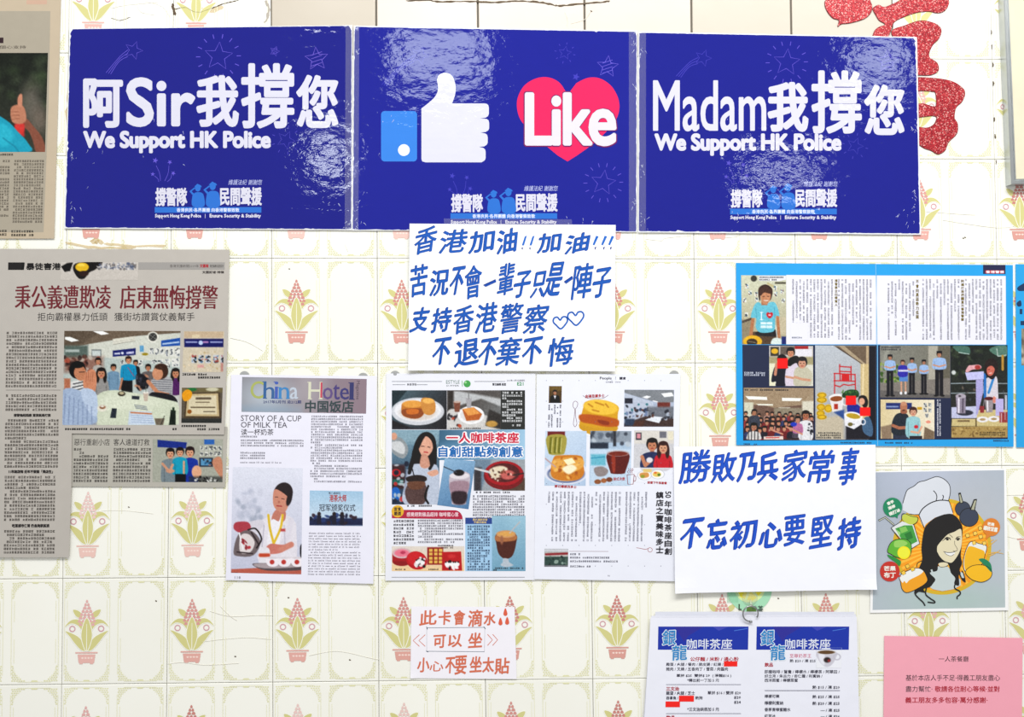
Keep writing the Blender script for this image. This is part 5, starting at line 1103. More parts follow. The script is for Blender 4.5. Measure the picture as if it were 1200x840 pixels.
for a, b in (((225, 140), (240, 150)), ((252, 134), (282, 144)), ((290, 140), (300, 152)), ((240, 162), (264, 168))): f.line([a, b], 6, (196, 140, 40), 3)
f.noise(3, 1).done()
f = Pic(PP, (*G(360, 86), *G(548, 226)), (176, 186, 206), tf=T, res=1.6, label='printed photo of the cafe interior')
f.poly([(360, 86), (548, 86), (548, 132), (500, 138), (360, 98)], (136, 140, 146), 3); f.poly([(360, 98), (470, 134), (470, 180), (360, 216)], (190, 198, 214), 3); f.poly([(500, 100), (540, 96), (548, 110), (512, 114)], (244, 246, 250), 3); f.poly([(428, 114), (446, 108), (462, 112), (446, 120)], (240, 242, 248), 3); f.line([(470, 128), (486, 132)], 4, (240, 240, 246))
f.rect(362, 118, 392, 138, (50, 52, 66)); f.specks(362, 140, 450, 200, 26, 6, [(60, 76, 104), (120, 136, 170), (60, 120, 130), (40, 44, 54)], 3, 3); f.rect(486, 134, 534, 156, (120, 56, 46), 4); f.rect(450, 150, 548, 200, (120, 124, 134), 8); f.poly([(360, 214), (440, 186), (548, 196), (548, 226), (360, 226)], (78, 60, 58), 5); f.poly([(440, 200), (470, 186), (506, 190), (492, 212)], (226, 230, 238), 2); f.line([(380, 200), (376, 222)], 3, (40, 40, 50)); f.rect(362, 196, 400, 222, (56, 72, 96), 6); f.poly([(400, 206), (440, 202), (430, 226), (392, 226)], (90, 60, 50), 4)
f.specks(400, 160, 548, 200, 24, 6, [(50, 52, 62), (180, 190, 206), (96, 60, 50)], 9, 3); f.noise(5, 2).done()
f = Pic(PP, (*G(60, 242), *G(216, 449)), (196, 212, 232), tf=T, res=1.6, label='printed photo of buttered thick toast and a jar')
f.grad(60, 242, (206, 220, 236), 216, 449, (180, 200, 224)); f.rect(70, 244, 136, 262, (120, 38, 40), 3); f.blob([(68, 262), (138, 260), (136, 320), (122, 332), (84, 332), (72, 320)], (170, 160, 80), 3); 
for x in (84, 102, 118): f.line([(x, 270), (x-4, 322)], 11, (122, 120, 34), 3); f.line([(x+5, 270), (x+1, 322)], 3, (206, 200, 130), 2)
f.ell(140, 400, 84, 44, (222, 224, 234), 0, 3); f.ell(140, 404, 70, 34, (66, 84, 140), 0, 4); f.ell(140, 406, 66, 28, (190, 186, 180), 0, 3); f.blob([(92, 344), (118, 334), (196, 336), (204, 366), (208, 404), (180, 428), (110, 428), (82, 404)], (206, 134, 48), 2); f.blob([(96, 350), (196, 344), (202, 380), (150, 400), (92, 390)], (226, 170, 86), 5); f.specks(92, 345, 200, 420, 26, 7, [(186, 110, 36), (236, 190, 110), (170, 96, 40)], 6, 4); f.poly([(130, 352), (162, 344), (176, 362), (146, 372)], (248, 238, 200), 2); f.blob([(126, 384), (160, 368), (180, 384), (150, 406)], (246, 236, 206), 6); f.line([(60, 345), (100, 378)], 5, (190, 160, 160), 3); f.noise(3, 3).done()
f = Pic(PP, (*G(230, 242), *G(386, 449)), (176, 196, 216), tf=T, res=1.6, label='printed photo of a glass of black tea and biscuits')
f.rect(230, 242, 386, 286, (150, 160, 172), 3); f.rect(318, 242, 330, 300, (60, 62, 70), 4); f.specks(235, 248, 380, 300, 16, 12, [(110, 120, 134), (190, 200, 210), (70, 76, 88)], 4, 5); f.rect(230, 286, 300, 310, (50, 60, 76), 6); f.rect(230, 310, 386, 449, (196, 214, 232), 6); f.rect(234, 330, 290, 372, (96, 180, 200), 6, .8); f.line([(236, 345), (286, 340)], 4, (60, 150, 180), 2)
f.blob([(296, 326), (378, 326), (366, 392), (356, 404), (316, 404), (306, 392)], (104, 34, 26), 2); f.ell(337, 326, 43, 12, (196, 190, 196), 0, 2); f.ell(337, 328, 37, 9, (130, 56, 40), 0, 2); f.blob([(312, 340), (326, 340), (326, 394), (316, 394)], (156, 66, 46), 4); f.blob([(246, 384), (276, 376), (300, 392), (286, 412), (256, 412)], (150, 140, 140), 4); f.ell(260, 434, 13, 9, (150, 96, 60)); f.ell(283, 430, 11, 9, (170, 110, 70)); f.ell(304, 426, 12, 9, (130, 76, 50)); f.noise(4, 4).done()
f = Pic(PP, (*G(397, 240), *G(548, 381)), (206, 206, 210), tf=T, res=1.6, label='printed photo of a smiling couple at a table')
f.rect(397, 240, 548, 290, (216, 212, 206), 4); f.rect(404, 248, 426, 276, (70, 66, 76)); f.rect(408, 252, 422, 270, (216, 150, 160)); f.rect(494, 244, 520, 268, (120, 120, 130)); f.rect(526, 244, 546, 276, (226, 220, 200)); f.man(466, 294, 22, (48, 60, 100), 42, 384, skin=(196, 136, 106)); f.man(508, 304, 20, (200, 40, 56), 34, 384, long=True, hair=(66, 34, 30)); f.line([(428, 340), (440, 372), (462, 352)], 14, (196, 136, 106), 3); f.ell(456, 352, 12, 10, (226, 222, 226)); f.noise(4, 5).done()
f = Pic(PP, (*G(400, 381), *G(540, 436)), (233, 235, 246), layer=2, tf=T, res=1.6, label='cut-out photo of two small plates of pastries')
f.poly([(420, 382), (540, 382), (520, 394), (430, 396)], (206, 206, 210), 3); f.ell(437, 410, 26, 17, (246, 247, 250), 0, 2); f.ringe(437, 410, 26, 17, 1.2, (176, 180, 190)); f.ell(487, 406, 25, 17, (246, 247, 250), 0, 2); f.ringe(487, 406, 25, 17, 1.2, (176, 180, 190)); f.blob([(420, 402), (450, 400), (452, 416), (424, 420)], (214, 156, 90), 3); f.ell(430, 414, 8, 6, (150, 160, 60)); f.ell(484, 406, 16, 10, (226, 200, 110), 0, 3); f.ell(492, 408, 6, 5, (96, 130, 50)); f.ell(478, 400, 6, 4, (226, 120, 60)); f.rect(432, 386, 464, 398, (226, 200, 130), 3); f.noise(2, 6).done()
body_text(PP, [(*G(64, 472), *G(350, 664)), (*G(362, 472), *G(450, 662))], (120, 120, 138), 2.6, 4.6, vertical=True, seed=62, keep=.88, para=.12, th=.16)
p = Part(PP, 'vertical_title', 'bold black title in two vertical lines')
p.text('50', 779, 576, 787, 583, (36, 34, 44), .03, rot=90); p.vtext('年咖啡茶座自創', 778.6, 586, 787.4, 650.5, (36, 34, 44), .035); p.vtext('鎮店之寶美味多士', 768.6, 575.4, 777.6, 648.5, (36, 34, 44), .035); p.done()
f = Pic(PP, (*G(58, 688), *G(148, 756)), (120, 130, 130), tf=T, res=1.8, label='tiny printed photo of the shop front')
f.rect(58, 688, 150, 700, (206, 208, 214), 3); f.rect(58, 700, 150, 718, (190, 190, 186), 3); f.line([(64, 709), (144, 706)], 8, (150, 40, 50), 4); f.rect(60, 718, 148, 752, (60, 84, 78), 3); f.specks(60, 718, 148, 752, 20, 6, [(30, 50, 46), (150, 170, 160), (90, 110, 100)], 2, 2); f.rect(58, 750, 150, 757, (130, 130, 136), 2); f.noise(5, 7).done()
body_text(PP, [(*G(155, 704), *G(200, 711)), (*G(155, 717), *G(312, 724)), (*G(155, 731), *G(338, 738)), (*G(155, 750), *G(240, 757))], (96, 96, 112), 2.4, 2.8, seed=63)
p = Part(PP, 'thin_rule', None); p.rect(*G(152, 697), *G(300, 698.4), (150, 120, 126)); p.done()

# ================================================================ BLUE MAGAZINE SPREAD
BS = Sheet('magazine_spread', 'bright blue bordered magazine double page with six group photos', 'magazine page', [(862.5, 308), (1187, 310.5), (1187.8, 523.5), (863, 521.5)], .0022, (28, 158, 228), 'gloss', tilt=(0, -.002), thick=.0005, shear=(.003, .006), edge=flat_mat('blue_paper_edge', (90, 180, 226), .7), group='pages under plastic')
T = (850, 290, 3.36)
def G(x, y): return (850+x/3.36, 290+y/3.36)
p = Part(BS, 'text_panel', 'white left text panel', layer=1); p.poly([G(240, 108), G(594, 110), G(594, 381), G(240, 381)], (232, 232, 244)); p.done()
p = Part(BS, 'text_panel', 'white right text panel', layer=1); p.poly([G(596, 110), G(1104, 112), G(1106, 382), G(596, 381)], (232, 232, 244)); p.done()
p = Part(BS, 'navy_panel', 'dark navy left photo background', layer=1); p.poly([G(67, 383), G(597, 384), G(597, 758), G(70, 760)], (24, 34, 66)); p.done()
p = Part(BS, 'navy_panel', 'dark navy right photo background', layer=1); p.poly([G(601, 384), G(1111, 384), G(1112, 754), G(602, 758)], (24, 34, 66)); p.done()
p = Part(BS, 'fold_line', 'pale crease down the middle', layer=2); p.line([G(592, 64), G(596, 250), G(599, 400), G(600, 780)], .5, (150, 196, 222)); p.done()
p = Part(BS, 'section_label', 'dark corner label with red words'); p.rect(*G(1015, 68), *G(1103, 104), (28, 32, 72)); p.rect(*G(1024, 90), *G(1098, 102), (196, 30, 48)); p.text('香港警察', *G(1026, 90.5), *G(1098, 101.5), (240, 224, 230), .02, spacing=1.2); p.done()
body_text(BS, [(*G(256, 124), *G(428, 362)), (*G(446, 124), *G(580, 364))], (128, 126, 140), 2.5, 4.15, vertical=True, seed=71, keep=.86, para=.16, th=.17)
body_text(BS, [(*G(640, 124), *G(748, 366)), (*G(766, 124), *G(926, 366)), (*G(944, 124), *G(1094, 366))], (128, 126, 140), 2.5, 4.15, vertical=True, seed=72, keep=.86, para=.16, th=.17)
p = Part(BS, 'text_panel_gap', 'clear white corner in the text panel', layer=3.6); p.rect(*G(256, 296), *G(326, 364), (232, 232, 244)); p.done()
p = Part(BS, 'crosshead', 'brown vertical subheading'); BRN = (112, 96, 40); p.vtext('撐警察企出嚟幫人', *G(431, 124), *G(442, 232), BRN, .02); p.done()
p = Part(BS, 'crosshead', 'brown vertical subheading'); p.vtext('不會向黑惡勢力低頭', *G(750, 126), *G(762, 282), BRN, .02); p.done()
p = Part(BS, 'crosshead', 'brown vertical subheading'); p.vtext('阿媽打我們一直欠香港警察', *G(928, 126), *G(940, 290), BRN, .02); p.done()
body_text(BS, [(*G(262, 350), *G(304, 360)), (871, 519, 889, 521.2), (985, 517.2, 1022, 519), (1037, 517.4, 1070, 519), (1164, 515, 1183, 517)], (40, 60, 90), 2.0, 2.8, seed=73, layer=4.6)
T5 = (860, 315, 7.0588)
f = Pic(BS, [G(62, 109), G(240, 110), G(240, 381), G(66, 381)], (196, 198, 176), layer=3, tf=T5, res=1.8, label='printed photo of a woman in a light blue tee at the counter')
f.grad(0, 60, (206, 208, 186), 0, 620, (176, 168, 140)); f.ell(165, 80, 26, 26, (66, 64, 58)); f.poly([(280, 110), (370, 160), (360, 175), (270, 125)], (190, 180, 140)); f.rect(340, 108, 430, 125, (96, 92, 76), 5)
for (a, b) in ((95, 125), (120, 180), (170, 190), (175, 235), (330, 190), (385, 170), (395, 245), (75, 240), (90, 360), (330, 140)): f.rect(a, b, a+28, b+36, (222, 224, 216), 3); f.specks(a+3, b+3, a+25, b+33, 7, 5, [(50, 60, 70), (90, 130, 160), (120, 60, 50), (40, 44, 40)], a+b, 3)
f.rect(62, 420, 150, 620, (150, 140, 118), 12); f.poly([(66, 430), (150, 400), (150, 420), (66, 450)], (90, 80, 70), 4); f.rect(150, 520, 380, 625, (96, 76, 58), 8); f.rect(360, 400, 432, 540, (196, 186, 160), 12)
f.line([(160, 400), (140, 550)], 28, (180, 126, 90), 4); f.line([(360, 380), (374, 560)], 24, (180, 126, 90), 4); f.blob([(190, 520), (340, 500), (350, 555), (300, 560), (195, 548)], (44, 40, 40), 5)
f.blob([(200, 275), (250, 300), (300, 275), (345, 285), (378, 385), (345, 395), (338, 500), (300, 525), (215, 525), (180, 480), (185, 410), (140, 400), (165, 310)], (112, 190, 208), 3); f.line([(180, 320), (190, 410)], 5, (84, 160, 182), 6); f.line([(335, 320), (340, 400)], 5, (84, 160, 182), 6)
f.rect(228, 255, 278, 300, (170, 116, 84), 5); f.blob([(205, 240), (205, 160), (260, 128), (315, 160), (318, 215), (300, 262), (290, 230), (225, 200), (218, 262)], (70, 44, 34), 3); f.blob([(225, 215), (260, 190), (300, 200), (302, 245), (275, 292), (240, 285), (224, 250)], (196, 142, 108), 3); f.blob([(212, 180), (262, 140), (312, 180), (300, 205), (250, 195), (222, 222)], (78, 50, 38), 3)
f.line([(240, 228), (254, 226)], 5, (70, 44, 36), 2); f.line([(276, 226), (290, 228)], 5, (70, 44, 36), 2); f.line([(250, 262), (282, 262)], 7, (236, 220, 210), 2)
f.line([(228, 360), (228, 420)], 7, (240, 246, 250), 2); f.line([(218, 360), (240, 360)], 5, (240, 246, 250), 2); f.line([(218, 420), (240, 420)], 5, (240, 246, 250), 2); f.blob([(268, 372), (282, 358), (296, 366), (310, 358), (324, 372), (316, 395), (296, 410), (276, 395)], (196, 30, 50), 2); f.rect(286, 376, 306, 388, (240, 200, 206), 3)
f.rect(222, 440, 318, 460, (226, 238, 240), 5, .9); f.rect(222, 468, 318, 490, (226, 238, 240), 5, .9); f.line([(222, 464), (318, 464)], 4, (112, 190, 208), 3); f.line([(268, 440), (268, 490)], 4, (112, 190, 208), 2)
f.ell(155, 600, 78, 50, (226, 180, 44), 0, 5); f.ell(150, 606, 44, 30, (70, 56, 40), 0, 5); f.line([(120, 600), (180, 610)], 5, (150, 140, 120), 4); f.blob([(320, 580), (360, 570), (410, 590), (400, 625), (310, 625)], (214, 226, 222), 6); f.rect(395, 560, 432, 625, (30, 50, 120), 8); f.line([(345, 470), (360, 580)], 7, (220, 220, 214), 3)
f.noise(6, 1).done()
q0 = Part(BS, 'caption_slip', 'small white caption box', layer=5); q0.poly([(889.3, 323), (921, 323.3), (921, 327.6), (913, 329.4), (889.3, 329)], (226, 226, 232)); q0.done()
body_text(BS, [(890, 323.6, 919, 326), (890, 326.4, 912, 328.8)], (50, 50, 60), 2.0, 2.5, seed=74, layer=7)
T7 = (860, 400, 7.0)
f = Pic(BS, (901.5, 405.3, 952.8, 452.2), (214, 212, 200), layer=3, tf=T7, res=2.0, label='printed photo of three people with folded arms')
f.rect(290, 30, 655, 130, (206, 200, 196), 5); f.rect(300, 45, 370, 120, (70, 66, 54), 8); f.ell(335, 80, 28, 22, (224, 180, 50)); f.rect(380, 40, 500, 110, (110, 100, 92), 10); f.rect(500, 38, 610, 62, (170, 40, 44)); f.rect(505, 64, 640, 130, (226, 224, 232), 3); f.rect(290, 125, 655, 190, (150, 140, 96), 12, .7); f.rect(290, 180, 340, 370, (224, 222, 196), 8)
f.blob([(440, 160), (470, 128), (520, 118), (540, 160), (500, 200), (440, 200)], (28, 26, 32), 3); f.head(466, 90, 34, (26, 24, 28), (206, 150, 120)); f.blob([(320, 250), (350, 195), (440, 200), (450, 300), (420, 365), (345, 365), (345, 330), (308, 330)], (26, 30, 52), 4); f.ell(395, 145, 40, 40, (32, 26, 30)); f.line([(350, 190), (340, 270)], 24, (196, 140, 116), 4)
f.blob([(425, 240), (450, 215), (520, 180), (530, 320), (500, 362), (425, 362)], (216, 206, 220), 5); f.blob([(500, 230), (540, 205), (600, 215), (640, 260), (640, 330), (615, 362), (500, 362), (490, 300)], (196, 192, 172), 4); f.head(560, 175, 42, (44, 40, 44), (208, 158, 134)); f.line([(500, 292), (560, 310), (622, 318)], 20, (206, 156, 130), 3); f.line([(430, 290), (490, 300)], 18, (206, 156, 130), 3)
f.rect(356, 138, 441, 222, (250, 12, 14), 1.5); f.noise(5, 2).done()
f = Pic(BS, (871.7, 454.4, 953.4, 515.4), (120, 96, 84), layer=3, tf=T7, res=1.9, label='printed photo of a crowd of guests in the cafe')
f.rect(80, 378, 660, 520, (170, 152, 128), 4); f.poly([(80, 378), (660, 378), (560, 520), (330, 545), (80, 480)], (164, 144, 120), 4); f.poly([(95, 448), (270, 455), (275, 480), (120, 475)], (246, 248, 240), 4); f.poly([(395, 462), (560, 466), (540, 490), (395, 488)], (246, 248, 240), 4); f.poly([(185, 512), (320, 514), (320, 526), (200, 524)], (236, 236, 224), 3); f.line([(370, 545), (460, 545)], 8, (230, 230, 216), 3); f.rect(82, 500, 160, 620, (206, 206, 186), 10); f.rect(560, 490, 656, 640, (216, 212, 196), 14); f.rect(330, 545, 560, 600, (150, 140, 122), 10)
f.rect(80, 640, 660, 805, (50, 38, 38), 14)
rr = random.Random(4)
for row, (yy, n_) in enumerate(((600, 11), (636, 11), (676, 10), (720, 9))):
    for k in range(n_):
        x = 105+k*52+rr.uniform(-12, 12); y = yy+rr.uniform(-12, 10); f.man(x, y, 15+row*2, rr.choice([(120, 40, 44), (40, 40, 54), (150, 60, 62), (70, 40, 46), (190, 150, 140), (90, 84, 96), (60, 70, 110)]), 26+row*2, y+80, skin=(196, 142, 116), face=False)
f.man(168, 580, 22, (70, 76, 90), 44, 700, skin=(190, 140, 110)); f.man(590, 605, 34, (222, 222, 226), 56, 805, skin=(176, 118, 90)); f.specks(600, 670, 655, 760, 10, 10, [(40, 40, 50), (60, 60, 70)], 6, 3); f.man(525, 640, 24, (186, 120, 160), 40, 750, skin=(206, 156, 130)); f.man(165, 700, 30, (214, 212, 210), 56, 805, skin=(180, 130, 104), hair=(24, 22, 24))
for k in range(4): f.line([(120+k*26, 730), (118+k*26, 805)], 7, (40, 40, 46), 2)
f.ell(490, 680, 26, 18, (40, 70, 190)); f.line([(430, 700), (560, 760)], 14, (206, 150, 126), 3); f.line([(320, 730), (400, 760)], 12, (206, 150, 126), 3); f.poly([(245, 780), (405, 776), (405, 805), (245, 805)], (228, 214, 206), 3); f.line([(265, 790), (370, 788)], 8, (200, 60, 60), 3); f.noise(7, 3).done()
body_text(BS, [(872.5, 455.6, 925, 458)], (30, 30, 36), 2.2, 2.4, seed=75, layer=5)
f = Pic(BS, (955.4, 404.8, 1026.4, 515), (186, 190, 196), layer=3, tf=T7, res=1.8, label='printed photo of a wall with a red chair painting, big cups and a visitor')
f.grad(670, 40, (190, 196, 204), 1050, 800, (168, 168, 168)); f.poly([(820, 36), (1110, 36), (1110, 240), (1040, 180)], (120, 104, 88), 5); f.poly([(860, 36), (905, 36), (1110, 210), (1100, 235)], (176, 160, 136), 3); f.line([(850, 50), (1100, 215)], 5, (70, 56, 50), 3); f.rect(1085, 36, 1112, 200, (190, 170, 140), 5); f.rect(1040, 185, 1110, 800, (206, 186, 140), 10); f.line([(1062, 190), (1052, 800)], 12, (230, 214, 176), 8); f.rect(1108, 36, 1165, 810, (28, 28, 44), 6); f.poly([(670, 640), (900, 600), (900, 805), (670, 805)], (196, 186, 166), 20)
RR = (196, 32, 42)
for ln in ([(868, 190), (868, 260)], [(962, 204), (960, 300)], [(868, 205), (962, 212)], [(868, 245), (962, 250)], [(822, 262), (996, 272)], [(826, 262), (826, 425)], [(994, 270), (1000, 450)], [(822, 322), (996, 326)], [(830, 360), (870, 372), (900, 352), (940, 360), (996, 352)], [(872, 262), (872, 322)], [(962, 268), (962, 322)]): f.line(ln, 9, RR, 3)
f.rect(884, 266, 948, 320, (206, 44, 48), 3)
for (x, y, rx, ry) in ((722, 440, 38, 24), (722, 480, 42, 26), (715, 540, 36, 30), (712, 590, 34, 28), (775, 550, 34, 34), (722, 620, 40, 22)): f.ell(x, y, rx, ry, (222, 184, 34), 0, 3); f.ringe(x, y, rx*.8, ry*.7, 4, (150, 116, 20), 3)
f.poly([(780, 450), (905, 440), (888, 560), (810, 580)], (226, 222, 224), 3); f.ell(842, 462, 62, 32, (236, 234, 236), -4, 3); f.ell(842, 470, 52, 22, (150, 86, 40), -4, 3); f.ringe(915, 490, 26, 34, 9, (226, 224, 226)); f.rect(822, 512, 854, 556, (180, 60, 40), 3)
f.blob([(885, 450), (930, 400), (1010, 400), (1025, 450), (960, 470)], (36, 80, 44), 5); f.specks(890, 405, 1015, 455, 18, 10, [(60, 120, 60), (24, 60, 34), (90, 130, 70)], 4, 4); f.blob([(930, 520), (1020, 520), (1060, 600), (960, 640)], (40, 50, 150), 4); f.poly([(820, 580), (905, 560), (905, 640)], (60, 90, 150), 12)
f.rect(920, 640, 1110, 805, (38, 36, 48), 12); f.blob([(1060, 640), (1110, 620), (1140, 700), (1130, 780), (1060, 740)], (80, 110, 140), 5); f.head(1056, 485, 36, (36, 26, 28), (222, 170, 144)); f.ell(1075, 500, 26, 46, (36, 26, 28)); f.ell(1050, 492, 24, 28, (222, 170, 144))
f.poly([(905, 590), (1050, 620), (1045, 680), (985, 720), (910, 690)], (230, 230, 236), 4); f.ell(980, 612, 72, 34, (240, 240, 242), 10, 3); f.ell(980, 612, 58, 22, (190, 160, 50), 10, 3); f.ringe(1060, 660, 18, 22, 8, (230, 230, 236)); f.ell(955, 680, 20, 16, (120, 110, 60)); f.line([(975, 680), (990, 680)], 5, (60, 60, 60))
f.rect(918, 446, 1002, 521, (250, 12, 14), 1.5); f.rect(1034, 541, 1120, 611, (250, 12, 14), 1.5); f.noise(5, 4).done()
body_text(BS, [(956.5, 506, 986, 514)], (40, 40, 44), 2.2, 2.7, seed=76, layer=5)
body_text(BS, [(872, 435.5, 898, 440.6)], (190, 196, 214), 2.2, 2.6, seed=77, layer=4)
f = Pic(BS, (1031.4, 404.6, 1113.6, 466), (150, 148, 140), layer=3, tf=(1025, 400, 7.0), res=1.9, label='printed photo of a police group standing in a row')
f.grad(50, 35, (140, 140, 132), 610, 35, (124, 122, 112)); f.line([(120, 40), (60, 200)], 30, (170, 170, 160), 14, .5); f.rect(440, 36, 520, 420, (176, 172, 160), 10); f.rect(520, 36, 620, 440, (112, 108, 96), 14); f.specks(45, 180, 200, 330, 40, 16, [(96, 130, 60), (70, 100, 44), (150, 170, 90)], 4, 6); f.poly([(45, 345), (620, 300), (620, 465), (45, 465)], (136, 130, 124), 5); f.poly([(45, 400), (620, 440), (620, 470), (45, 470)], (110, 106, 104), 8)
for (x, y, r, wd, leg) in ((126, 130, 19, 44, 445), (306, 155, 18, 38, 430), (404, 170, 17, 36, 430), (530, 105, 22, 54, 445)):
    f.rect(x-wd*.62, y+r*5.2, x-wd*.05, leg, (28, 28, 40), 3); f.rect(x+wd*.05, y+r*5.2, x+wd*.6, leg, (28, 28, 40), 3); f.rect(x-wd*.62, y+r*5, x+wd*.6, y+r*6.8, (24, 24, 34), 3)
    f.man(x, y, r, (160, 186, 224), wd, y+r*5.4, skin=(190, 142, 116)); f.rect(x-r, y-r*1.2, x+r, y-r*.35, (24, 24, 36), 3); f.line([(x-wd*.9, y+r*4), (x, y+r*4.6), (x+wd*.9, y+r*4)], 12, (200, 150, 124), 3); f.ell(x-wd*.5, leg, 16, 7, (16, 16, 20)); f.ell(x+wd*.5, leg, 16, 7, (16, 16, 20))
f.line([(218, 320), (220, 415)], 12, (206, 160, 134), 3); f.line([(252, 320), (254, 415)], 12, (206, 160, 134), 3); f.rect(202, 275, 272, 328, (96, 140, 200), 4); f.man(230, 172, 18, (60, 56, 170), 38, 285, hair=(70, 44, 36), skin=(206, 158, 132)); f.line([(200, 240), (268, 240)], 16, (206, 206, 226), 3); f.ell(216, 424, 10, 12, (236, 236, 240)); f.ell(254, 422, 10, 12, (236, 236, 240))
f.noise(5, 5).done()
body_text(BS, [(1032.5, 405.6, 1058, 410.6)], (50, 50, 54), 2.1, 2.6, seed=78, layer=5)
f = Pic(BS, (1032, 468.2, 1095, 514), (214, 204, 176), layer=3, tf=(1025, 400, 7.0), res=1.9, label='printed photo of a man in a dark shirt beside a woman in a light blue tee')
f.grad(50, 480, (216, 200, 160), 490, 480, (232, 224, 204)); f.rect(92, 504, 305, 556, (44, 60, 120), 5); f.line([(100, 535), (190, 535)], 12, (140, 156, 196), 5); f.rect(350, 538, 388, 560, (200, 160, 40), 4)
for (a, b) in ((400, 505), (440, 505), (400, 545), (440, 550), (415, 590)): f.rect(a, b, a+28, b+34, (206, 206, 200), 3); f.specks(a+3, b+3, a+25, b+30, 5, 6, [(70, 76, 84), (120, 124, 130)], a, 3)
f.ell(440, 660, 20, 12, (226, 150, 130)); f.poly([(50, 700), (140, 680), (140, 800), (60, 800)], (150, 130, 110), 10); f.poly([(410, 700), (490, 740), (490, 800), (400, 800)], (130, 112, 92), 8); f.rect(150, 745, 280, 800, (60, 66, 84), 5)
f.blob([(165, 610), (210, 585), (270, 600), (280, 660), (275, 760), (150, 760), (140, 680)], (46, 56, 66), 3); f.blob([(215, 560), (262, 560), (262, 590), (218, 590)], (160, 104, 80)); f.ell(238, 535, 30, 40, (182, 126, 98), 0, 3); f.ell(238, 512, 26, 16, (200, 148, 120), 0, 6); f.ell(238, 566, 14, 8, (110, 70, 56)); f.line([(150, 690), (200, 710), (275, 705)], 26, (176, 118, 92), 4)
f.man(316, 575, 32, (156, 200, 206), 58, 780, hair=(76, 46, 40), skin=(222, 172, 146)); f.ell(340, 700, 17, 14, (206, 44, 60)); f.line([(385, 700), (360, 750), (300, 740)], 16, (222, 172, 146), 3); f.rect(285, 775, 390, 800, (50, 46, 56), 3); f.noise(5, 6).done()
body_text(BS, [(1096.5, 468, 1103, 511)], (206, 208, 220), 2.0, 2.7, vertical=True, seed=79, layer=4)
f = Pic(BS, [(1114, 404.6), (1180.4, 404.6), (1180.8, 512.4), (1114.6, 512.8)], (44, 46, 44), layer=3, tf=(1025, 400, 7.0), res=1.9, label='printed photo of a woman straining tea at an outdoor stall')
f.grad(620, 35, (40, 50, 42), 620, 800, (60, 56, 54)); f.specks(630, 60, 900, 320, 50, 22, [(30, 40, 34), (56, 66, 50), (70, 80, 62), (40, 44, 46)], 4, 12); f.blob([(640, 40), (760, 40), (785, 80), (770, 105), (700, 95)], (86, 120, 108), 4); f.line([(690, 90), (775, 104)], 5, (196, 210, 206), 3); f.blob([(940, 70), (1000, 36), (1080, 36), (1080, 120), (1010, 120)], (96, 130, 116), 4); f.line([(1002, 60), (1010, 122), (1078, 112)], 5, (206, 216, 210), 3); f.line([(1050, 120), (1050, 230)], 20, (186, 146, 70), 3)
f.ell(648, 255, 18, 18, (206, 210, 210), 0, 8); f.line([(625, 345), (900, 340)], 8, (150, 160, 166), 3); f.line([(625, 425), (900, 420)], 8, (150, 160, 166), 3); f.line([(1000, 345), (1090, 345)], 8, (150, 160, 166), 3); f.line([(1000, 425), (1090, 425)], 8, (150, 160, 166), 3); f.specks(700, 350, 1080, 480, 24, 14, [(76, 80, 84), (40, 40, 44), (110, 100, 92)], 8, 6)
f.poly([(630, 700), (1090, 690), (1090, 790), (630, 790)], (176, 150, 96), 3); f.specks(635, 705, 1085, 785, 60, 9, [(150, 124, 76), (196, 172, 116), (130, 104, 64)], 9, 3); f.poly([(640, 560), (1090, 560), (1090, 695), (630, 695)], (206, 190, 140), 6); f.poly([(630, 540), (840, 530), (838, 632), (630, 632)], (196, 198, 224), 3); f.line([(630, 632), (838, 632)], 6, (60, 60, 70)); f.line([(832, 632), (832, 695)], 12, (120, 104, 70), 3); f.rect(680, 645, 780, 660, (130, 110, 80), 4)
f.ell(740, 585, 68, 24, (60, 62, 76), 0, 3); f.poly([(664, 450), (748, 450), (745, 590), (675, 590)], (150, 140, 156), 3); f.line([(690, 460), (690, 580)], 14, (232, 226, 236), 6); f.line([(725, 460), (722, 580)], 10, (90, 80, 96), 6); f.ell(706, 448, 42, 20, (176, 168, 180), 0, 3); f.ell(698, 448, 10, 7, (60, 50, 56))
f.blob([(940, 290), (1000, 290), (1012, 400), (1010, 500), (960, 500), (895, 430), (900, 330)], (214, 208, 216), 4); f.line([(905, 270), (905, 460)], 22, (50, 120, 190), 3); f.line([(975, 300), (935, 420)], 20, (70, 140, 200), 3)
f.blob([(905, 260), (905, 180), (945, 140), (990, 150), (1012, 200), (1000, 270), (970, 310), (940, 300)], (50, 36, 34), 3); f.blob([(925, 215), (960, 200), (985, 230), (965, 275), (935, 280), (920, 250)], (206, 120, 104), 3); f.line([(930, 230), (942, 230)], 4, (60, 36, 36), 2); f.line([(940, 262), (960, 258)], 5, (236, 220, 216), 2)
f.poly([(742, 255), (895, 245), (895, 310), (760, 318)], (196, 196, 236), 4); f.poly([(830, 315), (890, 310), (890, 420), (845, 600), (832, 600)], (176, 170, 216), 4); f.blob([(745, 245), (770, 200), (800, 195), (850, 190), (875, 205), (865, 225), (800, 232), (765, 252)], (222, 170, 176), 4); f.ell(845, 212, 24, 18, (170, 70, 66), 0, 3)
f.poly([(902, 470), (975, 462), (968, 580), (915, 584)], (160, 150, 156), 3); f.ell(938, 468, 38, 14, (96, 30, 34), 0, 3); f.line([(925, 490), (928, 570)], 10, (236, 234, 240), 4); f.line([(900, 480), (890, 550)], 6, (150, 140, 150), 3); f.blob([(975, 450), (1000, 470), (995, 500), (970, 500)], (216, 140, 124)); f.rect(992, 470, 1058, 610, (190, 182, 226), 4); f.rect(1068, 440, 1086, 560, (190, 190, 200), 3)
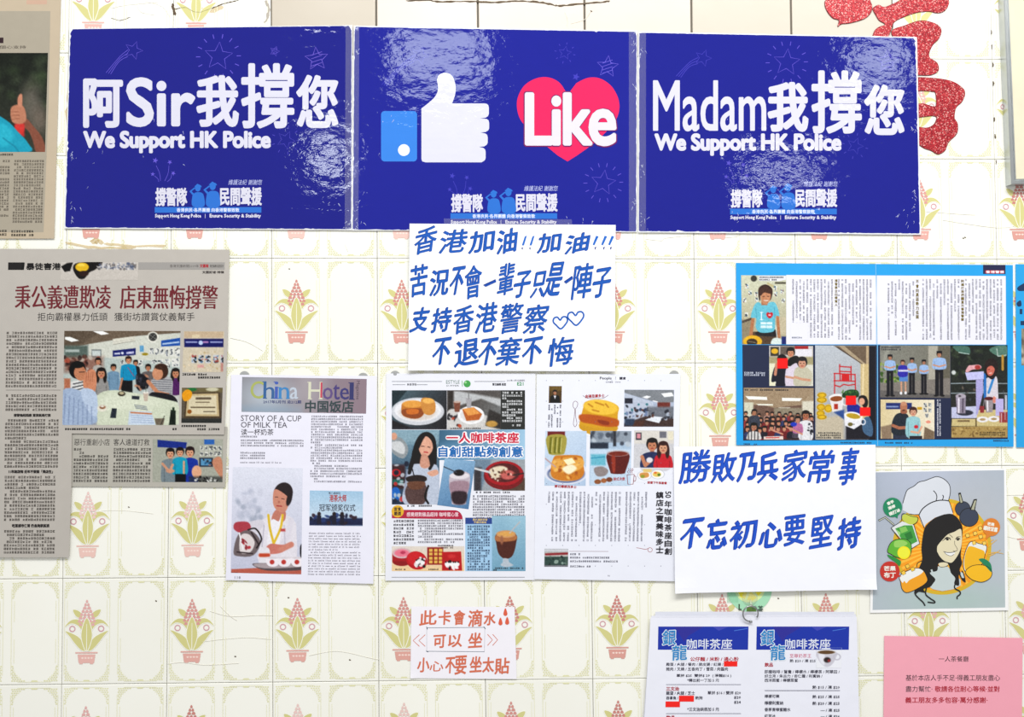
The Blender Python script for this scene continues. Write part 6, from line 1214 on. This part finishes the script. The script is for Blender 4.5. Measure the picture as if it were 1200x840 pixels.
for (x, y) in ((886, 640), (978, 636)): f.ell(x, y, 48, 24, (232, 230, 234), 0, 3); f.ell(x, y, 24, 10, (176, 150, 110), 0, 4)
f.poly([(860, 530), (900, 530), (896, 585), (866, 585)], (150, 60, 66), 4); f.rect(1024, 580, 1090, 665, (150, 50, 56), 8, .85); f.line([(1040, 590), (1040, 660)], 6, (220, 200, 204), 4); f.line([(1070, 560), (1070, 640)], 5, (206, 190, 200), 4); f.noise(6, 7).done()
body_text(BS, [(1148, 505.6, 1178, 509.6)], (60, 50, 30), 2.1, 2.5, seed=80, layer=5)

B2 = Sheet('magazine_spread', 'second blue bordered magazine spread, cut off by the right edge of the photo', 'magazine page', [(1190.2, 309.5), (1490, 311), (1490, 525), (1191.2, 524)], .0020, (34, 160, 226), 'gloss', tilt=(0, -.002), thick=.0005, edge=flat_mat('blue_paper_edge', (90, 180, 226), .7), group='pages under plastic')
f = Pic(B2, (1197, 385, 1290, 428), (150, 146, 128), tf=(0, 0, 1), res=1.2, label='edge of a printed photo'); f.rect(1197, 412, 1290, 428, (90, 80, 70), 3); f.specks(1196, 386, 1290, 426, 60, 5, [(60, 60, 60), (190, 186, 170), (110, 100, 90)], 3, 3); f.noise(5).done()
p = Part(B2, 'silhouette_print', 'dark printed shapes at the edge'); 
p.blob([(1192, 338), (1196, 334), (1206, 330), (1212, 338), (1196, 341)], (16, 50, 90)); p.blob([(1191.5, 355), (1196, 352), (1197, 358), (1193, 359)], (16, 50, 90)); p.rect(1195, 362, 1198, 368, (16, 50, 90)); p.rect(1196, 376, 1260, 381, (16, 50, 90)); p.done()

# ================================================================ CARTOON PORTRAIT PRINT
CP = Sheet('cartoon_print', 'square print of a cartoon woman in a chef hat ringed by fruit and drinks', 'picture', [(1022, 552), (1179, 548.6), (1181.6, 715), (1019.6, 718)], .0018, (246, 246, 246), 'gloss', tilt=(0, -.002), thick=.0004, shear=(-.02, -.01))
f = Pic(CP, [(1025.5, 553.4), (1176.6, 550.8), (1178, 711.6), (1022.6, 714.6)], (186, 192, 206), layer=1, tf=(1010, 540, 4.667), res=.7, name='printed_background', label='grey blue printed background')
f.grad(100, 60, (176, 184, 198), 700, 800, (190, 198, 204)); f.ell(350, 60, 200, 160, (196, 202, 220), 0, 200, .6); f.ell(600, 300, 200, 200, (190, 194, 200), 0, 200, .7); f.ell(480, 760, 300, 80, (178, 200, 192), 0, 100, .7); f.done()
U = lambda pts: [(1010+x/4.667, 540+y/4.667) for x, y in pts]
def u(x, y): return (1010+x/4.667, 540+y/4.667)
INKC = (26, 24, 24)
p = Part(CP, 'orange_disc', 'orange ray disc behind the head', layer=2)
cx, cy = u(438, 468)
p.ell(cx, cy, 58, 56.5, (214, 178, 40), n=64); p.ell(cx, cy, 54.2, 52.5, (246, 158, 24), n=64)
for k in range(46):
    a = 2*math.pi*k/46; p.poly([(cx, cy), (cx+53.5*math.cos(a), cy+52*math.sin(a)), (cx+53.5*math.cos(a+.062), cy+52*math.sin(a+.062))], (250, 188, 60))
p.done()
p = Part(CP, 'chef_hat', 'white puffed chef hat with black outline', layer=7.5)
hat = smooth(U([(224, 232), (236, 190), (250, 158), (285, 138), (312, 116), (345, 108), (376, 96), (412, 86), (450, 100), (478, 130), (484, 170), (474, 216)]), False, 5).tolist()
p.poly(hat+U([(478, 222), (492, 262), (498, 290), (450, 292), (400, 310), (350, 345), (340, 366), (326, 340), (310, 294), (262, 290), (224, 270)]), (216, 220, 228))
p.line(hat, .8, INKC); p.curve(U([(312, 296), (332, 262), (372, 232), (414, 217), (450, 215), (476, 219)]), 1.2, INKC); p.line(U([(476, 219), (486, 244), (498, 282)]), .8, INKC); p.line(U([(260, 290), (286, 294), (314, 293)]), .8, INKC); p.line(U([(312, 294), (326, 330), (342, 368)]), .9, INKC)
p.curve(U([(391, 162), (406, 180), (410, 200), (405, 219)]), 1, INKC); p.curve(U([(441, 186), (446, 196), (440, 215)]), 1, INKC); p.done()
p = Part(CP, 'portrait', 'black haired smiling woman', layer=11)
p.poly(U([(350, 600), (372, 612), (420, 575), (470, 578), (505, 620), (540, 650), (540, 680), (500, 702), (440, 712), (390, 702), (372, 690), (340, 640)]), (196, 208, 208))
p.poly(U([(414, 540), (424, 580), (450, 584), (470, 572), (476, 540), (440, 500)]), (224, 214, 180))
p.blob(U([(342, 372), (360, 344), (400, 312), (450, 293), (490, 290), (520, 308), (542, 340), (551, 376), (545, 470), (541, 520), (548, 560), (535, 600), (560, 640), (566, 664), (548, 652), (530, 622), (532, 680), (505, 672), (510, 640), (486, 610), (470, 560), (420, 560), (412, 600), (372, 612), (402, 646), (388, 672), (372, 690), (338, 700), (346, 720), (312, 716), (292, 730), (288, 712), (320, 690), (340, 660), (352, 625), (324, 612), (312, 590), (330, 540), (326, 480), (332, 420)]), INKC, 4)
p.blob(U([(412, 470), (424, 450), (440, 432), (470, 402), (505, 388), (540, 372), (547, 410), (546, 450), (538, 486), (522, 520), (497, 552), (478, 556), (450, 546), (426, 522), (413, 500)]), (226, 216, 182), 5)
p.curve(U([(440, 438), (462, 424), (484, 420)]), .6, INKC); p.curve(U([(478, 402), (490, 412), (497, 420)]), .6, INKC) ; p.curve(U([(516, 418), (528, 414), (542, 416)]), .6, INKC); p.curve(U([(452, 428), (466, 418), (480, 424), (486, 432)]), 1.1, INKC); p.ell(*u(468, 429), 1.7, 1.3, INKC); p.curve(U([(512, 428), (524, 420), (538, 428)]), 1.1, INKC); p.ell(*u(525, 430), 1.6, 1.3, INKC)
p.curve(U([(508, 436), (508, 456), (520, 476), (522, 488), (510, 494), (498, 490)]), .5, INKC); p.poly(smooth(U([(448, 496), (470, 501), (500, 499), (510, 494), (505, 510), (488, 518), (466, 512)]), True, 3), (240, 240, 238)); p.curve(U([(446, 495), (470, 501), (500, 499), (512, 493)]), .7, INKC); p.curve(U([(452, 500), (466, 513), (488, 519), (504, 510)]), .5, INKC); p.curve(U([(413, 500), (426, 524), (450, 547), (478, 557)]), .5, INKC)
p.curve(U([(350, 622), (352, 640), (330, 668), (296, 704), (292, 728), (312, 752), (334, 772), (346, 792)]), 1.6, INKC); p.curve(U([(368, 650), (352, 700), (350, 730), (374, 752), (398, 768), (394, 776), (360, 772)]), 1.6, INKC); p.curve(U([(300, 578), (306, 558), (330, 545)]), .8, INKC)
p.curve(U([(528, 640), (508, 680), (510, 698), (534, 712), (538, 728), (522, 742), (522, 756)]), 1.6, INKC); p.curve(U([(548, 600), (560, 630), (566, 664)]), 1.2, INKC); p.curve(U([(414, 566), (430, 580), (456, 578), (472, 570)]), .6, INKC)
p.poly(U([(376, 596), (384, 592), (392, 612), (386, 622)]), (196, 208, 208)); p.poly(U([(540, 606), (552, 612), (560, 640), (548, 640), (540, 622)]), (196, 208, 208)); p.done()
def bubble(name, c, r, col, lines, tail, lab):
    p = Part(CP, name, lab, layer=16); x, y = u(*c); p.ell(x, y, r/4.667, r*1.02/4.667, col, n=32); p.poly(U(tail), col)
    for st, a, b, cc, d, ro in lines: p.text(st, *u(a, b), *u(cc, d), (236, 236, 226), .04, rot=ro)
    p.done()
bubble('speech_bubble', (168, 254), 52, (28, 134, 92), [('香芋', 136, 218, 176, 238, -22), ('清檸', 142, 243, 184, 263, -22), ('梳打冰', 146, 268, 212, 290, -22)], [(168, 296), (196, 314), (196, 286)], 'green speech bubble')
bubble('speech_bubble', (708, 362), 48, (222, 130, 44), [('芒果', 686, 336, 726, 355, 10), ('楊枝甘露', 664, 358, 744, 384, 10)], [(680, 395), (678, 428), (712, 405)], 'orange speech bubble')
bubble('speech_bubble', (153, 604), 54, (196, 48, 36), [('芒果', 120, 574, 186, 602, 0), ('布丁', 120, 608, 186, 640, 0)], [(196, 618), (216, 632), (200, 634)], 'red speech bubble')
p = Part(CP, 'lime_drink', 'glass of lime soda with a straw', layer=14)
p.poly(U([(160, 366), (218, 330), (285, 350), (316, 452), (262, 486), (244, 460)]), (222, 226, 226)); p.poly(U([(182, 370), (232, 352), (276, 352), (304, 440), (264, 460), (214, 424)]), (66, 156, 64)); p.poly(U([(204, 366), (240, 358), (252, 382), (216, 396)]), (130, 196, 92)); p.poly(U([(232, 400), (268, 384), (280, 420), (248, 434)]), (40, 120, 48)); p.poly(U([(186, 374), (212, 392), (206, 414)]), (160, 210, 130))
p.blob(U([(222, 300), (238, 290), (270, 296), (304, 312), (296, 336), (268, 348), (238, 336), (222, 320)]), (196, 206, 80)); p.curve(U([(218, 326), (220, 292), (240, 290), (270, 302), (306, 310), (300, 336), (280, 350)]), .7, INKC)
p.line(U([(160, 366), (218, 330)]), .7, INKC); p.line(U([(160, 366), (204, 424)]), .8, INKC); p.line(U([(284, 350), (316, 452), (262, 486)]), .8, INKC); p.line(U([(92, 326), (128, 308), (176, 350)]), 2.1, INKC); p.line(U([(94, 326), (128, 309), (175, 349)]), 1.1, (196, 200, 180)); p.done()
p = Part(CP, 'lime', 'green lime with a cut half', layer=15)
p.blob(U([(140, 494), (158, 448), (196, 428), (244, 430), (270, 458), (266, 510), (240, 534), (190, 526), (160, 510)]), (96, 178, 52)); p.blob(U([(180, 440), (220, 434), (250, 450), (220, 470), (180, 470)]), (150, 206, 96)); p.line(smooth(U([(140, 494), (158, 448), (196, 428), (244, 430), (270, 458), (266, 510), (240, 534), (190, 526), (160, 510)]), True, 5), .7, INKC, True)
p.ell(*u(230, 502), 7.6, 7.6, (246, 226, 30)); p.ell(*u(230, 502), 6, 6, (236, 236, 60)); p.blob(U([(140, 512), (170, 522), (196, 536), (214, 550), (206, 574), (186, 556), (150, 530)]), (40, 140, 60)); p.done()
p = Part(CP, 'pudding', 'mango pudding with cream', layer=14)
p.blob(U([(210, 640), (236, 612), (300, 588), (330, 596), (350, 626), (354, 660), (300, 700), (240, 720), (218, 690)]), (240, 162, 28)); p.poly(smooth(U([(206, 636), (232, 612), (298, 586), (336, 598), (320, 620), (262, 650), (244, 668), (232, 656), (222, 666)]), True, 4), (236, 236, 232)); p.line(smooth(U([(206, 636), (232, 608), (298, 586), (334, 598), (352, 626), (356, 662), (300, 700), (246, 720), (220, 700), (212, 660)]), True, 4), .7, INKC, True)
for q_ in ((250, 576), (278, 592), (228, 612)): p.poly([(u(*q_)[0]+3*math.cos(a+.3), u(*q_)[1]+3*math.sin(a+.3)) for a in np.arange(4)*math.pi/2], (244, 200, 70)); p.line([(u(*q_)[0]+3*math.cos(a+.3), u(*q_)[1]+3*math.sin(a+.3)) for a in np.arange(4)*math.pi/2], .5, INKC, True)
p.done()
p = Part(CP, 'water_chestnuts', 'two dark round chestnuts with pale stems', layer=10)
for (x, y, r) in ((552, 262, 42), (586, 308, 52)): p.ell(*u(x, y), r/4.667*1.02, r/4.667, INKC); p.ell(*u(x, y), r/4.667*.95, r/4.667*.93, (58, 66, 84))
p.poly(U([(536, 234), (528, 176), (540, 172), (556, 230)]), INKC); p.poly(U([(540, 230), (532, 184), (538, 182), (551, 226)]), (176, 176, 150)); p.poly(U([(590, 268), (612, 210), (630, 208), (618, 272)]), INKC); p.poly(U([(598, 266), (616, 216), (626, 216), (613, 268)]), (176, 176, 150)); p.done()
p = Part(CP, 'mango_drink', 'glass of mango drink', layer=12)
p.poly(smooth(U([(576, 470), (600, 440), (640, 452), (682, 466), (672, 520), (660, 560), (600, 610), (562, 600), (556, 540)]), True, 4), (232, 232, 228)); p.poly(smooth(U([(572, 490), (590, 466), (640, 480), (672, 500), (660, 560), (600, 606), (566, 596), (560, 540)]), True, 4), (240, 182, 30)); p.line(smooth(U([(576, 470), (600, 440), (640, 452), (682, 466), (672, 520), (660, 560), (600, 610), (562, 600), (556, 540)]), True, 4), .7, INKC, True)
for q_ in ((578, 408), (620, 396), (650, 414), (648, 368), (614, 448), (670, 450)):
    p.poly([(u(*q_)[0]+2.9*math.cos(a+.5), u(*q_)[1]+2.9*math.sin(a+.5)) for a in np.arange(4)*math.pi/2], (246, 206, 90)); p.line([(u(*q_)[0]+2.9*math.cos(a+.5), u(*q_)[1]+2.9*math.sin(a+.5)) for a in np.arange(4)*math.pi/2], .5, INKC, True)
for pts in ([(690, 520), (720, 510), (760, 486)], [(690, 510), (730, 500), (776, 508)], [(692, 470), (714, 450), (740, 430)], [(700, 440), (722, 430)]): p.curve(U(pts), 1.4, (232, 180, 70), taper=True)
p.done()
p = Part(CP, 'mango', 'whole yellow mango with a green leaf', layer=15)
p.blob(U([(566, 606), (600, 575), (650, 568), (690, 580), (712, 610), (700, 642), (660, 662), (620, 656), (590, 640)]), (244, 186, 26)); p.blob(U([(640, 538), (668, 534), (700, 556), (710, 584), (708, 608), (680, 580), (660, 560)]), (30, 130, 88)); p.line(smooth(U([(566, 606), (600, 575), (650, 568), (690, 580), (712, 610), (700, 642), (660, 662), (620, 656), (590, 640)]), True, 4), .7, INKC, True); p.done()

# ================================================================ STICKER, MENU STACK, RING
ST = Sheet('round_sticker', 'round mint green sticker with a yellow lemon, half hidden under a handwritten sheet', 'sticker', [(852, 665), (905, 665), (905, 718), (852, 718)], .0009, (168, 222, 186), 'paper', thick=.0003, outline=[(878.5+26*math.cos(a), 691+26*math.sin(a)) for a in np.linspace(0, 2*math.pi, 40, endpoint=False)])
p = Part(ST, 'lemon_print', 'yellow lemon slice on pale ground'); p.ell(878.5, 689, 18, 17, (220, 238, 170)); 
for k in range(6):
    a = k*math.pi/3+.3; p.poly([(878.5+3*math.cos(a), 689+3*math.sin(a)), (878.5+14*math.cos(a-.42), 689+14*math.sin(a-.42)), (878.5+15*math.cos(a), 689+15*math.sin(a)), (878.5+14*math.cos(a+.42), 689+14*math.sin(a+.42))], (240, 228, 60))
for k in range(11): p.rect(852.5+k*1.2, 676, 853.0+k*1.2, 706, (140, 206, 166))
p.done()
p = Part(ST, 'lettering', None, layer=4); p.rect(865.5, 707.6, 867, 714.6, (60, 80, 60)); p.rect(865.5, 713.2, 869, 714.8, (60, 80, 60)); p.rect(875, 711, 886, 717, (96, 130, 60)); p.text('茶', 888, 709.5, 894.5, 718, (60, 80, 70), .02); p.text('香', 880.5, 709.8, 887.5, 714.5, (60, 80, 70), 0); p.done()

MENUQ = [(762.4, 724), (1004, 722.6), (1008, 893), (752, 895)]
MB = Sheet('menu_sheet', 'plain back sheet of the hanging menu, lowest and leftmost of the stack', 'menu', [(768, 716.5), (1001, 716.8), (1006, 888), (748, 891)], .0030, (222, 224, 236), 'gloss', thick=.0005, group='menu sheets on the ring', curl=[(0, 0, .001, .2)])
M2 = Sheet('menu_sheet', 'plain middle sheet of the hanging menu, showing as a sliver behind the printed one', 'menu', [(763.4, 721.5), (1003, 719.6), (1007, 890), (750, 893)], .0048, (228, 229, 240), 'gloss', thick=.0005, group='menu sheets on the ring')
MN = Sheet('menu_sheet', 'printed front menu sheet with two blue title bands and prices, hanging from the ring', 'menu', MENUQ, .0066, (236, 237, 248), 'gloss', thick=.0005, group='menu sheets on the ring', shear=(-.02, 0))
K4 = lambda x, y: (750+x/4.444, 680+y/4.444)
for (ox, lab) in ((0, 'left'), (512.5, 'right')):
    p = Part(MN, 'title_band', f'deep blue {lab} title band', layer=2); p.rect(*K4(94+ox, 240), *K4(567+ox-(3 if ox == 0 else -9), 361), (12, 46, 166))
    p.poly([K4(180+ox, 241), K4(330+ox, 241), K4(250+ox, 290), K4(230+ox, 320)], (40, 40, 150)); p.poly([K4(380+ox, 241), K4(460+ox, 241), K4(410+ox, 262)], (60, 70, 180)); p.line([K4(490+ox, 262), K4(560+ox, 250)], .8, (70, 120, 210)); p.done()
    p = Part(MN, 'title_lettering', None, layer=6); WB = (236, 246, 252); CB = (44, 132, 196)
    p.text('銀', *K4(113+ox, 254), *K4(192+ox, 342), WB, .036, rise=.05); p.text('龍', *K4(162+ox, 332), *K4(250+ox, 420), WB, .036, rise=.05)
    p.text('銀', *K4(117+ox, 258), *K4(188+ox, 338), CB, .014, rise=.05, dl=4.0); p.text('龍', *K4(166+ox, 336), *K4(246+ox, 416), CB, .014, rise=.05, dl=4.0)
    p.text('咖啡茶座', *K4(243+ox, 304), *K4(480+ox, 358), (226, 232, 246), .02); p.done()
DK = (50, 48, 68); RM = (176, 40, 56)
p = Part(MN, 'price_list', 'left column of dishes and prices')
for st, a, b, c, d, col, bo in (('公仔麵 / 米粉 / 通心粉', 262, 398, 514, 421, RM, .02), ('雞蛋 / 火腿 / 餐肉 / 脆皮腸 / 紅腸 /', 136, 428, 434, 446, DK, .008), ('豬肉 / 叉燒 / 五香肉丁 / 雪菜 / 肉醬肉', 136, 452, 458, 471, DK, .008),
        ('單拼 $25  雙拼$ 29  ( 淨麵$16 )', 190, 487, 476, 506, DK, .012), ('*轉出前一丁加 5 元', 246, 511, 412, 529, DK, .008), ('三文治', 136, 553, 204, 575, RM, .02), ('雞蛋 / 火腿 / 芝士', 136, 577, 286, 597, DK, .008), ('單拼 $16 / 雙拼 $20', 352, 576, 525, 595, DK, .008),
        ('吞拿魚 /', 136, 603, 200, 621, DK, .008), ('熱狗', 288, 603, 326, 620, DK, .008), ('$20', 490, 602, 525, 618, DK, .012), ('$24', 490, 627, 525, 643, DK, .012), ('*三文治烘底加 5 元', 246, 661, 412, 681, DK, .008), ('飲品', 136, 703, 182, 722, RM, .02), ('咖啡 / 奶茶 / 檸茶', 136, 730, 300, 750, DK, .008)):
    p.text(st, *K4(a, b), *K4(c, d), col, bo, res=1)
for y in (541, 692): p.rect(*K4(136, y), *K4(526, y+2), (110, 110, 130))
p.done()
for k, (a, b, c, d) in enumerate(((437, 421, 507, 448), (203, 600, 281, 631), (133, 630, 208, 660))):
    p = Part(MN, 'red_patch', 'plain red block covering a word', layer=5); p.rect(*K4(a, b), *K4(c, d), (246, 26, 14)); p.done()
p = Part(MN, 'price_list', 'right column of drinks and prices')
for st, a, b, c, d, col, bo in (('至尊奶茶王', 780, 382, 892, 403, (206, 70, 110), 0), ('熱 $20 / 凍 $25', 780, 410, 915, 428, DK, .01), ('飲品', 649, 428, 693, 450, RM, .02), ('即磨咖啡 / 鴛鴦 / 檸檬水 / 檸檬茶 / 阿華田 /', 649, 466, 1040, 485, DK, .008), ('好立克 / 朱古力 / 杏仁霜 / 利賓納 /', 649, 489, 950, 507, DK, .008), ('西洋菜蜜 / 檸檬菜蜜', 649, 511, 822, 529, DK, .008),
        ('熱 $15 / 凍 $20', 898, 547, 1040, 566, DK, .01), ('檸檬可樂', 649, 594, 726, 612, DK, .008), ('熱 $25 / 凍 $25', 898, 597, 1040, 615, DK, .01), ('檸檬利賓納', 649, 628, 746, 648, DK, .008), ('熱 $20 / 凍 $25', 898, 631, 1040, 650, DK, .01), ('香茅青檸蜜糖水', 649, 663, 784, 682, DK, .008), ('— / 凍 $25', 940, 667, 1040, 685, DK, .01), ('紅豆冰', 649, 697, 706, 716, DK, .008), ('— / 凍 $26', 940, 699, 1040, 716, DK, .01), ('菠蘿冰', 649, 732, 706, 750, DK, .008)):
    p.text(st, *K4(a, b), *K4(c, d), col, bo, res=1)
p.rect(*K4(649, 572), *K4(1042, 574.5), (110, 110, 130)); p.done()
f = Pic(MN, (*K4(918, 350), *K4(1050, 456)), (236, 237, 248), layer=5, tf=(750, 680, 4.444), res=1.7, label='printed cup of milk tea')
f.rect(918, 350, 1050, 361, (22, 62, 170), 1); f.blob([(920, 372), (1022, 372), (1018, 408), (1000, 438), (975, 451), (950, 440), (926, 408)], (206, 204, 214), 2); f.blob([(930, 385), (960, 380), (960, 440), (940, 425)], (232, 232, 240), 8); f.ringe(1026, 398, 17, 15, 7, (200, 198, 208)); f.ell(971, 372, 52, 15, (228, 228, 236), 0, 2); f.ell(971, 374, 44, 10, (110, 84, 54), 0, 2); f.ell(975, 414, 18, 14, (60, 48, 46), 0, 6); f.ell(984, 418, 8, 7, (150, 60, 60), 0, 4); f.done()

def tube(name, pts, r, mat, parent=None, loc=(0, 0, 0), label=None, cap=None):
    P = [Vector(q) for q in pts]; V_ = []; F_ = []; n = 10; up = Vector((0, 1, 0))
    for i, q in enumerate(P):
        t = (P[min(i+1, len(P)-1)]-P[max(i-1, 0)]).normalized(); a = t.cross(up)
        a = a.normalized() if a.length > 1e-3 else Vector((1, 0, 0)); b = t.cross(a).normalized()
        rr_ = r[i] if hasattr(r, '__len__') else r
        for k in range(n): th = 2*math.pi*k/n; V_.append(tuple(q+a*rr_*math.cos(th)+b*rr_*math.sin(th)))
    for i in range(len(P)-1):
        for k in range(n): F_.append((i*n+k, i*n+(k+1) % n, (i+1)*n+(k+1) % n, (i+1)*n+k))
    F_.append(tuple(range(n))[::-1]); F_.append(tuple((len(P)-1)*n+k for k in range(n)))
    o = mesh_obj(name, V_, F_, mat, parent, loc, smooth=True)
    if label: o['label'] = label
    return o
# binder ring through the top of the menu, open at its lower right
rc = wall_pt(878.8, 718.5, .008); RAD = .0112
root = bpy.data.objects.new('binder_ring', None); COL.objects.link(root); root.location = rc
tag(root, 'open steel binder ring at the top of the hanging menu, below the round sticker', 'ring')
arc = []
for k in range(33):
    t = math.radians(84+k*(352-60)/32)          # clockwise from the bottom hinge, up and over to the open end
    a = math.radians(-90)-math.radians(k*(300)/32)
    arc.append((RAD*math.cos(a), -.004*math.cos(a)*0-.0016-.006*math.sin(math.pi*k/32)*.5, RAD*math.sin(a)))
tube('ring_wire', arc, .00105, STEEL, root)
tube('hinge', [(-.001, -.0018, -RAD), (.0024, -.0018, -RAD-.0006)], .0016, STEEL, root, label='small round hinge knob')
# clear suction hook that the ring hangs on
hc = wall_pt(878.6, 700, .001)
hr = bpy.data.objects.new('wall_hook', None); COL.objects.link(hr); hr.location = hc
tag(hr, 'small clear plastic hook on the lemon sticker, carrying the ring', 'hook')
n = 24; V_ = []; F_ = []
for (rad, y) in ((.0115, 0.0), (.0115, -.0008), (.0095, -.0016), (.004, -.0032), (.0, -.0034)):
    for k in range(n): a = 2*math.pi*k/n; V_.append((rad*math.cos(a), y, rad*math.sin(a)))
for i in range(4):
    for k in range(n): F_.append((i*n+k, i*n+(k+1) % n, (i+1)*n+(k+1) % n, (i+1)*n+k))
CLEAR = flat_mat('clear_hook_plastic', (222, 226, 206), .08, 0, .28, .8)
mesh_obj('hook_plate', V_, F_, CLEAR, hr, smooth=True)
tube('hook_arm', [(0, -.003, -.002), (0, -.0065, -.006), (0, -.0085, -.0098), (0, -.0105, -.0085)], .0014, CLEAR, hr)

# small grey plastic tabs peeking out above the pages
for k, (x, y, lab) in enumerate([(286.5, 439, 'grey round fixing tab above the left corner of the milk tea page'), (425.5, 441, 'grey round fixing tab above the right corner of the milk tea page'),
        (463, 438.5, 'grey round fixing tab above the left corner of the colourful newspaper page'), (790, 438.2, 'grey round fixing tab above the right corner of the sponge cake page')]):
    c = wall_pt(x, y, .001); V_ = []; F_ = []; n = 20
    for (rad, yy) in ((.0068, .0007), (.0068, 0), (.0058, -.0005), (.0, -.0006)):
        for q in range(n): a = 2*math.pi*q/n; V_.append((rad*math.cos(a)+c[0], yy+c[1], rad*.8*math.sin(a)+c[2]))
    for i in range(3):
        for q in range(n): F_.append((i*n+q, i*n+(q+1) % n, (i+1)*n+(q+1) % n, (i+1)*n+q))
    tag(mesh_obj('fixing_tab', V_, F_, TABM, None, c), lab, 'tab', 'round fixing tabs above the pages')

# ================================================================ FRAMED NOTICE BOARD (cut off at the right)
bw = wall_pt(1178.5, 218.5, 0.0); ang = math.radians(-1.0)
br = bpy.data.objects.new('notice_board', None); COL.objects.link(br); br.location = (bw[0], 0, bw[2]); br.rotation_euler = (0, ang, 0)
tag(br, 'cream board in a silver aluminium frame at the upper right edge of the photo', 'board')
BWD, BHT, BTH = .62, .46, .0165
def rail(x0, z0, x1, z1, lab):
    prof = [(0, 0), (0, BTH-.001), (.0012, BTH), (.0034, BTH), (.0042, BTH-.0016), (.0052, BTH-.0016), (.006, BTH-.0006), (.0075, BTH-.0006), (.0085, BTH-.0025), (.0085, 0)]
    d = Vector((x1-x0, 0, z1-z0)); L = d.length; d.normalize(); inn = Vector((-d.z, 0, d.x))
    V_ = []; m = len(prof)
    for e, sgn in ((0, 1), (L, -1)):
        for (a, h) in prof: q = Vector((x0, 0, z0))+d*(e+sgn*a)+inn*a; V_.append((q.x, -h, q.z))
    F_ = [(i, (i+1) % m, (i+1) % m+m, i+m) for i in range(m)]+[tuple(range(m))[::-1], tuple(range(m, 2*m))]
    o = mesh_obj('frame_rail', V_, F_, ALU, br)
    bmm = bmesh.new(); bmm.from_mesh(o.data); bmesh.ops.recalc_face_normals(bmm, faces=bmm.faces); bmm.to_mesh(o.data); bmm.free()
rail(0, 0, BWD, 0, ''); rail(BWD, 0, BWD, BHT, ''); rail(BWD, BHT, 0, BHT, ''); rail(0, BHT, 0, 0, '')
v, f_ = box((.008, -BTH+.003, .008), (BWD-.008, -.002, BHT-.008)); mesh_obj('board_panel', v, f_, BOARD, br)
